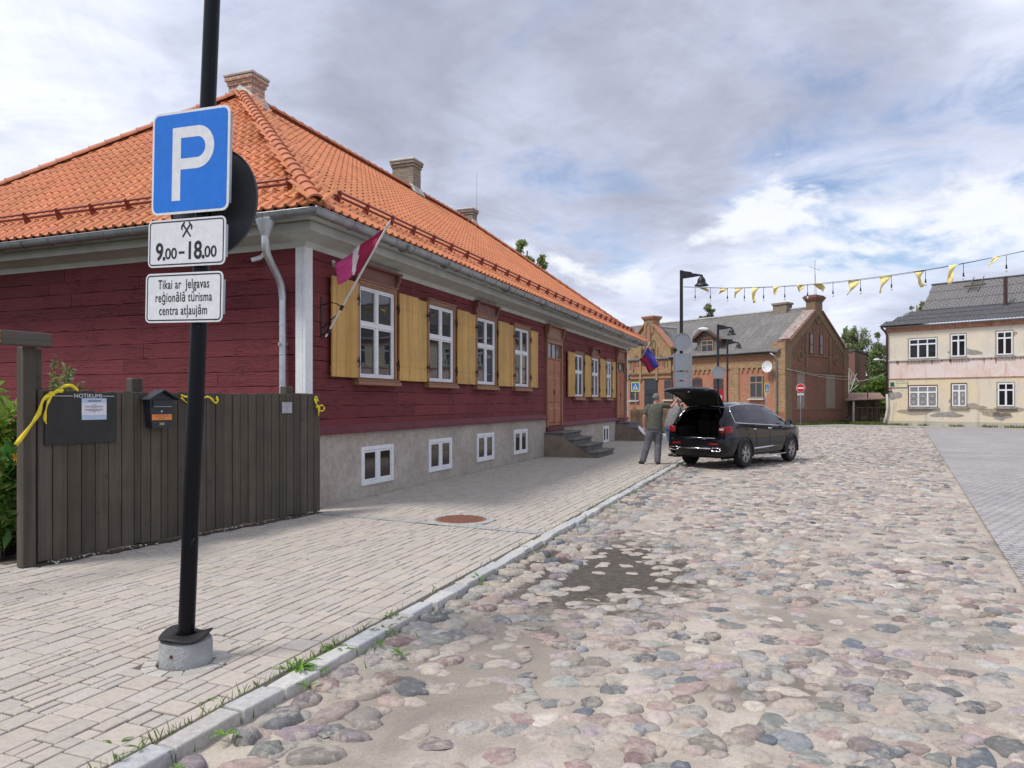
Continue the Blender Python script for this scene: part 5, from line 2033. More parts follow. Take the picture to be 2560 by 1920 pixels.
# thin grey lamp with a curved arm
p = at(1728, CV, 40)
H_ = CAMH + (CV - 824) * 40 / FPX
root = thing('street_lamp', 'slim pale grey street lamp with a curved arm between the black lamps', 'street lamp', (p.x, p.y, 0))
b = MB(); b.tube([(0, 0, 0), (0, 0, H_ - .9), (.03, 0, H_ - .5), (.14, 0, H_ - .22), (.32, 0, H_ - .04), (.5, 0, H_)], [.06, .05, .045, .042, .04, .04], 10)
b.build('pole', MATS['sign_back'], root, smooth=True, angle=50)
b = MB(); b.ball((.68, 0, H_ + .03), (.30, .14, .10), 16, 8); b.build('lamp_head', MATS['white_paint'], root, smooth=True)

# ------------------------------------------------------------------ light string with pennants
A0 = at(1709, 718, 24.3); A1 = at(2700, 596, 17.2)
def cat(f, off=0.0):
    p = A0.lerp(A1, f)
    return p + Vector((0, 0, -4 * (.39 + off) * f * (1 - f)))
def fu(u):
    lo, hi = 0, 1
    for _ in range(40):
        m_ = (lo + hi) / 2
        p = cat(m_)
        if CU + FPX * p.x / p.y < u: lo = m_
        else: hi = m_
    return lo
string = thing('light_string', 'string of clear bulbs and yellow pennants hanging from the tall lamp to the right', 'light string', A0)
b = MB()
b.tube([cat(k / 60) - A0 for k in range(61)], .007, 5)
b.tube([cat(k / 60, .06) - A0 + Vector((0, 0, .03)) for k in range(61)], .005, 4)
b.build('cable', MATS['black_paint'], string)
M('bulb_glass', (.75, .77, .8), .1, .02, 3)
M('pennant_cloth', (.90, .76, .32), .7, .10, 4)
for k, u in enumerate((1738, 1776, 1818.6, 1861, 1909, 1962, 2019, 2082.5, 2151.5, 2228.7, 2314, 2408.7, 2516)):
    p = cat(fu(u)) - A0
    dz = .25
    b = MB(); b.tube([p, p - Vector((0, 0, dz))], .008, 4); b.tube([p - Vector((0, 0, dz)), p - Vector((0, 0, dz + .10))], [.016, .024], 8)
    bh = b.build('bulb_holder', MATS['black_paint'], string)
    b = MB(); b.ball(p - Vector((0, 0, dz + .145)), (.028, .028, .042), 10, 6); b.build('bulb', MATS['bulb_glass'], bh, smooth=True)
rnd = random.Random(3)
for k, (u, du, dv, bl) in enumerate(((1765, 13, 8, -.9), (1816, -9, 9, -1.0), (1855, -10, 17, -.4), (1900, -10, 28, -.4), (1958, -18, 14, -.9), (2017, -14, 12, -.9), (2056, 10, 16, .3),
                                     (2146, -14, 28, -.1), (2225, -12, 32, -.1), (2311, 4, 30, -.6), (2402, -22, 36, -.7), (2514, -36, 18, -1.1))):
    f0 = fu(u - 28 if k > 6 else u - 18 - k); f1 = fu(u)
    p0, p1 = cat(f0) - A0, cat(f1) - A0
    Yk = (p1 + A0).y
    tip = p1 + Vector(((du + (u - 2 - u)) / FPX * Yk, .15, -dv * 1.3 / FPX * Yk))
    rows = []
    for i in range(7):
        f = i / 6
        a = p0.lerp(tip, f); c = p1.lerp(tip, f * .96)
        row = []
        for j in range(5):
            g = j / 4
            q = a.lerp(c, g)
            row.append(q + Vector((.04 * math.sin(f * 4 + k), .10 * math.sin(f * 5 + g * 3 + k) * f ** .5 * (1 if i else 0), .03 * math.sin(g * 4 + k) * (1 if i else 0))))
        rows.append(row)
    b = MB(); b.grid(rows)
    o = b.build('pennant', MATS['pennant_cloth'], string, smooth=True, fix=False)
    md = o.modifiers.new('thick', 'SOLIDIFY'); md.thickness = .004
# ================================================================== foliage helpers
tint_mat('leaf', 0.6, 0, 6, 0.25, translucent=.45)
wood('bark', (.10, .085, .065), (.20, .17, .135), .9, 'z', .5, bmp=.5)
M('birch_bark', (.45, .43, .40), .8, .3, 5)


def leaf_mesh(name, P, size, cols, parent, droop=0.0, elong=1.6, seed=1, mat='leaf', up=0.35):
    rng = np.random.default_rng(seed)
    n = len(P)
    a = rng.normal(size=(n, 3)); a[:, 2] = a[:, 2] * (1 - droop) - droop * 1.6
    a /= np.linalg.norm(a, axis=1, keepdims=True)
    b_ = rng.normal(size=(n, 3)); b_[:, 2] += up
    b_ -= (b_ * a).sum(1, keepdims=True) * a
    b_ /= np.linalg.norm(b_, axis=1, keepdims=True)
    sz = size * rng.uniform(.65, 1.3, (n, 1))
    a = a * sz * elong * .5; b_ = b_ * sz * .5
    c = np.cross(a, b_); c /= np.maximum(np.linalg.norm(c, axis=1, keepdims=True), 1e-6)
    V = np.stack([P - a, P + b_ - a * .1 + c * sz * .12, P + a, P - b_ - a * .1 + c * sz * .12], 1)
    F = np.arange(n * 4)
    C = np.repeat(cols, 4, axis=0)
    return np_mesh(name, V.reshape(-1, 3), F, [4] * n, MATS[mat], parent, C)


def crown_points(blobs, n, seed, shell=.55, spray=0.0):
    """blobs: (x,y,z, rx,ry,rz, weight): leaves in sprays through the volume, thicker near the rim, gaps between blobs"""
    rng = np.random.default_rng(seed)
    w_ = np.array([b_[6] for b_ in blobs]); w_ = w_ / w_.sum()
    idx = rng.choice(len(blobs), n, p=w_)
    B = np.array(blobs)[idx]
    d = rng.normal(size=(n, 3)); d /= np.linalg.norm(d, axis=1, keepdims=True)
    r = rng.random(n) ** (shell) * (1 + .12 * rng.normal(size=n))
    P = B[:, :3] + d * B[:, 3:6] * r[:, None]
    return P, rng


def tree(name, label, base, H_, crown, n, leaf, col, seed, trunk_r=.16, trunk_top=None, lean=(0, 0), group=None, cat='tree', bark='bark', droop=0.0, clumps=26, elong=1.6, clump_r=.26):
    """crown: list of big ellipsoids (dx,dy,z,rx,ry,rz); broken into clumps of leaves on limbs"""
    root = thing(name, label, cat, base, 0, group)
    rng = random.Random(seed)
    subs = []
    for (dx, dy, z, rx, ry, rz) in crown:
        for k in range(clumps):
            th, ph = rng.uniform(0, 2 * math.pi), math.acos(rng.uniform(-1, 1))
            f = rng.uniform(.45, 1.0)
            c = (dx + rx * f * math.sin(ph) * math.cos(th), dy + ry * f * math.sin(ph) * math.sin(th), z + rz * f * math.cos(ph))
            s_ = clump_r * rng.uniform(.55, 1.25)
            m_ = (rx + ry + rz) / 3
            subs.append((*c, m_ * s_ * 1.1, m_ * s_ * 1.1, m_ * s_ * (1.0 + droop), s_))
    P, nr = crown_points(subs, n, seed)
    nz = np.array([mnoise.noise(Vector((p[0] * 1.3 + seed, p[1] * 1.3, p[2] * 1.3))) for p in P])
    cols = np.array(col)[None, :] * (1 + .45 * nz[:, None]) * nr.uniform(.75, 1.3, (n, 1)) * np.array([1, 1, 1])
    cols[:, 0] *= nr.uniform(.8, 1.35, n)
    leaf_mesh('crown', P, leaf, np.clip(cols, .005, 1), root, droop, elong, seed)
    b = MB()
    top = trunk_top or H_ * .6
    tr = [Vector((lean[0] * f * f, lean[1] * f, top * f)) for f in (0, .15, .35, .6, .8, 1)]
    b.tube(tr, [trunk_r * 1.35, trunk_r, trunk_r * .85, trunk_r * .65, trunk_r * .5, trunk_r * .3], 8)
    for k in range(min(len(subs), 34)):
        sc = subs[(k * 7) % len(subs)]
        f = min(.97, max(.35, sc[2] / top * .62))
        p0 = Vector((lean[0] * f * f, lean[1] * f, top * f))
        p1 = Vector(sc[:3])
        mid = p0.lerp(p1, .5) + Vector((rng.uniform(-.1, .1), rng.uniform(-.1, .1), .12 * (p1 - p0).length))
        r0 = trunk_r * .32
        b.tube([p0, mid, p1], [r0, r0 * .6, r0 * .2], 5)
    b.build('trunk', MATS[bark], root, smooth=True)
    return root


def px2(u, v, Y):
    p = at(u, v, Y)
    return p


def tree_at(name, label, uc, v_top, Y, spread_px, h_px, **kw):
    """tree whose crown tops out at pixel row v_top, centred on column uc"""
    base = at(uc, CV, Y); base.z = -.1
    zt = CAMH + (CV - v_top) * Y / FPX + .1
    rx = spread_px / FPX * Y / 2
    rz = h_px / FPX * Y / 2
    return base, zt, rx, rz


# tree behind the red house
base, zt, rx, rz = tree_at('', '', 1318, 588, 46, 90, 150)
tree('leafy_tree', 'pale green leafy tree top rising behind the red house roof', base, zt,
     [(-.2, 0, zt - rz * .8, rx * .6, rx * .6, rz * .75), (.75, 0, zt - rz * 1.3, rx * .7, rx * .7, rz * .6), (-1.1, .2, zt - rz * 1.9, rx, rx, rz * .6)], 3000, .13, (.27, .35, .13), 3, .14, zt * .92, clumps=13, clump_r=.24)
# small birch top over the brick roof
base, zt, rx, rz = tree_at('', '', 1768, 757, 92, 40, 90)
tree('birch_tree', 'small light green tree top showing above the ridge of the brick building', base, zt,
     [(.2, 0, zt - rz * .6, rx * .7, rx * .7, rz * .6), (-.5, 0, zt - rz * 1.3, rx, rx, rz * .7)], 2600, .15, (.26, .31, .17), 5, .2, zt * .9, droop=.2, clumps=16, clump_r=.3)
# big birches between the two buildings
base, zt, rx, rz = tree_at('', '', 2148, 800, 88, 105, 330)
tree('birch_tree', 'large drooping birch standing between the brick building and the cream building', base, zt,
     [(-.6, 0, zt - rz * .42, rx * .55, rx * .6, rz * .42), (.9, .3, zt - rz * .75, rx * .7, rx * .7, rz * .5), (-1.2, 0, zt - rz * 1.1, rx * .75, rx * .8, rz * .5), (.6, 0, zt - rz * 1.45, rx, rx, rz * .5)],
     16000, .16, (.20, .265, .115), 8, .28, zt * .9, droop=.55, bark='birch_bark', clumps=30, elong=1.9)
base, zt, rx, rz = tree_at('', '', 2196, 838, 80, 75, 300)
tree('birch_tree', 'shorter birch pressed against the left edge of the cream building', base, zt,
     [(0, 0, zt - rz * .5, rx * .7, rx * .7, rz * .5), (-.2, 0, zt - rz * 1.1, rx, rx, rz * .6)], 11000, .15, (.20, .27, .11), 9, .22, zt * .9, droop=.5, bark='birch_bark', clumps=30, elong=1.9)
base, zt, rx, rz = tree_at('', '', 2292, 738, 74, 70, 150)
tree('poplar_tree', 'sparse pale tree behind the left end of the cream building roof', base, zt,
     [(.3, 0, zt - rz * .55, rx * .7, rx * .7, rz * .5), (-.4, 0, zt - rz * 1.2, rx * 1.1, rx, rz * .7)], 2600, .14, (.28, .32, .17), 12, .2, zt * .92, clumps=14, clump_r=.26)
# green bushes in the yard
for (u, v_t, Y, spx, col, seed, lab) in ((2188, 925, 66, 70, (.15, .27, .05), 21, 'bright green bush in the yard beside the cream building'),
                                         (2140, 955, 64, 60, (.11, .20, .045), 22, 'darker green bush behind the yard shed by the brick gable')):
    base = at(u, CV, Y); base.z = -.1
    zt = CAMH + (CV - v_t) * Y / FPX
    r = spx / FPX * Y / 2
    tree('bush', lab, base, zt, [(0, 0, zt * .6, r, r, zt * .42), (.3, .2, zt * .35, r * 1.1, r, zt * .35)], 5200, .26, col, seed, .06, zt * .6, cat='bush', clumps=22)
# distant line of trees so that no bare horizon shows beyond the buildings
for k, (x, y, h_, seed) in enumerate(((-44, 92, 9, 31), (70, 62, 10, 35), (84, 52, 11, 36), (62, 90, 11, 37))):
    tree('shade_tree', ['broad tree far behind the red house', 'broad tree beyond the right edge of the square', 'tall tree at the far right edge of the square', 'broad tree behind the cream building'][k], Vector((x, y, -.1)), h_,
         [(0, 0, h_ * .62, h_ * .42, h_ * .42, h_ * .36)], 2600, .6, (.055, .09, .03), seed, .25, h_ * .6, clumps=30)

# ================================================================== the brick building
BO = Vector((19.4, 51.2, 0))
BF = Vector((-math.sin(R(38)), math.cos(R(38)), 0))
BY = Vector((-BF.y, BF.x, 0))                     # local y: out of the long front
BROT = math.atan2(BF.y, BF.x)
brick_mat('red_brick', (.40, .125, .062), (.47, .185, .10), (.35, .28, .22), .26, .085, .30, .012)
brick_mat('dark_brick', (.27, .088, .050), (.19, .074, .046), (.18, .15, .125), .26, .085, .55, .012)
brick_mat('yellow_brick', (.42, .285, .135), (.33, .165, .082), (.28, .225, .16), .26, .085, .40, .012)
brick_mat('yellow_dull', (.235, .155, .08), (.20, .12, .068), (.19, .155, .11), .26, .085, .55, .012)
brick_mat('patch_brick', (.26, .225, .18), (.31, .265, .21), (.24, .21, .18), .26, .085, .45, .014)
M('window_brown', (.13, .062, .045), .6, .15, 4)
M('window_tan', (.36, .25, .16), .6, .12, 4)
M('grey_wood', (.16, .14, .12), .85, .3, 6, bmp=.3)
M('pale_sill', (.52, .50, .47), .8, .12, 4)
m, nt = newmat('slate_sheet')
tcn = nt.n('ShaderNodeTexCoord')
uvn = nt.n('ShaderNodeUVMap')
mp = nt.n('ShaderNodeMapping', ins={0: (uvn, 0)}); mp.inputs['Scale'].default_value = (1, .45, 1)
n1 = nt.noise((tcn, 'Object'), .45, 6, .65)
n2 = nt.noise((mp, 0), 5.0, 6, .7)
wv_ = nt.n('ShaderNodeTexWave', ins={'Vector': (uvn, 0), 'Scale': 1.65, 'Distortion': .15})
br = nt.n('ShaderNodeTexBrick', ins={'Vector': (uvn, 0), 'Scale': 1.0, 'Mortar Size': .018, 'Brick Width': 1.05, 'Row Height': 1.35})
br.inputs['Color1'].default_value = (.145, .138, .138, 1); br.inputs['Color2'].default_value = (.185, .175, .17, 1); br.inputs['Mortar'].default_value = (.10, .095, .09, 1)
base = nt.mix(1.0, (br, 0), nt.ramp((n2, 0), [(.25, .62), (.75, 1.45)]), 'MULTIPLY')
base = nt.mix(nt.math('MULTIPLY', nt.smooth((n1, 0), .5, .75), .5), base, (.14, .125, .09))
pbsdf(nt, Base_Color=base, Roughness=.9, Normal=bump(nt, (wv_, 1), .7, .05))


def BL(u, y=0.0):
    q = (u - CU) / FPX
    c = BO + BY * y
    return (q * c.y - c.x) / (BF.x - q * BF.y)


def BZ(v, l, y=0.0):
    return CAMH + (CV - v) * (BO.y + BF.y * l + BY.y * y) / FPX


def BM(u, x=0.0):                                 # along the gable: local -y
    q = (u - CU) / FPX
    c = BO + BF * x
    g = -BY
    return (q * c.y - c.x) / (g.x - q * g.y)


def BZG(v, m_): return CAMH + (CV - v) * (BO.y - BY.y * m_) / FPX


brick = thing('brick_building', 'old red and yellow brick building with stepped gables and grey sheet roof', 'building', BO, BROT)
BLn, GW = 22.0, 8.8
EZB, RZB = 5.3, 8.75
PK = 8.35
RB, DB, YB, YD, PB = 0, 1, 2, 3, 4
WM = [MATS['red_brick'], MATS['dark_brick'], MATS['yellow_brick'], MATS['yellow_dull'], MATS['patch_brick']]
b = MB()
b.box(.0, BLn, -GW, 0, -.1, EZB, RB)                                     # body: long front red
# gable end: brick up to the coping, shade of this side put into its darker colour
gx = -.03
def gpoly(pts, x0, x1, mi): b.prism([(-m_, z) for m_, z in pts], 'x', x0, x1, mi)
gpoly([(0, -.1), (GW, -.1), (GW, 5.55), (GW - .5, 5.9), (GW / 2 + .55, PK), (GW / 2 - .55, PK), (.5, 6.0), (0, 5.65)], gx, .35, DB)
# yellow brick margins: corner strips, kneelers, bands under the coping
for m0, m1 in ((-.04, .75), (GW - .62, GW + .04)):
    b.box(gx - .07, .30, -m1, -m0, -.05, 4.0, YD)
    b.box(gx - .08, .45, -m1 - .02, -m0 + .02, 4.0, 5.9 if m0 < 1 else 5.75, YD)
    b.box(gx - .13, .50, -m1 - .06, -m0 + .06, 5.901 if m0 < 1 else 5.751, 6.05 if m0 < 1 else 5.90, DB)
b.box(-.04, .85, -.03, .06, -.05, 3.6, YB)
b.box(-.06, 1.0, -.05, .09, 3.6, 5.9, YB)
def band(p, q, th, x0, x1, mi):
    (a, z0), (c, z1) = p, q
    b.prism([(-a, z0 - th), (-c, z1 - th), (-c, z1), (-a, z0)], 'x', x0, x1, mi)
band((.75, 6.0), (GW / 2 - .45, PK + .05), .62, gx - .05, .36, YD)
band((GW / 2 + .45, PK + .05), (GW - .6, 5.85), .62, gx - .05, .36, YD)
band((.6, 6.14), (GW / 2 - .5, PK + .15), .16, gx - .16, .5, DB)
band((GW / 2 + .5, PK + .15), (GW - .55, 6.0), .16, gx - .16, .5, DB)
# apex chimney-like pinnacle
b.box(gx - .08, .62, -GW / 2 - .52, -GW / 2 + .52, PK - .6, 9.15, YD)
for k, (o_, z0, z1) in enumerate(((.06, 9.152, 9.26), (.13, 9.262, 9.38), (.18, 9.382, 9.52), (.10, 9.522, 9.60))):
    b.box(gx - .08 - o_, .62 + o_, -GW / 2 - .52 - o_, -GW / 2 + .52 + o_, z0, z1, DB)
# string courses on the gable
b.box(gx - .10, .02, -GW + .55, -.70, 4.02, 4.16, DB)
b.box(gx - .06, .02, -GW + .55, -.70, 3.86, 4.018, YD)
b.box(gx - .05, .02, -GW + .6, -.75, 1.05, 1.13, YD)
# pilasters and arched blind tracery in the gable
for m_ in (2.75, 6.1):
    b.box(gx - .09, .02, -m_ - .09, -m_ + .09, 3.65, 6.6, YD)
def pointed(b, m_, z0, z1, wd, mi, x=gx - .045, dirx='g'):
    """blind pointed arch drawn as a raised yellow outline"""
    n_ = 7
    pts_o, pts_i = [], []
    for k in range(n_ + 1):
        f = k / n_
        pts_o.append((-wd / 2 * (1 - f ** 1.6), z1 - wd * .8 + wd * .8 * f))
    out = [(-wd / 2, z0)] + pts_o
    prof = out + [(-p[0], p[1]) for p in out[::-1][1:]]
    th = .09
    inn = [(p[0] * (1 - 2 * th / wd), p[1] - (th if i not in (0, len(prof) - 1) else 0)) for i, p in enumerate(prof)]
    vs = [(x, -m_ + p[0], p[1]) if dirx == 'g' else (m_ + p[0], x, p[1]) for p in prof] + [(x, -m_ + p[0], p[1]) if dirx == 'g' else (m_ + p[0], x, p[1]) for p in inn]
    n2 = len(prof)
    dv = Vector((.08, 0, 0)) if dirx == 'g' else Vector((0, -.08, 0))
    vs2 = [tuple(Vector(v_) + dv) for v_ in vs]
    fs = [(k, k + 1, n2 + k + 1, n2 + k) for k in range(n2 - 1)]
    fs += [(k, k + 1, 2 * n2 + k + 1, 2 * n2 + k) for k in range(n2 - 1)] + [(n2 + k, n2 + k + 1, 3 * n2 + k + 1, 3 * n2 + k) for k in range(n2 - 1)]
    b.add(vs + vs2, fs, mi)
for m_, z0, z1 in ((1.05, 4.7, 5.35), (1.55, 4.9, 5.75), (2.0, 5.4, 6.2), (2.45, 5.3, 6.75), (6.45, 5.3, 6.75), (6.95, 5.2, 6.2), (7.45, 4.9, 5.75), (7.9, 4.7, 5.35), (3.85, 6.9, 7.6), (4.95, 6.9, 7.6)):
    pointed(b, m_, z0, z1, .40, YD)
pointed(b, GW / 2, 8.35, 9.05, .42, YD)
for m_, z in ((1.95, 5.0), (7.0, 4.9)):
    b.lathe([(.40, -.05), (.40, .05), (.28, .05), (.28, -.05)], 20, (gx - .03, -m_, z), 'x', YD)
b.lathe([(.36, -.05), (.36, .05), (.24, .05), (.24, -.05)], 20, (gx - .07, -GW / 2 + .05, 7.85), 'x', YD)
# bricked up windows on the gable
for m0, m1 in ((1.55, 2.55), (5.6, 6.9)):
    b.box(gx - .012, .02, -m1, -m0, 1.14, 3.7, PB)
b.box(gx - .03, .02, -GW / 2 + .02, -GW / 2 + .10, 1.14, 3.6, YD)
b.box(gx - .02, .02, -5.9, -2.9, 4.17, 5.0, DB)
b.box(gx - .09, .02, -5.95, -2.85, 5.0, 5.10, YD)
# long front: plinth, pilasters, yellow frieze with dentils, arches over the openings
b.box(-.02, BLn, 0, .06, -.1, .9, RB)
zd = BZ(938, BL(1893)) + .55
for l0, l1 in ((BL(1848), BL(1828)),):
    b.box(l0, l1, -.01, .075, -.05, zd + .2, YB)
b.box(.9, 10.2, -.01, .09, zd, EZB - .62, YB)
k = 1.2
while k < 10.0:
    b.box(k, k + .20, -.01, .088, zd - .22, zd - .001, YB)
    b.box(k + .06, k + .14, -.01, .085, zd - .33, zd - .221, YB)
    k += .44
b.box(.9, 10.2, -.01, .05, EZB - .618, EZB - .34, RB)
b.box(.85, 10.2, -.01, .12, EZB - .338, EZB - .20, YB)
b.box(.85, 10.2, -.01, .22, EZB - .199, EZB - .05, YB)
# ------- cross gable on the left
c0, c1 = 10.15, 14.85
cm = 12.45
zc = 6.0
yf = .16
def cpoly(pts, y0, y1, mi): b.prism([(l, z) for l, z in pts], 'y', y0, y1, mi)
cpoly([(c0, -.1), (c1, -.1), (c1, zc - .1), (cm + .45, 8.05), (cm - .45, 8.05), (c0, zc - .1)], -.2, yf, RB)
cpoly([(c0 - .05, 4.0), (c1 + .05, 4.0), (c1 + .05, zc), (cm + .5, 8.1), (cm - .5, 8.1), (c0 - .05, zc)], -.2, yf + .05, YB)
for l in (c0 + 1.05, cm, c1 - 1.05):
    b.box(l - .62, l + .62, -.1, yf + .052, 4.3, 5.2 + (.7 if l == cm else .1), RB)
b.box(c0 - .08, c1 + .08, -.1, yf + .12, 3.94, 4.06, YD)
b.box(c0 - .08, c1 + .08, -.1, yf + .09, 3.60, 3.72, YB)
for l in (11.55, 13.35):
    b.box(l - .10, l + .10, -.1, yf + .14, 3.45, 6.2, YB)
for l, z0, z1 in ((10.6, 4.5, 5.2), (11.1, 4.7, 5.6), (11.9, 5.6, 6.9), (13.0, 5.6, 6.9), (13.8, 4.7, 5.7), (14.35, 4.5, 5.3)):
    pointed(b, l, z0, z1, .42, YD, x=yf + .10, dirx='f')
pointed(b, cm, 6.6, 8.4, .55, YD, x=yf + .16, dirx='f')
b.box(cm - .50, cm + .50, -.6, yf + .12, 7.4, 8.55, YB)
b.box(cm - .18, cm + .18, -.1, yf + .125, 6.4, 7.9, RB)
for k, (o_, z0, z1) in enumerate(((.05, 8.552, 8.64), (.12, 8.642, 8.74), (.16, 8.742, 8.86))):
    b.box(cm - .50 - o_, cm + .50 + o_, -.6 - o_, yf + .12 + o_, z0, z1, RB)
for (la, lb) in ((c0 - .2, cm - .48), (c1 + .2, cm + .48)):
    b.prism([(la, zc - .02), (la, zc + .14), (lb, 8.22), (lb, 8.06)], 'y', -.35, yf + .22, RB)
wallo = b.build('wall', WM, brick, uv=True)
# main roof of grey sheets, cross-gable roof, dormer
b = MB()
ov = .35
yr = -GW / 2
b.add([(.30, ov, EZB - .02), (BLn, ov, EZB - .02), (BLn, yr, RZB), (.30, yr, RZB), (BLn, -GW - ov, EZB - .02), (.30, -GW - ov, EZB - .02),
       (.30, ov, EZB - .12), (BLn, ov, EZB - .12)], [(0, 1, 2, 3), (3, 2, 4, 5), (6, 7, 1, 0), (1, 7, 4, 2)])
zrc = 8.05
yb_ = yr * (zrc - EZB) / (RZB - EZB)
b.add([(c0 - .05, yf + .05, zc + .02), (cm, yf + .05, zrc), (cm, yb_ - .6, zrc), (c0 - .05, -1.0, zc + .02)], [(0, 1, 2, 3)])
b.add([(c1 + .05, yf + .05, zc + .02), (cm, yf + .05, zrc), (cm, yb_ - .6, zrc), (c1 + .05, -1.0, zc + .02)], [(0, 1, 2, 3)])
roof = b.build('roof', MATS['slate_sheet'], brick, uv=True, fix=False)
M('pale_ridge', (.40, .39, .38), .8, .2, 4)
b = MB()
b.tube([(.6, yr, RZB + .02), (BLn, yr, RZB + .02)], .11, 6)
b.tube([(cm, -.2, zrc + .02), (cm, yb_ - .5, zrc + .02)], .09, 6)
b.build('ridge_cap', MATS['pale_ridge'], roof)
b = MB()                                                                    # rusty white sheet along the right verge and left gable
M('verge_sheet', (.36, .34, .325), .7, .3, 3.5, col2=(.24, .15, .12))
def verge(p, q, wd):
    (y0, z0), (y1, z1) = p, q
    b.add([(-.05, y0, z0), (wd, y0, z0), (wd, y1, z1), (-.05, y1, z1)], [(0, 1, 2, 3)])
verge((-.55, 6.17), (yr + .5, PK + .17), .85)
verge((-GW + .5, 6.02), (yr - .5, PK + .17), .85)
b.build('verge_flashing', MATS['verge_sheet'], brick, fix=False)
b = MB()
b.tube([(.9, .42, EZB - .1), (10.1, .42, EZB - .1)], .075, 8)
b.build('gutter', MATS['black_paint'], brick, smooth=True)
# ridge chimney (low, wide) and antenna on the pinnacle
b = MB()
lc = BL(1956, yr)
b.box(lc - .58, lc + .58, yr - .4, yr + .4, RZB - .8, RZB + .42); b.box(lc - .66, lc + .66, yr - .48, yr + .48, RZB + .422, RZB + .58)
b.build('chimney', MATS['old_brick'], brick, uv=True)
b = MB()
za = 9.6
b.tube([(.2, yr, za - .1), (.2, yr, za + 2.7)], .014, 5)
b.tube([(.2, yr - .8, za + 2.0), (.2, yr + .8, za + 2.1)], .014, 5)
b.tube([(.2, yr - .25, za - .1), (.2, yr, za + 1.9)], .012, 5)
b.build('antenna', MATS['dark_iron'], brick)
# dormer
d0, d1 = BL(1791), BL(1740)
yd = -.15
zb_d, ze_d, za_d = EZB + .0, 6.72, 7.45
dm = (d0 + d1) / 2
b = MB()
b.box(d0, d1, yd - 2.6, yd, zb_d - .1, ze_d)
b.prism([(d0, ze_d), (d1, ze_d), (dm, za_d - .1)], 'y', yd - .8, yd)
do = b.build('dormer', MATS['grey_wood'], brick)
b = MB()
for la in (d0 - .55, d1 + .55):
    b.add([(la, yd + .35, ze_d - .28), (dm, yd + .35, za_d + .06), (dm, yd - 3.4, za_d + .06), (la, yd - 2.9, ze_d - .28)], [(0, 1, 2, 3)])
o = b.build('dormer_roof', MATS['slate_sheet'], do, uv=True, fix=False); o.modifiers.new('t', 'SOLIDIFY').thickness = .06
b = MB()
for la in (d0 - .55, d1 + .55):
    b.prism([(la, ze_d - .42), (la, ze_d - .22), (dm, za_d + .08), (dm, za_d - .16)], 'y', yd + .30, yd + .37)
b.box(d0 - .3, d1 + .3, yd + .01, yd + .12, ze_d - .16, ze_d)
b.build('dormer_pediment', MATS['window_brown'], do)


def bwin(parent, l0, l1, z0, z1, fmat, y=.0, bars=((.5, 'v'), (.68, 'h')), arch=False, sill=True, deep=.0, name='window'):
    """framed window on the long front (local y = y)"""
    b = MB()
    if l0 > l1: l0, l1 = l1, l0
    t_ = .07
    b.box(l0, l0 + t_, y - .02, y + .05, z0, z1); b.box(l1 - t_, l1, y - .02, y + .05, z0, z1)
    b.box(l0 + t_, l1 - t_, y - .02, y + .05, z1 - t_, z1); b.box(l0 + t_, l1 - t_, y - .02, y + .05, z0, z0 + t_)
    for f, d_ in bars:
        if d_ == 'v': b.box(l0 + (l1 - l0) * f - .03, l0 + (l1 - l0) * f + .03, y - .02, y + .045, z0 + t_, z1 - t_)
        else: b.box(l0 + t_, l1 - t_, y - .02, y + .055, z0 + (z1 - z0) * f - .035, z0 + (z1 - z0) * f + .035)
    w_ = b.build(name, fmat, parent)
    b = MB(); b.add([(l0 + .03, y + .02, z0 + .03), (l1 - .03, y + .02, z0 + .03), (l1 - .03, y + .02, z1 - .03), (l0 + .03, y + .02, z1 - .03)], [(0, 1, 2, 3)])
    b.build('pane', MATS['pane'], w_)
    if arch:
        b = MB(); b.prism([(l0 - .02, z1 - .02)] + [(l0 + (l1 - l0) * k / 8, z1 + .12 * math.sin(math.pi * k / 8)) for k in range(9)] + [(l1 + .02, z1 - .02)], 'y', y - .01, y + .03)
        b.build('arch_light', MATS['window_brown'], w_)
    if sill:
        b = MB(); b.box(l0 - .12, l1 + .12, y - .02, y + .16, z0 - .14, z0 - .03); b.build('sill', MATS['pale_sill'], w_)
    return w_


bwin(do, BL(1751.5), BL(1781), 5.32, 6.48, MATS['window_tan'], yd + .02, sill=False)
l = BL(1892)
bwin(brick, BL(1876), BL(1909), BZ(995, l), BZ(938.5, l), MATS['window_tan'], .07)
for uL, uR, vt, vb in ((1785, 1808, 947, 998), (1732, 1755, 947, 998)):
    l = BL((uL + uR) / 2); bwin(brick, BL(uL), BL(uR), BZ(vb, l), BZ(vt, l), MATS['window_brown'], .05, arch=True)
for uL, uR, vt, vb in ((1577, 1596, 953, 1000), (1662, 1682, 950, 998)):
    l = BL((uL + uR) / 2, yf); bwin(brick, BL(uL, yf), BL(uR, yf), BZ(vb, l, yf), BZ(vt, l, yf), MATS['window_brown'], yf + .03, arch=True)
for l0_, l1_ in ((11.7, 12.15), (12.75, 13.2)):
    bwin(brick, l0_, l1_, 4.75, 6.1, MATS['window_brown'], yf + .07, bars=((.5, 'h'),), sill=False)
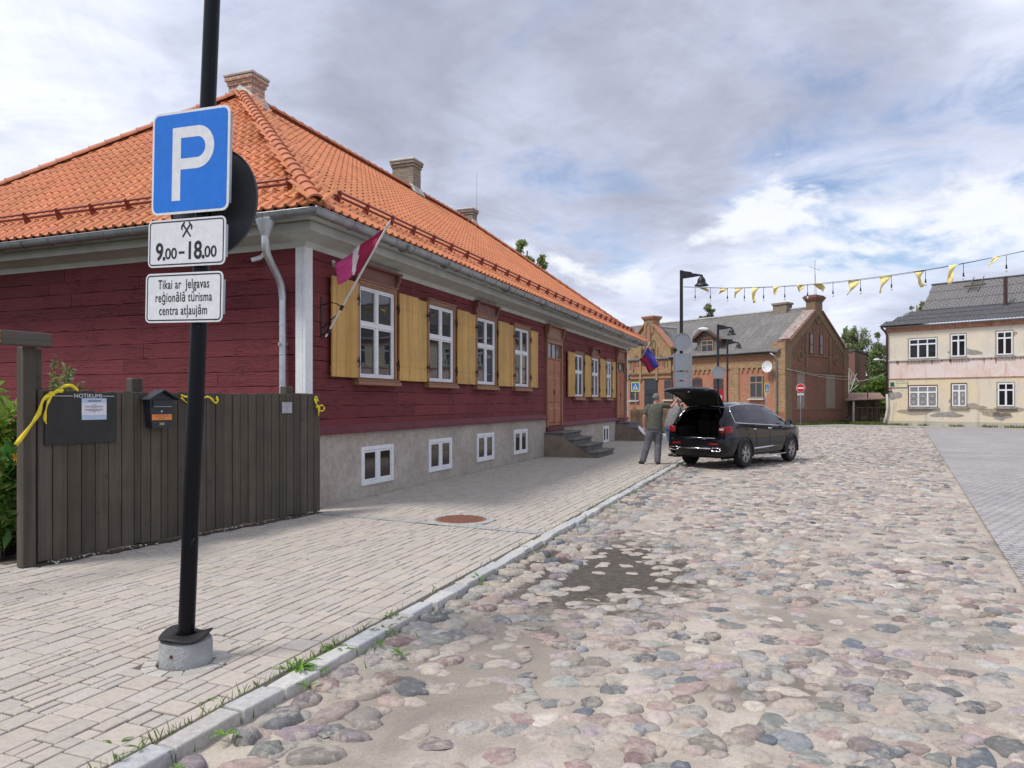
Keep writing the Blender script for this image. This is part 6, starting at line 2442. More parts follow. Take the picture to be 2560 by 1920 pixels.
# entrance door, dark green-grey with carved leaves
l0_, l1_ = BL(1642, yf), BL(1614, yf)
z1_ = BZ(950, cm, yf)
b = MB(); b.box(l0_ - .1, l1_ + .1, yf, yf + .05, 0, z1_ + .08)
M('old_door', (.030, .036, .042), .6, .2, 4)
dr = b.build('door', MATS['old_door'], brick)
b = MB()
for f0, f1 in ((.06, .47), (.53, .94)):
    a, c = l0_ + (l1_ - l0_) * f0, l0_ + (l1_ - l0_) * f1
    for z0_, z2_ in ((.25, 1.0), (1.15, z1_ * .62)):
        b.bbox(a + .06, c - .06, yf + .05, yf + .085, z0_, z2_, .02)
    b.prism([(a, z1_ * .65), (c, z1_ * .65), ((a + c) / 2, z1_ * .74)], 'y', yf + .05, yf + .10)
b.build('door_panel', MATS['old_door'], dr)
b = MB(); b.add([(l0_, yf + .056, z1_ * .78), (l1_, yf + .056, z1_ * .78), (l1_, yf + .056, z1_), (l0_, yf + .056, z1_)], [(0, 1, 2, 3)]); b.build('transom_pane', MATS['pane'], dr)
# gable slit windows: x const
for u0, u1 in ((2022, 2031.5), (2047, 2056)):
    m0, m1 = BM(u0), BM(u1)
    z0_, z1_ = 5.15, 6.75
    b = MB()
    for a, c in ((m0, m0 + .07), (m1 - .07, m1)): b.box(gx - .07, gx + .02, -c, -a, z0_, z1_)
    for z in (z0_, z0_ + (z1_ - z0_) * .42, z1_ - .08): b.box(gx - .065, gx + .02, -m1 + .07, -m0 - .07, z, z + .08)
    w_ = b.build('window', MATS['window_brown'], brick)
    b = MB(); b.add([(gx - .04, -m0, z0_), (gx - .04, -m1, z0_), (gx - .04, -m1, z1_), (gx - .04, -m0, z1_)], [(0, 1, 2, 3)]); b.build('pane', G('curtain_pane', 1.5, (.22, .22, .23)) if 'curtain_pane' not in MATS else MATS['curtain_pane'], w_)
b = MB(); b.lathe([(.0, 0), (.23, 0)], 16, (gx - .10, -GW / 2 + .05, 7.85), 'x'); b.build('round_opening', MATS['black_paint'], brick)
# downpipe at the corner
b = MB(); b.tube([(.95, .42, EZB - .15), (.6, .3, EZB - .4), (.55, .14, EZB - .7), (.55, .14, .1)], .06, 8)
b.build('downpipe', MATS['zinc'], brick, smooth=True)
# sagging cable on the gable
b = MB(); b.tube([(gx - .12, -GW * f, 4.0 - .62 * (1 - (1 - f) ** 2)) for f in [k / 14 for k in range(15)]], .018, 4); b.tube([(gx - .12, -GW * f, 3.95 - .35 * (1 - (1 - f) ** 2)) for f in [k / 14 for k in range(15)]], .012, 4)
b.build('cable', MATS['pale_sill'], brick)

BM_ = Matrix.Translation(BO) @ Matrix.Rotation(BROT, 4, 'Z')
# satellite dish
l = BL(1927.5)
dsh = thing('satellite_dish', 'white round satellite dish at the corner of the brick building', 'satellite dish', BM_ @ Vector((l, .14, BZ(917, l))), BROT)
b = MB()
prof = [(.0, .30), (.2, .312), (.33, .335), (.41, .365), (.42, .37), (.40, .36), (.0, .285)]
b.lathe([(r, h_) for r, h_ in prof], 28, axis='y', cap=False)
b.build('reflector', MATS['white_paint'], dsh, smooth=True, angle=50)
b = MB(); b.tube([(0, -.1, 0), (0, .3, 0)], .03, 6); b.tube([(0, .29, -.45), (0, .75, -.1)], .014, 5); b.ball((0, .77, -.08), .05, 8, 6)
b.build('feed_arm', MATS['zinc'], dsh)

# ------------------------------------------------------------------ signs in front of the brick building
M('neon_yellow', (.68, .76, .10), .5, .04, 3)
M('sign_red', (.55, .015, .02), .4, .04, 3)


def crossing_sign(u, v, Y, w_, h_, yaw, label, sx=1.0):
    p = at(u, CV, Y); z = CAMH + (CV - v) * Y / FPX
    root = thing('crossing_sign', label, 'road sign', (p.x, p.y, 0), yaw, 'pedestrian crossing signs with yellow borders')
    b = MB(); b.tube([(0, .06, 0), (0, .06, z + h_ * .45)], .03, 8); b.build('pole', MATS['zinc'], root, smooth=True)
    b = MB(); b.prism(rrect(w_, h_, .03), 'y', -.006, .006)
    pl_ = b.build('yellow_plate', MATS['neon_yellow'], root, mw=Matrix.Translation((0, 0, z)))
    b = MB(); b.prism(rrect(w_ * .78, h_ * .78, .02), 'y', -.0085, -.0062); b.build('blue_field', MATS['sign_blue'], pl_)
    b = MB(); b.add([(-w_ * .33, -.0105, -h_ * .29), (w_ * .33, -.0105, -h_ * .29), (0, -.0105, h_ * .33)], [(0, 1, 2)]); b.build('white_triangle', MATS['sign_white'], pl_)
    b = MB()
    s_ = w_ * .5
    b.lathe([(.0, 0), (.055 * s_, 0)], 10, (.0, -.0125, .26 * s_), 'y')
    for quad in (((-.06, .18), (.07, .18), (.09, -.08), (-.07, -.08)), ((-.05, -.08), (.03, -.08), (-.14, -.44), (-.22, -.42)), ((.0, -.08), (.08, -.08), (.20, -.44), (.12, -.46)), ((-.05, .16), (-.02, .10), (-.20, -.04), (-.22, .0)), ((.05, .16), (.03, .10), (.17, .0), (.20, .03))):
        b.add([(x_ * s_, -.0125, z_ * s_) for x_, z_ in quad], [(0, 1, 2, 3)])
    for k in range(5):
        xx = (-.5 + .22 * k) * s_
        b.add([(xx, -.0125, -.56 * s_), (xx + .09 * s_, -.0125, -.56 * s_), (xx + .09 * s_, -.0125, -.46 * s_), (xx, -.0125, -.46 * s_)], [(0, 1, 2, 3)])
    b.build('pedestrian', MATS['sign_black'], pl_, fix=False)


crossing_sign(1588.5, 967, 46, .55, .62, R(-4), 'square pedestrian crossing sign left, near the corner of the red house')
crossing_sign(1917, 971, 46, .50, .64, R(36), 'turned pedestrian crossing sign right, before the wall of the brick building')
# no entry sign
p = at(2001.5, CV, 50.2)
z = CAMH + (CV - 970) * 50.2 / FPX
root = thing('no_entry_sign', 'round red no entry sign with a white bar before the dark brick gable', 'road sign', (p.x, p.y, 0), R(-20))
b = MB(); b.tube([(0, .06, -.05), (0, .06, z + .25)], .03, 8); b.build('pole', MATS['zinc'], root, smooth=True)
b = MB(); b.lathe([(0, .0), (.30, .0), (.30, .012), (0, .012)], 32, (0, -.004, z), 'y', cap=False); dk = b.build('disc', MATS['sign_white'], root)
b = MB(); b.lathe([(0, .0), (.275, .0)], 32, (0, -.018, z), 'y', cap=False); b.build('red_field', MATS['sign_red'], dk)
b = MB(); b.box(-.21, .21, -.022, -.0195, z - .05, z + .05); b.build('white_bar', MATS['sign_white'], dk)
b = MB(); b.box(-.21, .21, -.01, .0, z - .50, z - .38); sp_ = b.build('supplementary_plate', MATS['sign_white'], root)
b = MB(); b.box(-.15, .15, -.0115, -.0102, z - .46, z - .42); b.build('plate_print', MATS['print_grey'], sp_)
# red framed notice case behind the car
p = at(1808, CV, 41)
root = thing('notice_case', 'red framed white notice case standing behind the open car', 'notice case', (p.x, p.y, 0), R(-18))
z1_ = CAMH + (CV - 973) * 41 / FPX
M('case_red', (.38, .012, .03), .45, .06, 4)
b = MB()
b.bbox(-.75, .02, -.06, .06, z1_ - .32, z1_, .01); b.bbox(-.06, .02, -.06, .06, -.05, z1_ - .321, .01); b.bbox(-.75, -.67, -.06, .06, -.05, z1_ - .321, .01); b.bbox(-.669, -.061, -.06, .06, .5, .6, .01)
cs = b.build('frame', MATS['case_red'], root)
b = MB(); b.box(-.67, -.06, -.02, .02, .6, z1_ - .321); b.build('panel', MATS['sign_white'], root)
# picket fence at the far corner of the red house
p0, p1 = at(1576, CV, 36.5), at(1700, CV, 40.5)
p0.z = p1.z = 0
dd = p1 - p0
pk = thing('picket_fence', 'unpainted brown picket fence beyond the far corner of the red house', 'fence', p0, math.atan2(dd.y, dd.x))
wood('picket_wood', (.19, .115, .06), (.27, .175, .10), .8, 'z', .6, bmp=.2)
b = MB()
n_ = int(dd.length / .125)
for k in range(n_):
    x = k * .125
    b.prism([(x, .06), (x + .085, .06), (x + .085, 1.22), (x + .0425, 1.28), (x, 1.22)], 'y', -.012, .012)
b.build('pickets', MATS['picket_wood'], pk)
for zz in (.35, 1.0):
    b = MB(); b.box(0, n_ * .125, .0125, .05, zz, zz + .08); b.build('rail', MATS['picket_wood'], pk)
for xx in (.55, 2.2):
    b = MB(); b.box(xx - .05, xx + .05, .051, .15, -.1, 1.36); b.build('post', MATS['picket_wood'], pk)

# ================================================================== the cream building on the right
KO = Vector((26.95, 52.0, 0))
KX = Vector((.693, -.721, 0)); KY = Vector((.721, .693, 0))
KROT = math.atan2(KX.y, KX.x)


def KK(u, y=0.0):
    q = (u - CU) / FPX
    c = KO + KY * y
    return (q * c.y - c.x) / (KX.x - q * KX.y)


def KZ(v, k, y=0.0): return CAMH + (CV - v) * (KO.y + KX.y * k + KY.y * y) / FPX


def plaster(name, c1, c2, c3, streak):
    m, nt = newmat(name)
    tcn = nt.n('ShaderNodeTexCoord')
    n1 = nt.noise((tcn, 'Object'), .55, 7, .68, .4)
    n2 = nt.noise((tcn, 'Object'), 2.2, 6, .7, .3)
    mp = nt.n('ShaderNodeMapping', ins={0: (tcn, 'Object')}); mp.inputs['Scale'].default_value = (3.2, 3.2, .5)
    n3 = nt.noise((mp, 0), 1.0, 6, .65)
    n4 = nt.noise((tcn, 'Object'), 22, 4, .7)
    base = nt.mix(nt.smooth((n1, 0), .42, .62), c1, c2)
    base = nt.mix(nt.math('MULTIPLY', nt.smooth((n2, 0), .56, .70), .8), base, c3)
    base = nt.mix(nt.math('MULTIPLY', nt.smooth((n3, 0), .54, .72), .75), base, streak)
    base = nt.mix(1.0, base, nt.ramp((n4, 0), [(.25, .86), (.75, 1.1)]), 'MULTIPLY')
    pbsdf(nt, Base_Color=base, Roughness=.92, Normal=bump(nt, (n2, 0), .3, .03))
    return m


plaster('plaster_upper', (.69, .61, .48), (.62, .57, .48), (.72, .66, .55), (.47, .46, .43))
plaster('plaster_pink', (.70, .61, .58), (.66, .52, .45), (.74, .69, .68), (.56, .33, .25))
plaster('plaster_lower', (.68, .57, .39), (.63, .57, .47), (.62, .47, .36), (.38, .355, .31))
plaster('plaster_base', (.48, .45, .37), (.40, .39, .33), (.54, .45, .33), (.22, .23, .17))
M('rust_stain', (.40, .20, .13), .85, .3, 3)
brick_mat('bare_brick', (.46, .36, .24), (.38, .30, .22), (.28, .26, .23), .26, .085, .45, .02, (.2, .19, .17))
M('cement_patch', (.29, .275, .25), .9, .2, 4)
KL, KD, KE = 30.0, 9.5, 7.02
cream = thing('cream_building', 'two storey building with peeling cream and pink plaster and grey corrugated roof', 'building', KO, KROT)
z_c = KZ(902, KK(2220)); z_p = KZ(947, KK(2240)); z_b = KZ(1052, KK(2260))
print('cream z', z_c, z_p, z_b)
b = MB()
b.box(0, KL, 0, KD, -.1, z_b, 3)
b.box(.04, KL, .05, KD, z_b, z_p, 2)
b.box(.04, KL, .05, KD, z_p, z_c, 1)
b.box(.04, KL, .05, KD, z_c, KE, 0)
b.box(0, KL, -.05, .06, z_c - .05, z_c + .03, 5)
b.box(.02, KL, -.02, .055, KE - .42, KE - .1, 4)
b.box(.02, KL, -.01, .055, z_p - .03, z_p + .015, 4)
def blotch(b, x, z, rx, rz, mi, seed, y=.044):
    rr = random.Random(seed)
    n_ = 18
    ph = [rr.uniform(0, 6.28) for _ in range(3)]
    pts = []
    for k in range(n_):
        a = 2 * math.pi * k / n_
        f = 1 + .22 * math.sin(2 * a + ph[0]) + .18 * math.sin(3 * a + ph[1]) + .1 * math.sin(5 * a + ph[2])
        pts.append((x + rx * f * math.cos(a), z + rz * f * math.sin(a)))
    b.prism(pts, 'y', y, .08, mi)
for x, z, rx, rz, mi, sd in ((2.05, .95, .95, .28, 6, 1), (7.0, 1.0, 1.2, .30, 6, 2), (3.95, .75, .8, .22, 7, 3), (7.1, .70, .45, .30, 7, 4), (2.7, 1.9, .35, .55, 6, 5), (4.5, 1.7, .5, .3, 6, 6), (.55, 2.1, .45, .35, 7, 7),
                             (7.6, 6.0, .28, .22, 6, 8), (5.6, 1.3, .55, .22, 6, 9), (1.9, 6.35 - .9, .2, .1, 7, 10), (5.0, 5.0, .9, .22, 7, 11)):
    blotch(b, x, z, rx, rz, mi, sd, .042 if z > z_b else -.006)
rr = random.Random(4)
for k in range(46):                                      # rust runs below the string course
    x = rr.uniform(.3, 9.5)
    wd, h_ = rr.uniform(.03, .14), rr.uniform(.08, .42)
    b.prism([(x, z_c - .05), (x + wd, z_c - .05), (x + wd * .7, z_c - .05 - h_), (x + wd * .3, z_c - .05 - h_)], 'y', .0455, .06, 4)
b.build('wall', [MATS['plaster_upper'], MATS['plaster_pink'], MATS['plaster_lower'], MATS['plaster_base'], MATS['rust_stain'], MATS['pale_sill'], MATS['bare_brick'], MATS['cement_patch']], cream, uv=True)
# roofs: low front slope in tarred sheets, higher corrugated roof behind
m, nt = newmat('corrugated')
uvn = nt.n('ShaderNodeUVMap'); tcn = nt.n('ShaderNodeTexCoord')
wv_ = nt.n('ShaderNodeTexWave', ins={'Vector': (uvn, 0), 'Scale': 1.55, 'Distortion': .05})
n1 = nt.noise((tcn, 'Object'), .8, 6, .65); n2 = nt.noise((tcn, 'Object'), 9, 5, .7)
br = nt.n('ShaderNodeTexBrick', ins={'Vector': (uvn, 0), 'Scale': 1.0, 'Mortar Size': .012, 'Brick Width': 1.1, 'Row Height': 1.45})
br.inputs['Color1'].default_value = (.18, .175, .18, 1); br.inputs['Color2'].default_value = (.215, .205, .205, 1); br.inputs['Mortar'].default_value = (.13, .13, .13, 1)
base = nt.mix(1.0, (br, 0), nt.ramp((wv_, 1), [(.1, .55), (.8, 1.15)]), 'MULTIPLY')
base = nt.mix(1.0, base, nt.ramp((n2, 0), [(.25, .75), (.75, 1.25)]), 'MULTIPLY')
base = nt.mix(nt.math('MULTIPLY', nt.smooth((n1, 0), .5, .7), .35), base, (.20, .17, .13))
pbsdf(nt, Base_Color=base, Roughness=.88, Normal=bump(nt, (wv_, 1), .9, .05))


def corr(P, ax, up, a0f, a1f, ln, pitch, amp, name, mat, parent, lap=1.2):
    """corrugated sheets as real waves, each course lapping the one below"""
    ax, up = Vector(ax).normalized(), Vector(up).normalized()
    nr = ax.cross(up); nr = -nr if nr.z < 0 else nr
    b = MB()
    t_ = 0
    r = random.Random(2)
    while t_ < ln - .05:
        t1 = min(t_ + lap, ln)
        a0, a1 = a0f(t_), a1f(t_)
        n_ = int((a1 - a0) / pitch * 6)
        rows = []
        for bb, li in ((t_ - .03, .03), (t1 + .05 if t1 < ln else t1, .0)):
            rows.append([Vector(P) + ax * (a0 + (a1 - a0) * k / n_) + up * bb + nr * (amp * math.sin(2 * math.pi * (a0 + (a1 - a0) * k / n_) / pitch) + li) for k in range(n_ + 1)])
        rows.insert(0, [p - nr * .04 for p in rows[0]])
        b.grid(rows)
        t_ = t1
    return b.build(name, mat, parent, uv=True, fix=False)


RY, RZ1, RZ2, RYT = 3.2, 8.4, 10.6, 6.2
M('tar_sheet', (.085, .085, .09), .85, .3, 5, bmp=.3)
s1l = math.hypot(RY + .4, RZ1 - KE - .05)
corr((0, -.4, KE + .05), (1, 0, 0), (0, RY + .4, RZ1 - KE - .05), lambda t_: -.25 + 1.68 * t_ / s1l, lambda t_: KL, s1l, .20, .020, 'roof', MATS['tar_sheet'], cream)
b = MB(); b.add([(-.25, -.4, KE + .02), (1.43, RY, RZ1 - .03), (-.25, KD, KE + .02)], [(0, 1, 2)]); b.add([(1.43, RY, RZ1 - .02), (1.35, RYT, RZ2 - .03), (1.43, KD, RZ1 - .02)], [(0, 1, 2)])
b.build('roof_end', MATS['tar_sheet'], cream, fix=False)
s2l = math.hypot(RYT - RY, RZ2 - RZ1)
corr((0, RY, RZ1), (1, 0, 0), (0, RYT - RY, RZ2 - RZ1), lambda t_: 1.43 - .12 * t_ / s2l, lambda t_: KL, s2l, .16, .016, 'upper_roof', MATS['corrugated'], cream, 1.3)
b = MB(); b.add([(1.3, RYT, RZ2), (KL, RYT, RZ2), (KL, KD + .4, RZ1), (1.3, KD + .4, RZ1)], [(0, 1, 2, 3)]); b.build('rear_roof', MATS['corrugated'], cream, uv=True, fix=False)
b = MB(); b.tube([(1.25, RYT, RZ2 + .02), (KL, RYT, RZ2 + .02)], .09, 6); b.build('ridge_cap', MATS['tar_sheet'], cream)
# stove pipe, roof ladder
kp = KK(2511, 2.3); zp0 = RZ1 - .3; zp1 = KZ(691, kp, 2.3)
M('rust_pipe', (.06, .035, .03), .7, .3, 6)
b = MB(); b.tube([(kp, 2.6, zp0 - .3), (kp, 2.6, zp1)], .12, 10); b.lathe([(.30, zp0 - .25), (.15, zp0 + .1)], 10, (kp, 2.6, 0)); b.build('stove_pipe', MATS['rust_pipe'], cream)
kl = KK(2438, 5.4)
b = MB()
up_ = Vector((0, RYT - RY, RZ2 - RZ1)).normalized()
lp = lambda a, f: Vector((a, RY, RZ1)) + up_ * (s2l * f) + Vector((0, -.05, .10))
for a in (-.32, .32):
    b.tube([lp(kl + a, .52), lp(kl + a, 1.10)], .035, 5)
for f in (.58, .68, .78, .88, .98):
    b.tube([lp(kl - .34, f), lp(kl + .34, f)], .03, 5)
b.tube([lp(kl - .75, .76), lp(kl + .65, .79)], .05, 5)
b.build('roof_ladder', MATS['grey_wood'], cream)
# windows (white plastic and old lattice ones)
M('grille_white', (.55, .54, .52), .6, .06, 4)
G('lace_pane', 1.45, (.20, .20, .20)); G('pane_dim', 1.4, (.012, .014, .017), .05)


def kwin(uL, uR, vt, vb, n_, lower=False, grille=False, zfix=None):
    k0, k1 = KK(uL), KK(uR)
    z0, z1 = KZ(vb, k0), KZ(vt, k0)
    b = MB()
    t_ = .075
    y = .02
    frame_rect(b, k0, k1, z0, z1, t_, y - .03, y + .06, .004)
    zt = z0 + (z1 - z0) * (.72 if not lower else .70)
    b.bbox(k0 + t_, k1 - t_, y - .03, y + .05, zt - .05, zt + .05, .004)
    for i in range(1, n_):
        xx = k0 + (k1 - k0) * i / n_
        b.bbox(xx - .055, xx + .055, y - .03, y + .05, z0 + t_, zt - .051, .004)
        b.bbox(xx - .035, xx + .035, y - .03, y + .05, zt + .051, z1 - t_, .004)
    w_ = b.build('window', MATS['white_paint'], cream)
    b = MB(); b.add([(k0 + .03, y + .012, z0 + .03), (k1 - .03, y + .012, z0 + .03), (k1 - .03, y + .012, z1 - .03), (k0 + .03, y + .012, z1 - .03)], [(0, 1, 2, 3)])
    b.build('pane', MATS['lace_pane'] if grille else MATS['pane_dim'], w_)
    # dark reveal round the frame and a sill
    b = MB()
    b.box(k0 - .09, k0 - .001, .02, .052, z0 - .05, z1 + .09); b.box(k0, k1 + .03, .02, .052, z1 + .001, z1 + .09); b.box(k1 + .001, k1 + .035, .02, .052, z0 - .05, z1)
    b.build('reveal', MATS['window_brown'] if grille else MATS['cement_patch'], w_)
    b = MB(); b.box(k0 - .12, k1 + .15, -.10, .05, z0 - .16, z0 - .06); b.build('sill', MATS['cement_patch'], w_)
    if grille:
        b = MB()
        for i in range(n_):
            a, c = k0 + (k1 - k0) * i / n_ + .06, k0 + (k1 - k0) * (i + 1) / n_ - .06
            za, zb_ = z0 + .08, zt - .06
            mx_ = (a + c) / 2
            for (pz, qz) in ((za, (za + zb_) / 2), ((za + zb_) / 2, zb_)):
                mz = (pz + qz) / 2
                for (x0_, z0_, x1_, z1_) in ((a, pz, mx_, mz), (c, pz, mx_, mz), (a, qz, mx_, mz), (c, qz, mx_, mz), (a, mz, c, mz), (mx_, pz, mx_, qz)):
                    b.tube([(x0_, -.02, z0_), (x1_, -.02, z1_)], .012, 4)
        b.build('grille', MATS['grille_white'], w_)


kwin(2272.7, 2342, 848.6, 897, 3)
kwin(2377.4, 2414.5, 837, 892, 2)
kwin(2491.7, 2531.6, 829.8, 887.7, 2)
kwin(2273, 2342.7, 965.8, 1016.4, 3, True, True)
kwin(2380, 2416, 960.9, 1015.5, 2, True, True)
kwin(2494.6, 2535.4, 958, 1015.5, 2, True)
kb = KK(2520)
for kk in (11.6, 14.2, 16.8, 19.6, 22.4, 25.4):                       # windows of the part outside the frame, seen mirrored in the panes of the red house
    for z0_ in (1.75, 4.75):
        b = MB(); frame_rect(b, kk, kk + 1.2, z0_, z0_ + 1.75, .09, -.01, .08, .004); b.bbox(kk + .55, kk + .65, -.01, .07, z0_ + .09, z0_ + 1.66, .004); b.bbox(kk + .09, kk + 1.11, -.012, .07, z0_ + 1.2, z0_ + 1.3, .004)
        w_ = b.build('window', MATS['white_paint'], cream)
        b = MB(); b.add([(kk, .03, z0_), (kk + 1.2, .03, z0_), (kk + 1.2, .03, z0_ + 1.75), (kk, .03, z0_ + 1.75)], [(0, 1, 2, 3)]); b.build('pane', MATS['pane'], w_)
# brown downpipe at the left corner, white at its foot, with a small lamp
b = MB(); b.tube([(-.2, -.25, KE), (.05, -.12, KE - .35), (.15, -.09, KE - .6), (.15, -.09, KZ(985, .1))], .075, 8); b.build('downpipe', MATS['rust_pipe'], cream, smooth=True)
b = MB(); b.tube([(.15, -.09, KZ(985, .1) - .01), (.20, -.09, 1.2), (.10, -.10, .6), (.0, -.25, .1)], .085, 8); b.build('downpipe_foot', MATS['pale_sill'], cream, smooth=True)
b = MB(); b.tube([(.05, -.05, KZ(900, .1)), (-.35, -.1, KZ(899, .1))], .02, 5); b.ball((-.55, -.12, KZ(898, .1)), (.24, .09, .08), 10, 6); b.build('wall_lamp', MATS['white_paint'], cream)
# name board by the corner
k0, k1 = KK(2224), KK(2268); z1_, z0_ = KZ(951, .8), KZ(968, .8)
KM_ = Matrix.Translation(KO) @ Matrix.Rotation(KROT, 4, 'Z')
nb = thing('name_board', 'cream name board with a green square on the corner of the cream building', 'sign', KM_ @ Vector(((k0 + k1) / 2, .0, z0_)), KROT)
hw, hh_ = (k1 - k0) / 2, z1_ - z0_
M('board_cream', (.66, .60, .42), .6, .05, 3); M('board_green', (.012, .11, .085), .5, .1, 3); M('plate_plum', (.16, .03, .06), .5, .1, 3)
b = MB(); b.bbox(-hw, hw, -.03, .02, 0, hh_, .004); pb = b.build('board', MATS['board_cream'], nb)
b = MB(); b.box(-hw + .05, -hw + .33, -.034, -.0305, .04, .36); b.build('emblem', MATS['board_green'], nb)
for body, zz, sz in (('CELTNIECĪBA', .40, .13), ('METĀLAPSTRĀDE', .25, .12), ('tel. ofiss', .12, .08)):
    text(body, sz, MATS['print_dark'], 'board_text', nb, Matrix.Translation((-hw + .40, -.032, zz)) @ RX90, align='LEFT', depth=.001, sx=.8)
hn = thing('house_number_plate', 'small plum coloured number plate under the cream name board', 'plate', KM_ @ Vector((KK(2224), .0, KZ(979, .6))), KROT)
b = MB(); b.box(-.12, .12, .0, .035, 0, .24); b.build('plate', MATS['plate_plum'], hn)
text('68', .16, MATS['sign_white'], 'number', hn, Matrix.Translation((0, -.002, .12)) @ RX90, depth=.001)

# ================================================================== the yard between the buildings
# tall brick tower of the factory behind
p0 = at(2118, CV, 84); p1 = at(2137, CV, 80); p2 = at(2164, CV, 86)
zt_ = CAMH + (CV - 877) * 80 / FPX
fac = thing('brick_tower', 'plain windowless brick block rising behind the yard with a flat roof', 'building', (p1.x, p1.y, 0))
a_, c_ = p0 - p1, p2 - p1
a_.z = c_.z = 0
a_ = a_ * 3
b = MB()
pts = [Vector((0, 0, 0)), c_, c_ + a_, a_]
b.prism([(p.x, p.y) for p in pts], 'z', -.1, zt_)
b.build('wall', MATS['dark_brick'], fac, uv=True)
b = MB(); ctr = (pts[0] + pts[2]) / 2
b.prism([((p.x - ctr.x) * 1.05 + ctr.x, (p.y - ctr.y) * 1.05 + ctr.y) for p in pts], 'z', zt_ + .001, zt_ + .2)
b.build('roof', MATS['tar_sheet'], fac)
# rusty lean-to shed
s0, s1 = at(2112, CV, 56), at(2212, CV, 55)
s0.z = s1.z = 0
sd = s1 - s0
zf, zbk = CAMH + (CV - 1002) * 56 / FPX, CAMH + (CV - 984) * 59 / FPX
shed = thing('yard_shed', 'open lean-to shed with a rusty sheet roof beside the brick gable', 'shed', s0, math.atan2(sd.y, sd.x))
M('rusty_sheet', (.20, .11, .085), .8, .3, 4, col2=(.29, .19, .16))
Ls = sd.length
b = MB(); b.prism([(-.3, zf), (-.3, zf + .06), (3.2, zbk + .06), (3.2, zbk)], 'x', 0, Ls - .0)
b.v = [(x, y, z + (.30 * max(0, x - Ls * .55) / Ls if y < 0 else 0)) for x, y, z in b.v]
b.build('roof', MATS['rusty_sheet'], shed)
for xx, yy in ((.62, .0), (2.4, 2.9), (.2, 2.9)):
    b = MB(); b.box(xx - .07, xx + .07, yy - .07, yy + .07, -.1, zf + .0); b.build('post', MATS['pale_sill'] if yy < 1 else MATS['grey_wood'], shed)
b = MB(); b.box(0, Ls, 3.0, 3.1, -.1, zbk - .5); b.build('back_wall', MATS['grey_wood'], shed)
wf = thing('wire_fence', 'low rusty mesh fence across the yard between the two buildings', 'fence', s0 + Vector((0, -1.2, 0)), math.atan2(sd.y, sd.x))
b = MB()
for k in range(9):
    b.tube([(Ls * k / 8, 0, -.1), (Ls * k / 8, 0, 1.25)], .03, 5)
for z in (.1, .7, 1.2): b.tube([(0, 0, z), (Ls, 0, z)], .018, 4)
b.build('frame', MATS['rust_pipe'], wf)
b = MB()
for k in range(36): b.tube([(Ls * k / 36, 0, .1), (Ls * k / 36, 0, 1.2)], .006, 3)
b.build('mesh', MATS['rust_pipe'], wf)
# junk stacked under the shed
jp = thing('scrap_pile', 'dark pile of boards and crates under the rusty shed roof', 'scrap pile', s0 + sd * .55 + Vector((0, 1.0, 0)), .3)
b = MB(); rr = random.Random(9)
for k in range(16):
    x, y, z = rr.uniform(-1.2, 1.2), rr.uniform(-.4, .5), .08 * (k % 6) + .05
    b.box(x - rr.uniform(.2, .7), x + rr.uniform(.2, .7), y - .1, y + .1, z, z + rr.uniform(.04, .12))
b.bbox(-.3, .2, -.55, -.42, .25, .55)
b.build('boards', MATS['grey_wood'], jp)
# thin dark yard pole and white branching mast
p = at(2169, CV, 55.5); pole_ = thing('wire_pole', 'thin dark pole standing before the yard shed', 'pole', (p.x, p.y, -.1))
b = MB(); b.tube([(0, 0, 0), (0, 0, CAMH + .1 + (CV - 915) * 55.5 / FPX)], [.05, .035], 6); b.build('pole', MATS['rust_pipe'], pole_)
p = at(2122, CV, 60); mast = thing('white_mast', 'white painted branching steel frame above the yard shed', 'mast', (p.x, p.y, -.1))
b = MB()
zq = lambda v: CAMH + .1 + (CV - v) * 60 / FPX
xq = lambda u: (u - 2122) / FPX * 60
def ms(u0, v0, u1, v1, r=.05): b.tube([(xq(u0), 0, zq(v0)), (xq(u1), 0, zq(v1))], r, 5)
ms(2122, 1010, 2122, 922, .07); ms(2124, 980, 2138, 947); ms(2120, 980, 2118, 945); ms(2123, 982, 2145, 962, .035); ms(2122, 922, 2148, 956, .06); ms(2122, 978, 2129, 935, .035); ms(2121, 960, 2137, 955, .03); ms(2128, 962, 2142, 934, .03)
b.build('frame', MATS['pale_sill'], mast)
# overhead wire across the gap
wA, wB = BM_ @ Vector((gx - .12, -GW, 3.3)), KM_ @ Vector((.1, .0, KZ(931, .1)))
wr = thing('overhead_wire', 'thin pale wire slung from the brick gable to the cream building', 'wire', wA)
b = MB(); b.tube([wA.lerp(wB, k / 12) - wA - Vector((0, 0, .5 * 4 * (k / 12) * (1 - k / 12) * .5)) for k in range(13)], .02, 4); b.build('wire', MATS['pale_sill'], wr)

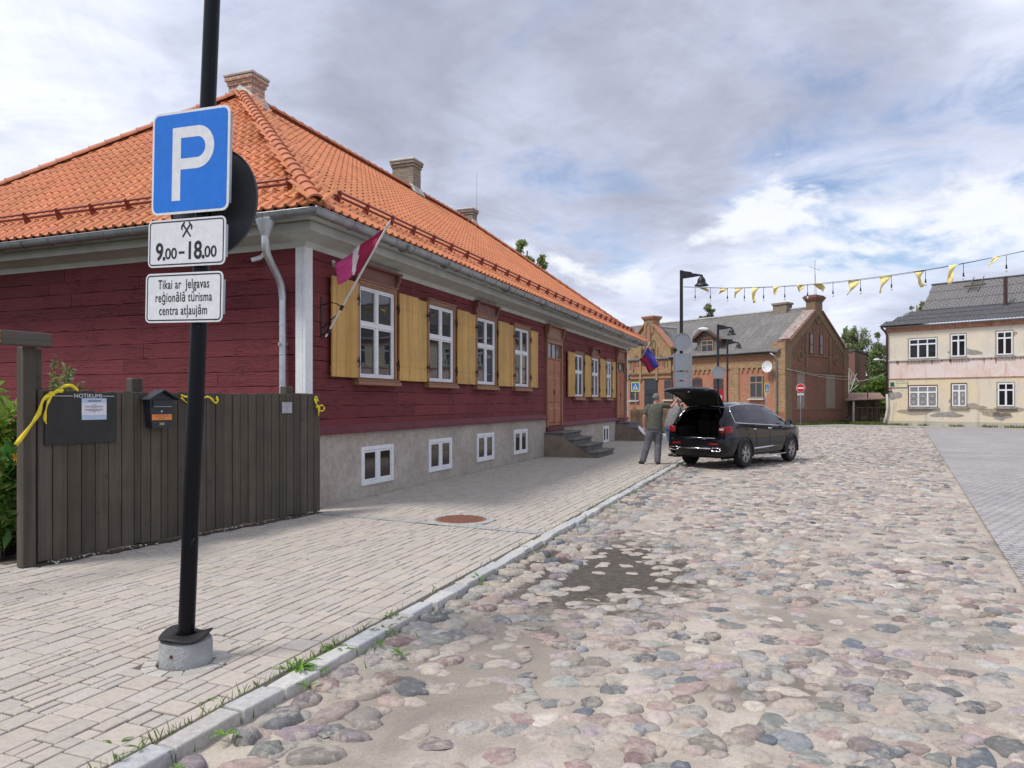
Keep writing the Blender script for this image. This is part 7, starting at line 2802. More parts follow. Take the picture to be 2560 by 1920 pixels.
# rough grass along the foot of the far walls
rng = np.random.default_rng(77)
def tufts(name, pts, hgt, wd, col, seed):
    rng = np.random.default_rng(seed)
    n = len(pts)
    ang = rng.uniform(0, np.pi, n); ln = rng.uniform(.5, 1.3, n) * hgt; wd_ = rng.uniform(.6, 1.3, n) * wd
    lx, ly = rng.normal(0, .35, n) * ln, rng.normal(0, .35, n) * ln
    dx, dy = np.cos(ang) * wd_ / 2, np.sin(ang) * wd_ / 2
    z0 = pts[:, 2]
    V = np.stack([np.stack([pts[:, 0] - dx, pts[:, 1] - dy, z0], 1), np.stack([pts[:, 0] + dx, pts[:, 1] + dy, z0], 1),
                  np.stack([pts[:, 0] + dx * .5 + lx * .5, pts[:, 1] + dy * .5 + ly * .5, z0 + ln * .65], 1), np.stack([pts[:, 0] + lx, pts[:, 1] + ly, z0 + ln], 1)], 1)
    C = np.repeat(np.array(col)[None] * rng.uniform(.6, 1.5, (n, 1)) * np.stack([rng.uniform(.8, 1.5, n), np.ones(n), np.ones(n)], 1), 4, axis=0)
    return kind(np_mesh(name, V.reshape(-1, 3), np.arange(n * 4), [4] * n, MATS['leaf'], None, C), 'stuff')


def along(p, q, n, spread, z=-.1):
    f = rng.random(n); s_ = rng.normal(0, spread, n)
    d = (q - p); nn = Vector((d.y, -d.x, 0)).normalized()
    return np.stack([p.x + d.x * f + nn.x * s_, p.y + d.y * f + nn.y * s_, np.full(n, z)], 1)


G1 = along(BM_ @ Vector((-.5, -.4, 0)), BM_ @ Vector((-.5, -GW, 0)), 2200, .22)
G2 = along(s0 + Vector((-.5, -2.2, 0)), s1 + Vector((.5, -2.0, 0)), 5200, .65)
G3 = along(KM_ @ Vector((0, -.3, 0)), KM_ @ Vector((14, -.3, 0)), 1500, .14)
clump = np.array([mnoise.noise(Vector((p[0] * 1.1, p[1] * 1.1, 4))) for p in G3])
G3 = G3[clump > -.05]
tufts('rough_grass', np.concatenate([G1, G2, G3]), .24, .06, (.105, .16, .04), 5)
tufts('grass', along(at(1575, CV, 35.5) * 1 + Vector((0, 0, -CAMH)), at(1650, CV, 37.5) + Vector((0, 0, -CAMH)), 700, .2, -.02), .35, .05, (.07, .14, .03), 6)
# ================================================================== the black car with its tailgate up
m, nt = newmat('car_paint')
tcn = nt.n('ShaderNodeTexCoord')
n1 = nt.noise((tcn, 'Object'), 2.0, 3, .5)
pbsdf(nt, Base_Color=nt.mix((n1, 0), (.0035, .0032, .0055), (.0055, .005, .0085)), Roughness=.10, IOR=1.38, Coat_Weight=.12, Coat_Roughness=.03)
M('car_plastic', (.010, .010, .011), .55, .2, 8)
M('car_interior', (.008, .008, .008), .85, .2, 8)
M('chrome', (.62, .63, .66), .16, .05, 4, metal=1.0)
M('tyre', (.014, .014, .015), .8, .2, 12)
M('alloy', (.45, .45, .47), .28, .08, 5, metal=.85)
M('lamp_red', (.26, .006, .010), .2, .1, 6)
M('lamp_clear', (.62, .60, .60), .2, .1, 6)
m, nt = newmat('car_glass')
gl = nt.n('ShaderNodeBsdfGlossy', ins={0: (.9, .9, .95, 1), 'Roughness': .02})
tp = nt.n('ShaderNodeBsdfTransparent', ins={0: (.22, .235, .24, 1)})
fr = nt.n('ShaderNodeFresnel', ins={0: 1.5})
mx = nt.n('ShaderNodeMixShader', ins={0: (fr, 0), 1: (tp, 0), 2: (gl, 0)})
nt.n('ShaderNodeOutputMaterial', ins={0: (mx, 0)})

CH = Vector((math.sin(R(44)), math.cos(R(44)), 0))
CL = Vector((-CH.y, CH.x, 0))
CROOT = Vector((6.27, 20.02, ROAD_Z + .012)) - CL * .10
car = thing('parked_car', 'glossy black family car parked by the kerb with its tailgate wide open', 'car', CROOT, math.atan2(CH.y, CH.x))
# stations: x, then half-section points (y,z): sill, lower door, waist crease, shoulder, belt, rail, roof edge, roof mid
def section(x):
    """half cross-section of the body at x (front positive)"""
    def lerp(tab, x):
        for (x0, a), (x1, c) in zip(tab, tab[1:]):
            if x <= x1:
                f = max(0, (x - x0) / (x1 - x0)); return a + (c - a) * f
        return tab[-1][1]
    hw = lerp([(-2.42, .80), (-2.30, .885), (-2.0, .925), (-1.4, .945), (-.6, .935), (.6, .935), (1.4, .945), (1.95, .90), (2.25, .78), (2.42, .55)], x)
    belt = lerp([(-2.42, 1.10), (-2.0, 1.16), (-1.4, 1.125), (0, 1.06), (1.0, 1.02), (1.35, 1.03), (1.9, .98), (2.2, .88), (2.42, .66)], x)
    roof = lerp([(-2.42, 1.12), (-2.2, 1.40), (-1.95, 1.57), (-1.5, 1.64), (-.8, 1.675), (-.1, 1.665), (.4, 1.60), (.85, 1.40), (1.38, 1.075), (1.9, 1.03), (2.2, .93), (2.42, .70)], x)
    inset = lerp([(-2.42, .16), (-2.0, .20), (-1.0, .22), (.4, .24), (1.0, .20), (1.4, .13), (2.42, .12)], x)
    low = lerp([(-2.42, .42), (-2.2, .33), (-1.9, .30), (1.9, .26), (2.3, .28), (2.42, .34)], x)
    cab = roof - belt
    sh = hw - .015
    pts = [(hw - .09, low), (hw - .03, low + .10), (hw - .005, .55), (hw, .74), (sh, .93), (sh - .05, belt)]
    if cab > .30:
        pts += [(sh - .05 - inset * .55, belt + cab * .60), (sh - .05 - inset * 1.15, belt + cab * .90), (sh - .20 - inset * 1.35, belt + cab * .985)]
    else:
        pts += [(sh - .09, belt + cab * .5), (sh - .18, belt + cab * .8), (sh - .34, belt + cab * .95)]
    pts.append((0, roof + .012))
    return pts


XS = [-2.42, -2.36, -2.22, -2.05, -1.98, -1.85, -1.5, -1.15, -.95, -.86, -.4, -.02, .06, .4, .62, .85, 1.10, 1.38, 1.65, 1.9, 2.1, 2.25, 2.36, 2.42]
SEC = [section(x) for x in XS]
NP = len(SEC[0])
body, glass_side, glass_front = MB(), MB(), MB()
def P3(i, j, s): return (XS[i], SEC[i][j][0] * s, SEC[i][j][1])
for i in range(len(XS) - 1):
    xm = (XS[i] + XS[i + 1]) / 2
    for j in range(NP - 1):
        zc_ = sum(SEC[a][c][1] for a in (i, i + 1) for c in (j, j + 1)) / 4
        side_win = j in (5, 6) and -1.85 <= XS[i] and XS[i + 1] <= .86 and not (-.95 <= XS[i] and XS[i + 1] <= -.86) and not (-.02 <= XS[i] and XS[i + 1] <= .06)
        if j == 6 and XS[i + 1] > .63: side_win = False
        wind = .40 <= XS[i] and XS[i + 1] <= 1.38 and j in (7, 8)
        tail = xm < -1.99 and j >= 7                        # open rear: no roof skin behind the hinge
        # wheel openings
        wheel = False
        for xw in (-1.4, 1.4):
            if abs(xm - xw) < .36 and j <= 1: wheel = True
        for s in (1, -1):
            q = [P3(i, j, s), P3(i + 1, j, s), P3(i + 1, j + 1, s), P3(i, j + 1, s)]
            if wheel or tail: continue
            if side_win: glass_side.add(q, [(0, 1, 2, 3)])
            elif wind: glass_front.add(q, [(0, 1, 2, 3)])
            else: body.add(q, [(0, 1, 2, 3)])
# rear frame round the load opening
RX_ = -2.42
def rear_ring():
    out = [(.80, .42), (.86, .62), (.885, .80), (.865, 1.0), (.80, 1.12), (.66, 1.42), (.50, 1.55), (0, 1.575)]
    inn = [(.58, .78), (.66, .82), (.70, .95), (.705, 1.05), (.68, 1.15), (.57, 1.38), (.46, 1.475), (0, 1.50)]
    xo = [-2.42, -2.44, -2.42, -2.38, -2.34, -2.13, -2.02, -1.99]
    xi = [-2.40, -2.40, -2.37, -2.34, -2.30, -2.13, -2.03, -2.0]
    return out, inn, xo, xi
out, inn, xo, xi = rear_ring()
for s in (1, -1):
    rows = [[(xo[k], out[k][0] * s, out[k][1]) for k in range(8)], [((xo[k] + xi[k]) / 2 - .012, (out[k][0] + inn[k][0]) / 2 * s, (out[k][1] + inn[k][1]) / 2) for k in range(8)], [(xi[k], inn[k][0] * s, inn[k][1]) for k in range(8)]]
    body.grid(rows)
    body.grid([[(xi[k], inn[k][0] * s, inn[k][1]) for k in range(8)], [(xi[k] + .10, inn[k][0] * s * .98, inn[k][1] - .01) for k in range(8)]])
# bumper and sill under the opening
body.grid([[(-2.40, -.58, .78), (-2.40, .58, .78)], [(-2.45, -.70, .775), (-2.45, .70, .775)], [(-2.49, -.76, .74), (-2.49, .76, .74)], [(-2.50, -.80, .56), (-2.50, .80, .56)], [(-2.46, -.80, .42), (-2.46, .80, .42)], [(-2.36, -.76, .32), (-2.36, .76, .32)]])
for s in (1, -1):
    body.grid([[(-2.45, .70 * s, .775), (-2.40, .83 * s, .78), (-2.25, .90 * s, .78)], [(-2.49, .76 * s, .74), (-2.43, .87 * s, .74), (-2.25, .925 * s, .74)], [(-2.50, .80 * s, .56), (-2.43, .90 * s, .56), (-2.25, .935 * s, .56)],
               [(-2.46, .80 * s, .42), (-2.40, .87 * s, .42), (-2.25, .91 * s, .42)], [(-2.36, .76 * s, .32), (-2.34, .82 * s, .32), (-2.2, .86 * s, .32)]])
bo = body.build('body', MATS['car_paint'], car, smooth=True, angle=42, weld=.004)
glass_side.build('side_window', MATS['car_glass'], car, smooth=True, weld=.001)
glass_front.build('windscreen', MATS['car_glass'], car, smooth=True, weld=.001)
# inside: floor, load cover sides, dark headlining, seats
b = MB()
b.box(-2.36, 1.3, -.70, .70, .60, .66)
b.box(-2.30, -1.30, .70, .74, .64, 1.05); b.box(-2.30, -1.30, -.74, -.70, .64, 1.05)
b.box(1.1, 1.3, -.72, .72, .6, 1.0)
b.grid([[(-1.9, -.5, 1.52), (-1.9, .5, 1.52)], [(-.8, -.55, 1.62), (-.8, .55, 1.62)], [(.35, -.55, 1.56), (.35, .55, 1.56)]])
b.build('cabin_lining', MATS['car_interior'], car)
for y0, y1 in ((-.66, -.24), (-.22, .22), (.24, .66)):
    b = MB(); b.bbox(-1.36, -1.20, y0, y1, .66, 1.20, .05); b.bbox(-1.33, -1.22, (y0 + y1) / 2 - .11, (y0 + y1) / 2 + .11, 1.21, 1.38, .04); b.build('rear_seat_back', MATS['car_interior'], car)
for yc in (-.38, .38):
    b = MB(); b.bbox(-.30, -.12, yc - .25, yc + .25, .7, 1.22, .06); b.bbox(-.27, -.15, yc - .13, yc + .13, 1.23, 1.44, .05); b.build('front_seat', MATS['car_interior'], car)
b = MB(); b.lathe([(.17, -.012), (.185, 0), (.17, .012)], 20, (.62, .38, .98), 'x', cap=False); b.build('steering_wheel', MATS['car_plastic'], car)
# window trim line in chrome, side sill strips
def side_y(x, z):
    s_ = section(x)
    for (a, za), (c, zc2) in zip(s_, s_[1:]):
        if za <= z <= zc2: return a + (c - a) * (z - za) / max(zc2 - za, 1e-6)
    return s_[3][0]
for s in (1, -1):
    b = MB()
    lo = [(x, section(x)[5][0] + .006, section(x)[5][1] + .0) for x in (-1.88, -1.5, -1.0, -.4, .2, .7, 1.1, 1.34)]
    hi = [(x, section(x)[7][0] + .012, section(x)[7][1] - .0) for x in (-1.80, -1.5, -1.0, -.4, .2, .62)]
    mid_r = [(-1.93, section(-1.9)[6][0] + .01, section(-1.9)[6][1])]
    loop = [(x, y * s, z) for x, y, z in lo[::-1] + mid_r + hi] + [(x, (section(x)[6][0] + .014) * s, section(x)[6][1] + .02) for x in (.86,)] + [(1.34, lo[-1][1] * s, lo[-1][2])]
    b.tube(loop, .014, 6)
    b.build('window_trim', MATS['chrome'], car, smooth=True)
    b = MB(); b.tube([(-.92, (side_y(-.92, .50) + .008) * s, .47), (.95, (side_y(.95, .50) + .010) * s, .50)], .022, 6, flat=(.5, 1)); b.build('door_trim', MATS['chrome'], car, smooth=True)
    b = MB(); b.tube([(-1.0, .93 * s, .275), (-.9, .96 * s, .265), (.9, .96 * s, .265), (1.0, .93 * s, .275)], .03, 8, flat=(1.3, .6)); b.build('side_step', MATS['chrome'], car, smooth=True)
    for x in (-.98, -.05):
        b = MB(); b.tube([(x, (side_y(x, .95) + .012) * s, .965), (x + .09, (side_y(x + .09, .95) + .042) * s, .972), (x + .20, (side_y(x + .2, .95) + .012) * s, .968)], [.012, .020, .012], 6); b.build('door_handle', MATS['chrome'], car, smooth=True)
    # door gaps as thin dark grooves
    b = MB()
    for x in (-.90, .02, 1.02):
        b.tube([(x + (.12 if x < -.5 and z < .75 else 0), (side_y(x, z) + .0012) * s, z) for z in (.40, .55, .74, .93, section(x)[5][1] - .01)], .005, 4)
    b.build('door_gap', MATS['car_interior'], bo)
    # mirror
    b = MB(); b.ball((1.02, 1.03 * s, 1.12), (.075, .115, .085), 14, 8); b.tube([(1.05, .90 * s, 1.05), (1.03, .98 * s, 1.08)], .03, 6)
    mi_ = b.build('wing_mirror', MATS['car_paint'], car, smooth=True)
    b = MB(); b.lathe([(.0, 0), (.07, 0)], 16, (.943, 1.03 * s, 1.12), 'x', cap=False); b.build('mirror_glass', MATS['chrome'], mi_)
    # black cladding round the wheel openings
    for xw in (-1.4, 1.4):
        b = MB()
        rows = []
        for rr0, yy in ((.375, .90), (.385, .962), (.435, .962), (.455, .935)):
            rows.append([(xw + rr0 * math.cos(a), yy * s, .365 + rr0 * math.sin(a)) for a in [R(-12 + 204 * k / 26) for k in range(27)]])
        b.grid(rows)
        b.build('wheel_arch', MATS['car_plastic'], car, smooth=True, angle=40)
        b = MB()
        rows = [[(xw + .40 * math.cos(a), yy * s, .365 + .40 * math.sin(a)) for a in [R(-10 + 200 * k / 20) for k in range(21)]] for yy in (.93, .45)]
        b.grid(rows)
        b.add([(xw - .5, .45 * s, .2), (xw + .5, .45 * s, .2), (xw + .5, .45 * s, .85), (xw - .5, .45 * s, .85)], [(0, 1, 2, 3)])
        b.build('wheel_housing', MATS['car_interior'], car)
    # tail lamp wrapping the rear corner
    b = MB()
    rows = []
    for z in (.90, .95, 1.02, 1.06):
        rows.append([(-2.385 + (1.06 - z) * -.05, .68 * s, z), (-2.41, .76 * s, z), (-2.40, .845 * s, z), (-2.33, .895 * s, z), (-2.20, .915 * s, z + .005), (-2.06, .925 * s, z + .015)])
    b.grid(rows)
    tl_ = b.build('tail_lamp', MATS['lamp_red'], car, smooth=True, fix=False); tl_.modifiers.new('t', 'SOLIDIFY').thickness = .03
    b = MB(); b.add([(-2.405, .70 * s, .975), (-2.43, .77 * s, .975), (-2.425, .84 * s, .975), (-2.425, .84 * s, 1.015), (-2.43, .77 * s, 1.015), (-2.405, .70 * s, 1.015)], [(0, 1, 4, 5), (1, 2, 3, 4)]); b.build('lamp_lens', MATS['lamp_clear'], tl_, fix=False)
    b = MB(); b.tube([(-2.505, .45 * s, .635), (-2.495, .72 * s, .63)], .022, 6, flat=(.4, 1)); b.build('reflector', MATS['lamp_red'], car)
    # exhaust bezel
    b = MB(); b.tube([(-2.513, .50 * s, .50), (-2.515, .56 * s, .455), (-2.51, .76 * s, .455), (-2.50, .80 * s, .48), (-2.51, .76 * s, .53), (-2.515, .56 * s, .535), (-2.513, .50 * s, .50)], .014, 6); b.build('exhaust_trim', MATS['chrome'], car, smooth=True)
    # headlamp on the front corner
    b = MB(); b.ball((2.18, .70 * s, .82), (.16, .14, .07), 12, 6); b.build('headlamp', MATS['lamp_clear'], car, smooth=True)
b = MB(); b.tube([(-2.513, -.50, .515), (-2.52, 0, .515), (-2.513, .50, .515)], .020, 6, flat=(.5, 1)); b.build('bumper_trim', MATS['chrome'], car, smooth=True)
b = MB(); b.tube([(-2.455, -.60, .772), (-2.465, 0, .778), (-2.455, .60, .772)], .012, 6); b.build('loading_sill', MATS['chrome'], car, smooth=True)
b = MB(); b.box(-2.30, 2.1, -.70, .70, .27, .34); b.box(-1.52, -1.28, -.8, .8, .30, .42); b.build('underbody', MATS['car_interior'], car)

# wheels
def wheel(x, s):
    yc = .835 * s
    b = MB()
    prof = [(.235, -.11), (.30, -.118), (.345, -.112), (.363, -.09), (.367, -.03), (.367, .03), (.363, .09), (.345, .112), (.30, .118), (.235, .11)]
    b.lathe(prof, 40, (x, yc, .367), 'y', cap=False)
    ty = b.build('wheel', MATS['tyre'], car, smooth=True, angle=40)
    b = MB()
    o = .06 * s
    b.lathe([(.236, o * .2), (.242, o * 1.75), (.226, o * 1.7), (.215, o * .9)], 40, (x, yc, .367), 'y', cap=False)
    for k in range(5):
        for da in (-.22, .0, .22):
            a = 2 * math.pi * k / 5 + da * .9 + .3
            a2 = 2 * math.pi * k / 5 + da * 1.45 + .3
            wd = .016
            r0_, r1_ = .06, .232
            tx, tz = -math.sin(a), math.cos(a)
            p0 = (x + r0_ * math.cos(a), .367 + r0_ * math.sin(a)); p1 = (x + r1_ * math.cos(a2), .367 + r1_ * math.sin(a2))
            vs = []
            for (px_, pz_), ww in ((p0, wd * .6), (p1, wd)):
                for yy in (yc + o * 1.55, yc + o * .9):
                    vs += [(px_ + tx * ww, yy, pz_ + tz * ww), (px_ - tx * ww, yy, pz_ - tz * ww)]
            b.add(vs, [(0, 1, 5, 4), (2, 3, 7, 6), (0, 2, 6, 4), (1, 3, 7, 5)])
    b.lathe([(.0, o * 1.5), (.062, o * 1.45), (.066, o * .9)], 20, (x, yc, .367), 'y', cap=False)
    b.build('rim', MATS['alloy'], ty)
    b = MB(); b.lathe([(.0, o * .7), (.236, o * .7)], 32, (x, yc, .367), 'y', cap=False); b.build('brake_disc', MATS['car_interior'], ty)
for x in (-1.4, 1.4):
    for s in (1, -1): wheel(x, s)

# raised tailgate: hinged at the roof edge, lying a little above level
b = MB()
gp = [(-1.98, 1.625), (-2.25, 1.82), (-2.50, 1.94), (-2.74, 2.01), (-2.90, 2.01), (-2.99, 1.97)]
rows_t, rows_b = [], []
wds = [.60, .66, .72, .755, .745, .66]
for (x, z), wd in zip(gp, wds):
    rows_t.append([(x, wd * f, z + .045 * (1 - f * f) - (.03 if abs(f) > .95 else 0)) for f in (-1, -.85, -.5, 0, .5, .85, 1)])
    rows_b.append([(x + .02, wd * f * .97, z - .075 + .02 * (1 - f * f)) for f in (-1, -.85, -.5, 0, .5, .85, 1)])
rows_b[-1] = [(x, y, z + .03) for x, y, z in rows_b[-1]]
b.grid(rows_t)
tg = b.build('tailgate', MATS['car_paint'], car, smooth=True, angle=50, fix=False)
b = MB(); b.grid(rows_b)
for a, c in ((0, 0), (-1, -1)):
    b.grid([[r[a] for r in rows_t], [r[a] for r in rows_b]])
b.grid([rows_t[-1], rows_b[-1]]); b.grid([rows_t[0], rows_b[0]])
b.build('tailgate_lining', MATS['car_interior'], tg, smooth=True, angle=40, fix=False)
b = MB(); b.grid([[(r[1][0] + .0, r[1][1] * .92, r[1][2] - .012), (r[3][0], 0, r[3][2] - .012), (r[5][0], r[5][1] * .92, r[5][2] - .012)] for r in rows_b[1:4]]); b.build('rear_window', MATS['car_plastic'], tg, smooth=True, fix=False)
b = MB(); b.ball((-2.80, .0, 1.93), (.03, .05, .02), 8, 5); b.build('latch', MATS['chrome'], tg)
for s in (1, -1):
    b = MB(); b.tube([(-2.17, .60 * s, 1.36), (-2.45, .66 * s, 1.86)], [.013, .010], 6); b.build('gas_strut', MATS['car_plastic'], car)
b = MB(); b.tube([(-1.95, .0, 1.665), (-1.9, .0, 1.70), (-1.72, 0, 1.685)], [.01, .02, .012], 6); b.build('roof_aerial', MATS['car_paint'], car, smooth=True)

car.scale = (1, .89, 1)
# ================================================================== the two men
M('skin', (.46, .255, .185), .55, .12, 14)
M('hair_grey', (.17, .165, .16), .8, .35, 60)
M('tee_olive', (.105, .108, .088), .9, .2, 16, bmp=.4, bscale=22)
M('tee_grey', (.185, .18, .185), .9, .2, 16, bmp=.4, bscale=22)
M('trousers_grey', (.125, .122, .145), .85, .22, 12, bmp=.5, bscale=18)
M('denim', (.13, .21, .38), .85, .25, 14, bmp=.4, bscale=30)
M('shoe_black', (.014, .014, .016), .6, .2, 10)
M('shoe_brown', (.060, .035, .025), .7, .25, 14)
M('sock_white', (.60, .60, .60), .9, .05, 10)
M('cap_beige', (.50, .42, .30), .85, .1, 10)


def limb(b, pts, rads, seg=14):
    """tapered limb with round ends; rads (a,b) pairs or scalars"""
    pts = [Vector(p) for p in pts]
    P_, R_ = [], []
    for i in range(len(pts) - 1):
        for k in range(5):
            f = k / 5
            p0, p1, p2, p3 = pts[max(i - 1, 0)], pts[i], pts[i + 1], pts[min(i + 2, len(pts) - 1)]
            P_.append(.5 * ((2 * p1) + (p2 - p0) * f + (2 * p0 - 5 * p1 + 4 * p2 - p3) * f * f + (3 * p1 - p0 - 3 * p2 + p3) * f ** 3))
            R_.append(rads[i] * (1 - f) + rads[i + 1] * f)
    P_.append(pts[-1]); R_.append(rads[-1])
    d0 = (P_[0] - P_[1]).normalized(); d1 = (P_[-1] - P_[-2]).normalized()
    P_ = [P_[0] + d0 * R_[0] * .7, P_[0] + d0 * R_[0] * .4] + P_ + [P_[-1] + d1 * R_[-1] * .4, P_[-1] + d1 * R_[-1] * .7]
    R_ = [R_[0] * .45, R_[0] * .85] + R_ + [R_[-1] * .85, R_[-1] * .45]
    b.tube(P_, R_, seg)


def torso(b, secs, seg=20):
    """secs: (cx, cy, z, rx, ry) rings from low to high"""
    rows = []
    for cx_, cy_, z, rx, ry in secs:
        rows.append([(cx_ + rx * math.copysign(abs(math.cos(a)) ** .85, math.cos(a)), cy_ + ry * math.copysign(abs(math.sin(a)) ** .85, math.sin(a)), z) for a in [2 * math.pi * k / seg for k in range(seg)]])
    b.grid(rows, close=True)
    b.add(rows[0], [tuple(range(seg))]); b.add(rows[-1], [tuple(range(seg))])


def meld(o, vox, smooth=4):
    md = o.modifiers.new('meld', 'REMESH'); md.mode = 'VOXEL'; md.voxel_size = vox; md.use_smooth_shade = True
    ms_ = o.modifiers.new('soften', 'SMOOTH'); ms_.factor = .5; ms_.iterations = smooth


def hand(b, wrist, dirv, palm_n, curl=.35, side=1, sc=1.0):
    """palm, four unequal bent fingers and a thumb from its side"""
    d = Vector(dirv).normalized(); n = Vector(palm_n); n = (n - d * n.dot(d)).normalized(); x = d.cross(n).normalized() * side
    w_ = Vector(wrist)
    for k in range(4):
        f = -.032 + .021 * k
        limb(b, [w_ + x * f * .5, w_ + d * .045 * sc + x * f * .8, w_ + d * .088 * sc + x * f], [.018, .015, .0115], 8)
        ln = (.066, .078, .074, .058)[k] * sc
        p0 = w_ + d * .088 * sc + x * f
        p1 = p0 + (d * math.cos(curl * .6) + n * math.sin(curl * .6)) * ln * .5
        p2 = p1 + (d * math.cos(curl * 1.7) + n * math.sin(curl * 1.7)) * ln * .5
        limb(b, [p0, p1, p2], [.0105, .0095, .0075], 8)
    t0 = w_ + d * .03 * sc - x * .028; t1 = t0 + (d * .65 - x * .75).normalized() * .042 * sc + n * .012; t2 = t1 + (d * .95 - x * .25 + n * .3).normalized() * .034 * sc
    limb(b, [t0, t1, t2], [.016, .012, .0085], 8)


def head(b, c, yaw, pitch=0.0, tilt=0.0):
    """skull, jaw, nose, ears, neck stub; face towards +y before yaw"""
    Mx = Matrix.Translation(Vector(c)) @ Matrix.Rotation(yaw, 4, 'Z') @ Matrix.Rotation(pitch, 4, 'X') @ Matrix.Rotation(tilt, 4, 'Y')
    s0 = len(b.v)
    b.ball((0, -.012, .025), (.076, .098, .098), 18, 12)
    b.ball((0, .035, -.045), (.058, .062, .066), 16, 10)
    b.ball((0, .075, -.085), (.030, .026, .024), 10, 6)
    b.ball((0, .103, -.018), (.013, .020, .024), 8, 6)
    b.ball((0, .085, .028), (.052, .018, .016), 10, 6)
    b.ball((0, .094, -.058), (.024, .012, .009), 8, 5)
    for s in (1, -1):
        b.ball((s * .078, -.008, -.005), (.011, .024, .034), 8, 6)
        b.ball((s * .031, .083, .005), (.014, .010, .008), 8, 5)
        b.ball((s * .045, .055, -.03), (.028, .028, .030), 8, 6)
    for i in range(s0, len(b.v)):
        b.v[i] = tuple(Mx @ Vector(b.v[i]))
    return Mx


def shoe(b, heel, yaw, ln=.29):
    Mx = Matrix.Translation(Vector(heel)) @ Matrix.Rotation(yaw, 4, 'Z')
    s0 = len(b.v)
    rows = []
    for y, w_, h_ in ((-.035, .028, .055), (-.02, .036, .085), (.04, .041, .105), (.10, .044, .095), (.16, .050, .070), (.21, .050, .055), (.245, .040, .042), (.262, .022, .026)):
        rows.append([(w_ * math.cos(a), y, max(0, h_ * .5 + h_ * .5 * math.sin(a)) if math.sin(a) > -.6 else 0.0) for a in [2 * math.pi * k / 14 for k in range(14)]])
    b.grid(rows, close=True); b.add(rows[0], [tuple(range(14))]); b.add(rows[-1], [tuple(range(14))])
    for i in range(s0, len(b.v)):
        b.v[i] = tuple(Mx @ Vector(b.v[i]))


# --- man in the olive T-shirt, seen from behind, right hand up on the tailgate, papers in the left
mp_ = at(1636, CV, 18.95)
man = thing('person', 'grey haired man in olive T-shirt and grey trousers steadying the raised tailgate', 'person', (mp_.x, mp_.y, .006), R(-4), 'men at the back of the car')
HIPZ = .98
sk, sh, tr = MB(), MB(), MB()
# legs inside the trousers are part of the body
LA, RA = Vector((-.30, .02, .10)), Vector((.075, -.03, .10))
LK, RK = Vector((-.17, .05, .53)), Vector((.10, .03, .53))
LH, RH = Vector((-.085, 0, .95)), Vector((.10, 0, .95))
LS, RS = Vector((-.185, .0, 1.535)), Vector((.235, .0, 1.55))
LE, LW = Vector((-.265, -.02, 1.25)), Vector((-.275, .04, .985))
RE, RW = Vector((.44, .14, 1.50)), Vector((.605, .22, 1.675))
torso(sk, [(.0, 0, .90, .15, .11), (.0, 0, 1.0, .165, .12), (.01, .0, 1.2, .16, .115), (.02, 0, 1.40, .165, .11), (.025, 0, 1.50, .13, .085), (.03, .01, 1.56, .075, .062)])
limb(sk, [LH, LK, LA], [.085, .058, .042]); limb(sk, [RH, RK, RA], [.085, .058, .042])
limb(sk, [LS.lerp(LE, .12), LE, LW], [.048, .042, .029]); limb(sk, [RS.lerp(RE, .12), RE, RW], [.048, .042, .029])
limb(sk, [(.03, .005, 1.54), (.045, .02, 1.68)], [.062, .055])
hm = head(sk, (.055, .035, 1.728), R(-38), R(-8))
hand(sk, LW, (.10, .12, -1), (1, .2, 0), .7, -1)
hand(sk, RW, (.30, .15, 1), (.5, .6, -.25), .35, 1)
o = sk.build('body', MATS['skin'], man, fix=False); meld(o, .0065, 3)
torso(sh, [(.0, 0, .905, .205, .150), (.0, 0, .98, .205, .152), (.005, -.005, 1.10, .198, .150), (.01, -.005, 1.25, .20, .148), (.02, 0, 1.40, .212, .145), (.025, 0, 1.49, .195, .120), (.03, .0, 1.555, .125, .090), (.032, .005, 1.595, .075, .068)])
limb(sh, [LS + Vector((.05, 0, -.015)), LS.lerp(LE, .35), LS.lerp(LE, .72)], [.074, .071, .069])
limb(sh, [RS + Vector((-.05, 0, -.01)), RS.lerp(RE, .4), RS.lerp(RE, .70)], [.076, .070, .067])
o = sh.build('t_shirt', MATS['tee_olive'], man, fix=False); meld(o, .011, 4)
torso(tr, [(.0, 0, .83, .19, .13), (.0, 0, .92, .19, .135), (.0, 0, 1.0, .178, .128)])
limb(tr, [LH + Vector((.0, 0, -.02)), LH.lerp(LK, .5), LK, LK.lerp(LA, .55), LA + Vector((0, .0, -.015))], [.118, .112, .092, .088, .085])
limb(tr, [RH + Vector((.0, 0, -.02)), RH.lerp(RK, .5), RK, RK.lerp(RA, .55), RA + Vector((0, .0, -.015))], [.118, .112, .092, .088, .085])
o = tr.build('trousers', MATS['trousers_grey'], man, fix=False); meld(o, .012, 4)
for a, yw in ((LA, R(14)), (RA, R(-16))):
    b = MB(); shoe(b, (a.x, a.y - .02, 0), yw); b.build('shoe', MATS['shoe_black'], man, smooth=True)
b = MB()
rows = []
for i in range(8):
    th = R(4 + 17 * i)
    rows.append([tuple(hm @ Vector((.081 * math.sin(th) * math.cos(a), -.018 + .103 * math.sin(th) * math.sin(a), .026 + .104 * math.cos(th)))) for a in [2 * math.pi * k / 20 for k in range(20)] if True])
for i, r in enumerate(rows):
    if i >= 5:
        for k in range(20):
            a = 2 * math.pi * k / 20
            if math.sin(a) > .25: r[k] = rows[4][k]
b.grid(rows, close=True); b.add(rows[0], [tuple(range(20))])
o = b.build('hair', MATS['hair_grey'], man, smooth=True, fix=False); o.modifiers.new('t', 'SOLIDIFY').thickness = .006
pp = man.matrix_world
papers = thing('paper_sheets', 'white paper sheets held in the left hand of the man in olive', 'papers', (mp_.x, mp_.y, .006), R(-4))
b = MB()
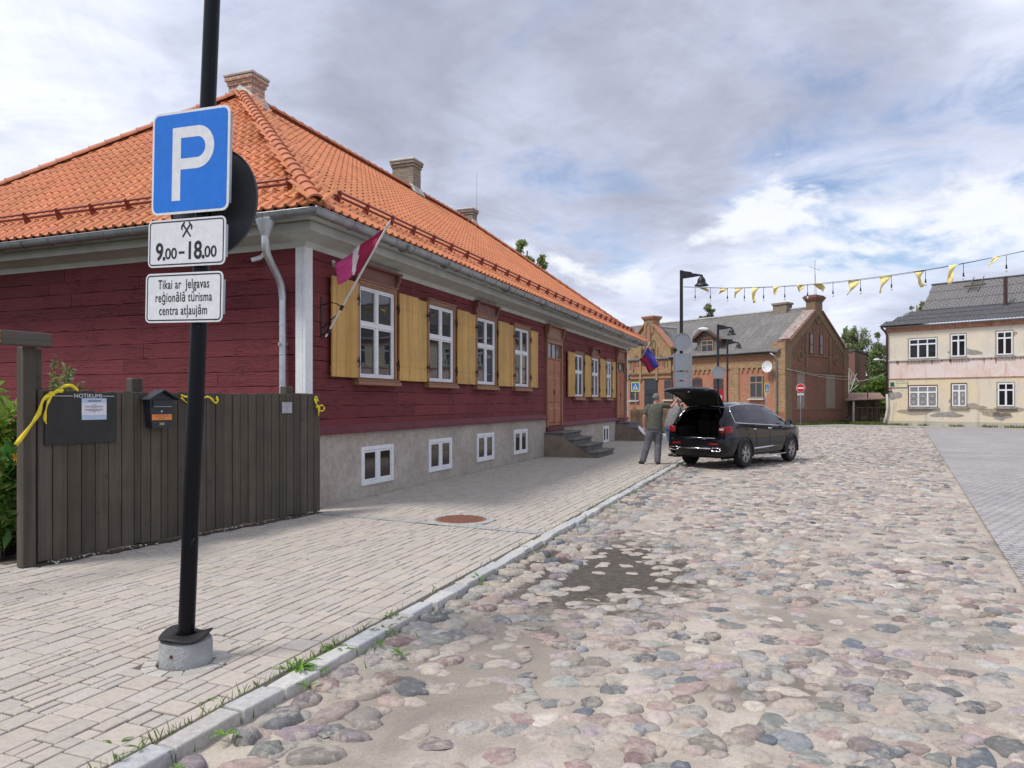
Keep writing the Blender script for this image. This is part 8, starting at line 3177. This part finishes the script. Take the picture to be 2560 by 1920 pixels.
ps = [(-.40, .0, 1.02), (-.36, .02, .98), (-.20, .06, .86), (-.225, .06, .74), (-.30, .04, .80), (-.42, .0, .95)]
b.add(ps + [(x, y + .012, z) for x, y, z in ps], [tuple(range(6)), tuple(range(11, 5, -1))] + [(k, (k + 1) % 6, 6 + (k + 1) % 6, 6 + k) for k in range(6)])
b.build('sheets', MATS['paper_white'], papers, fix=True)

# --- second man bending towards the car, grey T-shirt, denim shorts, beige cap
mp_ = at(1680, CV, 21.6)
man2 = thing('person', 'man in grey T-shirt, denim shorts and white socks leaning towards the car', 'person', (mp_.x, mp_.y, .006), R(-52), 'men at the back of the car')
# local: +y is where he faces (towards the car)
sk, sh, tr = MB(), MB(), MB()
LA, RA = Vector((-.13, .06, .10)), Vector((.13, -.04, .10))
LK, RK = Vector((-.12, .10, .50)), Vector((.12, .03, .50))
LH, RH = Vector((-.095, -.06, .92)), Vector((.095, -.06, .92))
LS, RS = Vector((-.20, .17, 1.44)), Vector((.21, .15, 1.44))
RE, RW = Vector((.30, .30, 1.20)), Vector((.20, .53, 1.10))
LE, LW = Vector((-.24, .46, 1.46)), Vector((-.20, .68, 1.56))
torso(sk, [(.0, -.06, .88, .15, .11), (.0, -.04, 1.0, .16, .12), (.0, .04, 1.2, .16, .115), (.0, .12, 1.36, .18, .115), (.0, .16, 1.46, .16, .09), (.0, .18, 1.51, .08, .065)])
for h_, k_, a_ in ((LH, LK, LA), (RH, RK, RA)): limb(sk, [h_, k_, k_.lerp(a_, .4) + Vector((0, -.02, 0)), a_], [.085, .058, .058, .040])
limb(sk, [LS, LE, LW], [.052, .042, .029]); limb(sk, [RS, RE, RW], [.052, .042, .029])
limb(sk, [(0, .17, 1.48), (0, .235, 1.58)], [.062, .055])
hm = head(sk, (0, .27, 1.64), 0, R(-22))
hand(sk, LW, (.1, .8, .4), (0, .3, -1), .5, -1); hand(sk, RW, (-.1, 1, -.2), (-1, .2, 0), .6, 1)
o = sk.build('body', MATS['skin'], man2, fix=False); meld(o, .0065, 3)
torso(sh, [(.0, -.07, .89, .20, .15), (.0, -.05, .98, .20, .155), (.0, .03, 1.16, .198, .155), (.0, .10, 1.32, .215, .145), (.0, .15, 1.43, .205, .120), (.0, .175, 1.49, .13, .090), (.0, .185, 1.52, .075, .068)])
limb(sh, [LS + Vector((.04, 0, 0)), LS.lerp(LE, .4), LS.lerp(LE, .75)], [.085, .080, .078]); limb(sh, [RS + Vector((-.04, 0, 0)), RS.lerp(RE, .35), RS.lerp(RE, .72)], [.085, .080, .078])
o = sh.build('t_shirt', MATS['tee_grey'], man2, fix=False); meld(o, .011, 4)
torso(tr, [(.0, -.06, .82, .185, .135), (.0, -.06, .90, .188, .14), (.0, -.05, .97, .178, .13)])
limb(tr, [LH, LH.lerp(LK, .5), LK + Vector((0, 0, -.0))], [.115, .118, .112]); limb(tr, [RH, RH.lerp(RK, .5), RK + Vector((0, 0, -.0))], [.115, .118, .112])
o = tr.build('shorts', MATS['denim'], man2, fix=False); meld(o, .012, 3)
for a, yw in ((LA, R(6)), (RA, R(-10))):
    b = MB(); limb(b, [a + Vector((0, 0, -.02)), a + Vector((0, -.0, .10))], [.047, .047]); b.build('sock', MATS['sock_white'], man2, smooth=True)
    b = MB(); shoe(b, (a.x, a.y - .02, 0), yw); b.build('shoe', MATS['shoe_brown'], man2, smooth=True)
b = MB()
rows = []
for i in range(6):
    th = R(4 + 17 * i)
    rows.append([tuple(hm @ Vector((.088 * math.sin(th) * math.cos(a), -.012 + .110 * math.sin(th) * math.sin(a), .035 + .100 * math.cos(th)))) for a in [2 * math.pi * k / 20 for k in range(20)]])
rows.append([tuple(hm @ Vector((.09 * math.cos(a) * (1 if math.sin(a) < 0 else 1.0), (-.012 + .112 * math.sin(a)) + (.075 * max(0, math.sin(a)) ** .5 if math.sin(a) > 0 else 0), .030 - .012 * max(0, math.sin(a))))) for a in [2 * math.pi * k / 20 for k in range(20)]])
b.grid(rows, close=True); b.add(rows[0], [tuple(range(20))])
o = b.build('cap', MATS['cap_beige'], man2, smooth=True, fix=False); o.modifiers.new('t', 'SOLIDIFY').thickness = .006

# ================================================================== garden behind the gate, weeds along the kerb
tint_mat('herb_leaf', .5, 0, 20, .15, translucent=.4)
def shrub(name, label, p, h_, r, n, size, col, seed, flowers=None, elong=2.6, stems=14):
    root = thing(name, label, 'shrub', p)
    rng = random.Random(seed)
    b = MB()
    P_ = []
    for k in range(stems):
        a = rng.uniform(0, 6.28); rr = r * rng.uniform(.2, 1) 
        top = Vector((rr * math.cos(a), rr * math.sin(a), h_ * rng.uniform(.65, 1.0)))
        pts = [Vector((rr * .25 * math.cos(a), rr * .25 * math.sin(a), 0)), top * .55 + Vector((0, 0, .08)), top]
        b.tube(pts, [.007, .005, .002], 5)
        for q in range(n // stems):
            f = rng.uniform(.15, 1.02)
            c = pts[0].lerp(pts[1], f * 2) if f < .5 else pts[1].lerp(pts[2], f * 2 - 1)
            P_.append(c + Vector((rng.gauss(0, 1), rng.gauss(0, 1), rng.gauss(0, .7))) * size * .55)
    b.build('stem', MATS['bark'], root)
    P_ = np.array([tuple(p_) for p_ in P_])
    g = np.random.default_rng(seed)
    cols = np.array(col)[None] * g.uniform(.6, 1.5, (len(P_), 1)); cols[:, 0] *= g.uniform(.8, 1.5, len(P_))
    leaf_mesh('leaves', P_, size, cols, root, 0, elong, seed, 'herb_leaf', up=.8)
    if flowers:
        b = MB()
        for k in range(flowers):
            c = P_[g.integers(len(P_))] + np.array((0, -.05, .03))
            for q in range(9):
                a = 2 * math.pi * q / 9
                b.add([tuple(c), (c[0] + .035 * math.cos(a - .25), c[1] - .01, c[2] + .035 * math.sin(a - .25)), (c[0] + .05 * math.cos(a), c[1] - .014, c[2] + .05 * math.sin(a)), (c[0] + .035 * math.cos(a + .25), c[1] - .01, c[2] + .035 * math.sin(a + .25))], [(0, 1, 2, 3)])
        b.build('flowers', M('flower_yellow', (.75, .42, .02), .6, .1, 5), root, fix=False)
    return root


GP = lambda u, Y: Vector(((u - CU) / FPX * Y, Y, 0))
q = GP(118, 8.0); q.z = -.05
shrub('willowy_shrub', 'tall loose shrub with narrow leaves rising above the left end of the fence', q + Vector((0, .3, 0)), 2.34, .34, 1900, .034, (.20, .25, .10), 41, stems=16, elong=3.0)
q = GP(-20, 7.9)
shrub('green_shrub', 'bright green bushy shrub behind the gateway at the left edge', q, 1.95, .38, 1500, .075, (.20, .36, .05), 42, stems=26)
q = GP(-10, 7.6)
shrub('flower_bush', 'low leafy bush with orange yellow flowers inside the gateway', q, 1.18, .34, 1300, .08, (.11, .24, .045), 43, flowers=9, stems=26)
b = MB(); p_ = GP(12, 7.75)
fp = thing('flower_pot', 'dark round flower pot standing inside the gateway', 'flower pot', p_)
b.lathe([(.10, 0), (.15, .25), (.16, .26), (.145, .26), (.10, .1)], 20); b.build('pot', MATS['car_plastic'], fp, smooth=True, angle=40)
sheet('garden_bed', [HW(-4.3, -.30), HW(-.3, -.0), HW(-.3, -12), HW(-8, -12), HW(-8, -4.5), HW(-5.1, -4.5), HW(-5.1, -.7)], -.03, MATS['soil'])
b = MB(); p_ = HW(-.42, .10); b.lathe([(.05, 0), (.05, .01)], 8)

def rosette(b_pts, p, r, n, rng, lift=.5):
    """dandelion-like rosette; returns list of leaf quads strips"""
    V, F = [], []
    for k in range(n):
        a = rng.uniform(0, 6.28); ln = r * rng.uniform(.6, 1.15); w_ = ln * rng.uniform(.16, .26)
        el = rng.uniform(.15, 1.0) * lift
        d = Vector((math.cos(a), math.sin(a), 0)); s_ = Vector((-math.sin(a), math.cos(a), 0))
        prev = None
        segs = 6
        base = len(V)
        for i in range(segs + 1):
            f = i / segs
            c = Vector(p) + d * ln * f + Vector((0, 0, ln * (el * f * 1.6 - 1.1 * el * f * f) + .004))
            ww = w_ * (math.sin(math.pi * min(1, f * .9 + .08)) ** .8) * (1.0 if i % 2 else .62)
            V += [tuple(c - s_ * ww / 2 + Vector((0, 0, .12 * ww))), tuple(c), tuple(c + s_ * ww / 2 + Vector((0, 0, .12 * ww)))]
        for i in range(segs):
            o = base + i * 3
            F += [(o, o + 3, o + 4, o + 1), (o + 1, o + 4, o + 5, o + 2)]
    return V, F


rng_ = random.Random(17)
V, F, C = [], [], []
def put(p, r, n, lift=.6, col=(.15, .29, .045)):
    r *= 1.3; p = Vector(p) + Vector((0, 0, .015))
    v, f = rosette(None, p, r, n, rng_, lift)
    b0 = len(V)
    V.extend(v); F.extend([tuple(b0 + i for i in q) for q in f])
    c = np.array(col) * rng_.uniform(.75, 1.25)
    C.extend([c * (1 + .2 * math.sin(i)) for i in range(len(v))])
for k in range(70):
    t_ = rng_.uniform(-9.5, 12); side = rng_.random() < .6
    p = HW(t_, KS1 + rng_.uniform(.0, .10) if side else KS0 - rng_.uniform(-.01, .03), ROAD_Z if side else .004)
    put(p, rng_.uniform(.025, .085) if side else rng_.uniform(.02, .05), rng_.randint(5, 11), rng_.uniform(.4, .9))
for u, v_, r in ((735, 1672, .0), (960, 1590, .10), (990, 1560, .09), (845, 1635, .11), (505, 1768, .08), (290, 1878, .07), (375, 1910, .09), (1200, 1455, .10), (560, 1850, .08), (1000, 1640, .07), (770, 1725, .07)):
    if r: put(ground(u, v_, ROAD_Z), r * .85, 13, .8)
F_flat = [i for f in F for i in f]
wd_ = np_mesh('kerb_weeds', V, F_flat, [4] * len(F), MATS['herb_leaf'], None, np.array(C))
kind(wd_, 'stuff')
V, F, C = [], [], []
pw_ = ground(738, 1690, ROAD_Z)
put((0, 0, 0), .115, 18, .95); put((.02, .015, .01), .08, 10, 1.5)
big = np_mesh('dandelion', V, [i for f in F for i in f], [4] * len(F), MATS['herb_leaf'], None, np.array(C))
big.location = pw_
tag(big, 'largest bright green leafy weed sprouting from the kerb near the sign post', 'weed')
# grass blades in the joint along the kerb
GK = []
for k in range(420):
    t_ = rng_.choice((rng_.uniform(-9, -3), rng_.uniform(-7, -4.6), rng_.uniform(-3, 10)))
    p = HW(t_, KS0 - rng_.uniform(-.005, .04))
    GK.append((p.x, p.y, .0))
tufts('grass', np.array(GK), .055, .006, (.12, .20, .045), 9)
GK = []
for k in range(160):
    p = HW(rng_.uniform(-9, 12), KS1 + rng_.uniform(0, .3)); GK.append((p.x, p.y, ROAD_Z - .01))
tufts('grass', np.array(GK), .06, .008, (.11, .19, .04), 10)
# fallen leaves, twigs and grit
M('dry_leaf', (.30, .17, .05), .8, .25, 12)
b = MB()
for k in range(26):
    p = HW(rng_.uniform(-8.5, 8), rng_.uniform(.2, 5.2)); zz = .006 if (p - HC).dot(HN) < KS0 else ROAD_Z + .012
    a = rng_.uniform(0, 6.28); r = rng_.uniform(.012, .028)
    b.add([(p.x + r * math.cos(a), p.y + r * math.sin(a), zz), (p.x - .5 * r * math.sin(a), p.y + .5 * r * math.cos(a), zz + .008), (p.x - r * math.cos(a), p.y - r * math.sin(a), zz), (p.x + .5 * r * math.sin(a), p.y - .5 * r * math.cos(a), zz + .004)], [(0, 1, 2, 3)])
kind(b.build('fallen_leaves', MATS['dry_leaf'], fix=False), 'stuff')
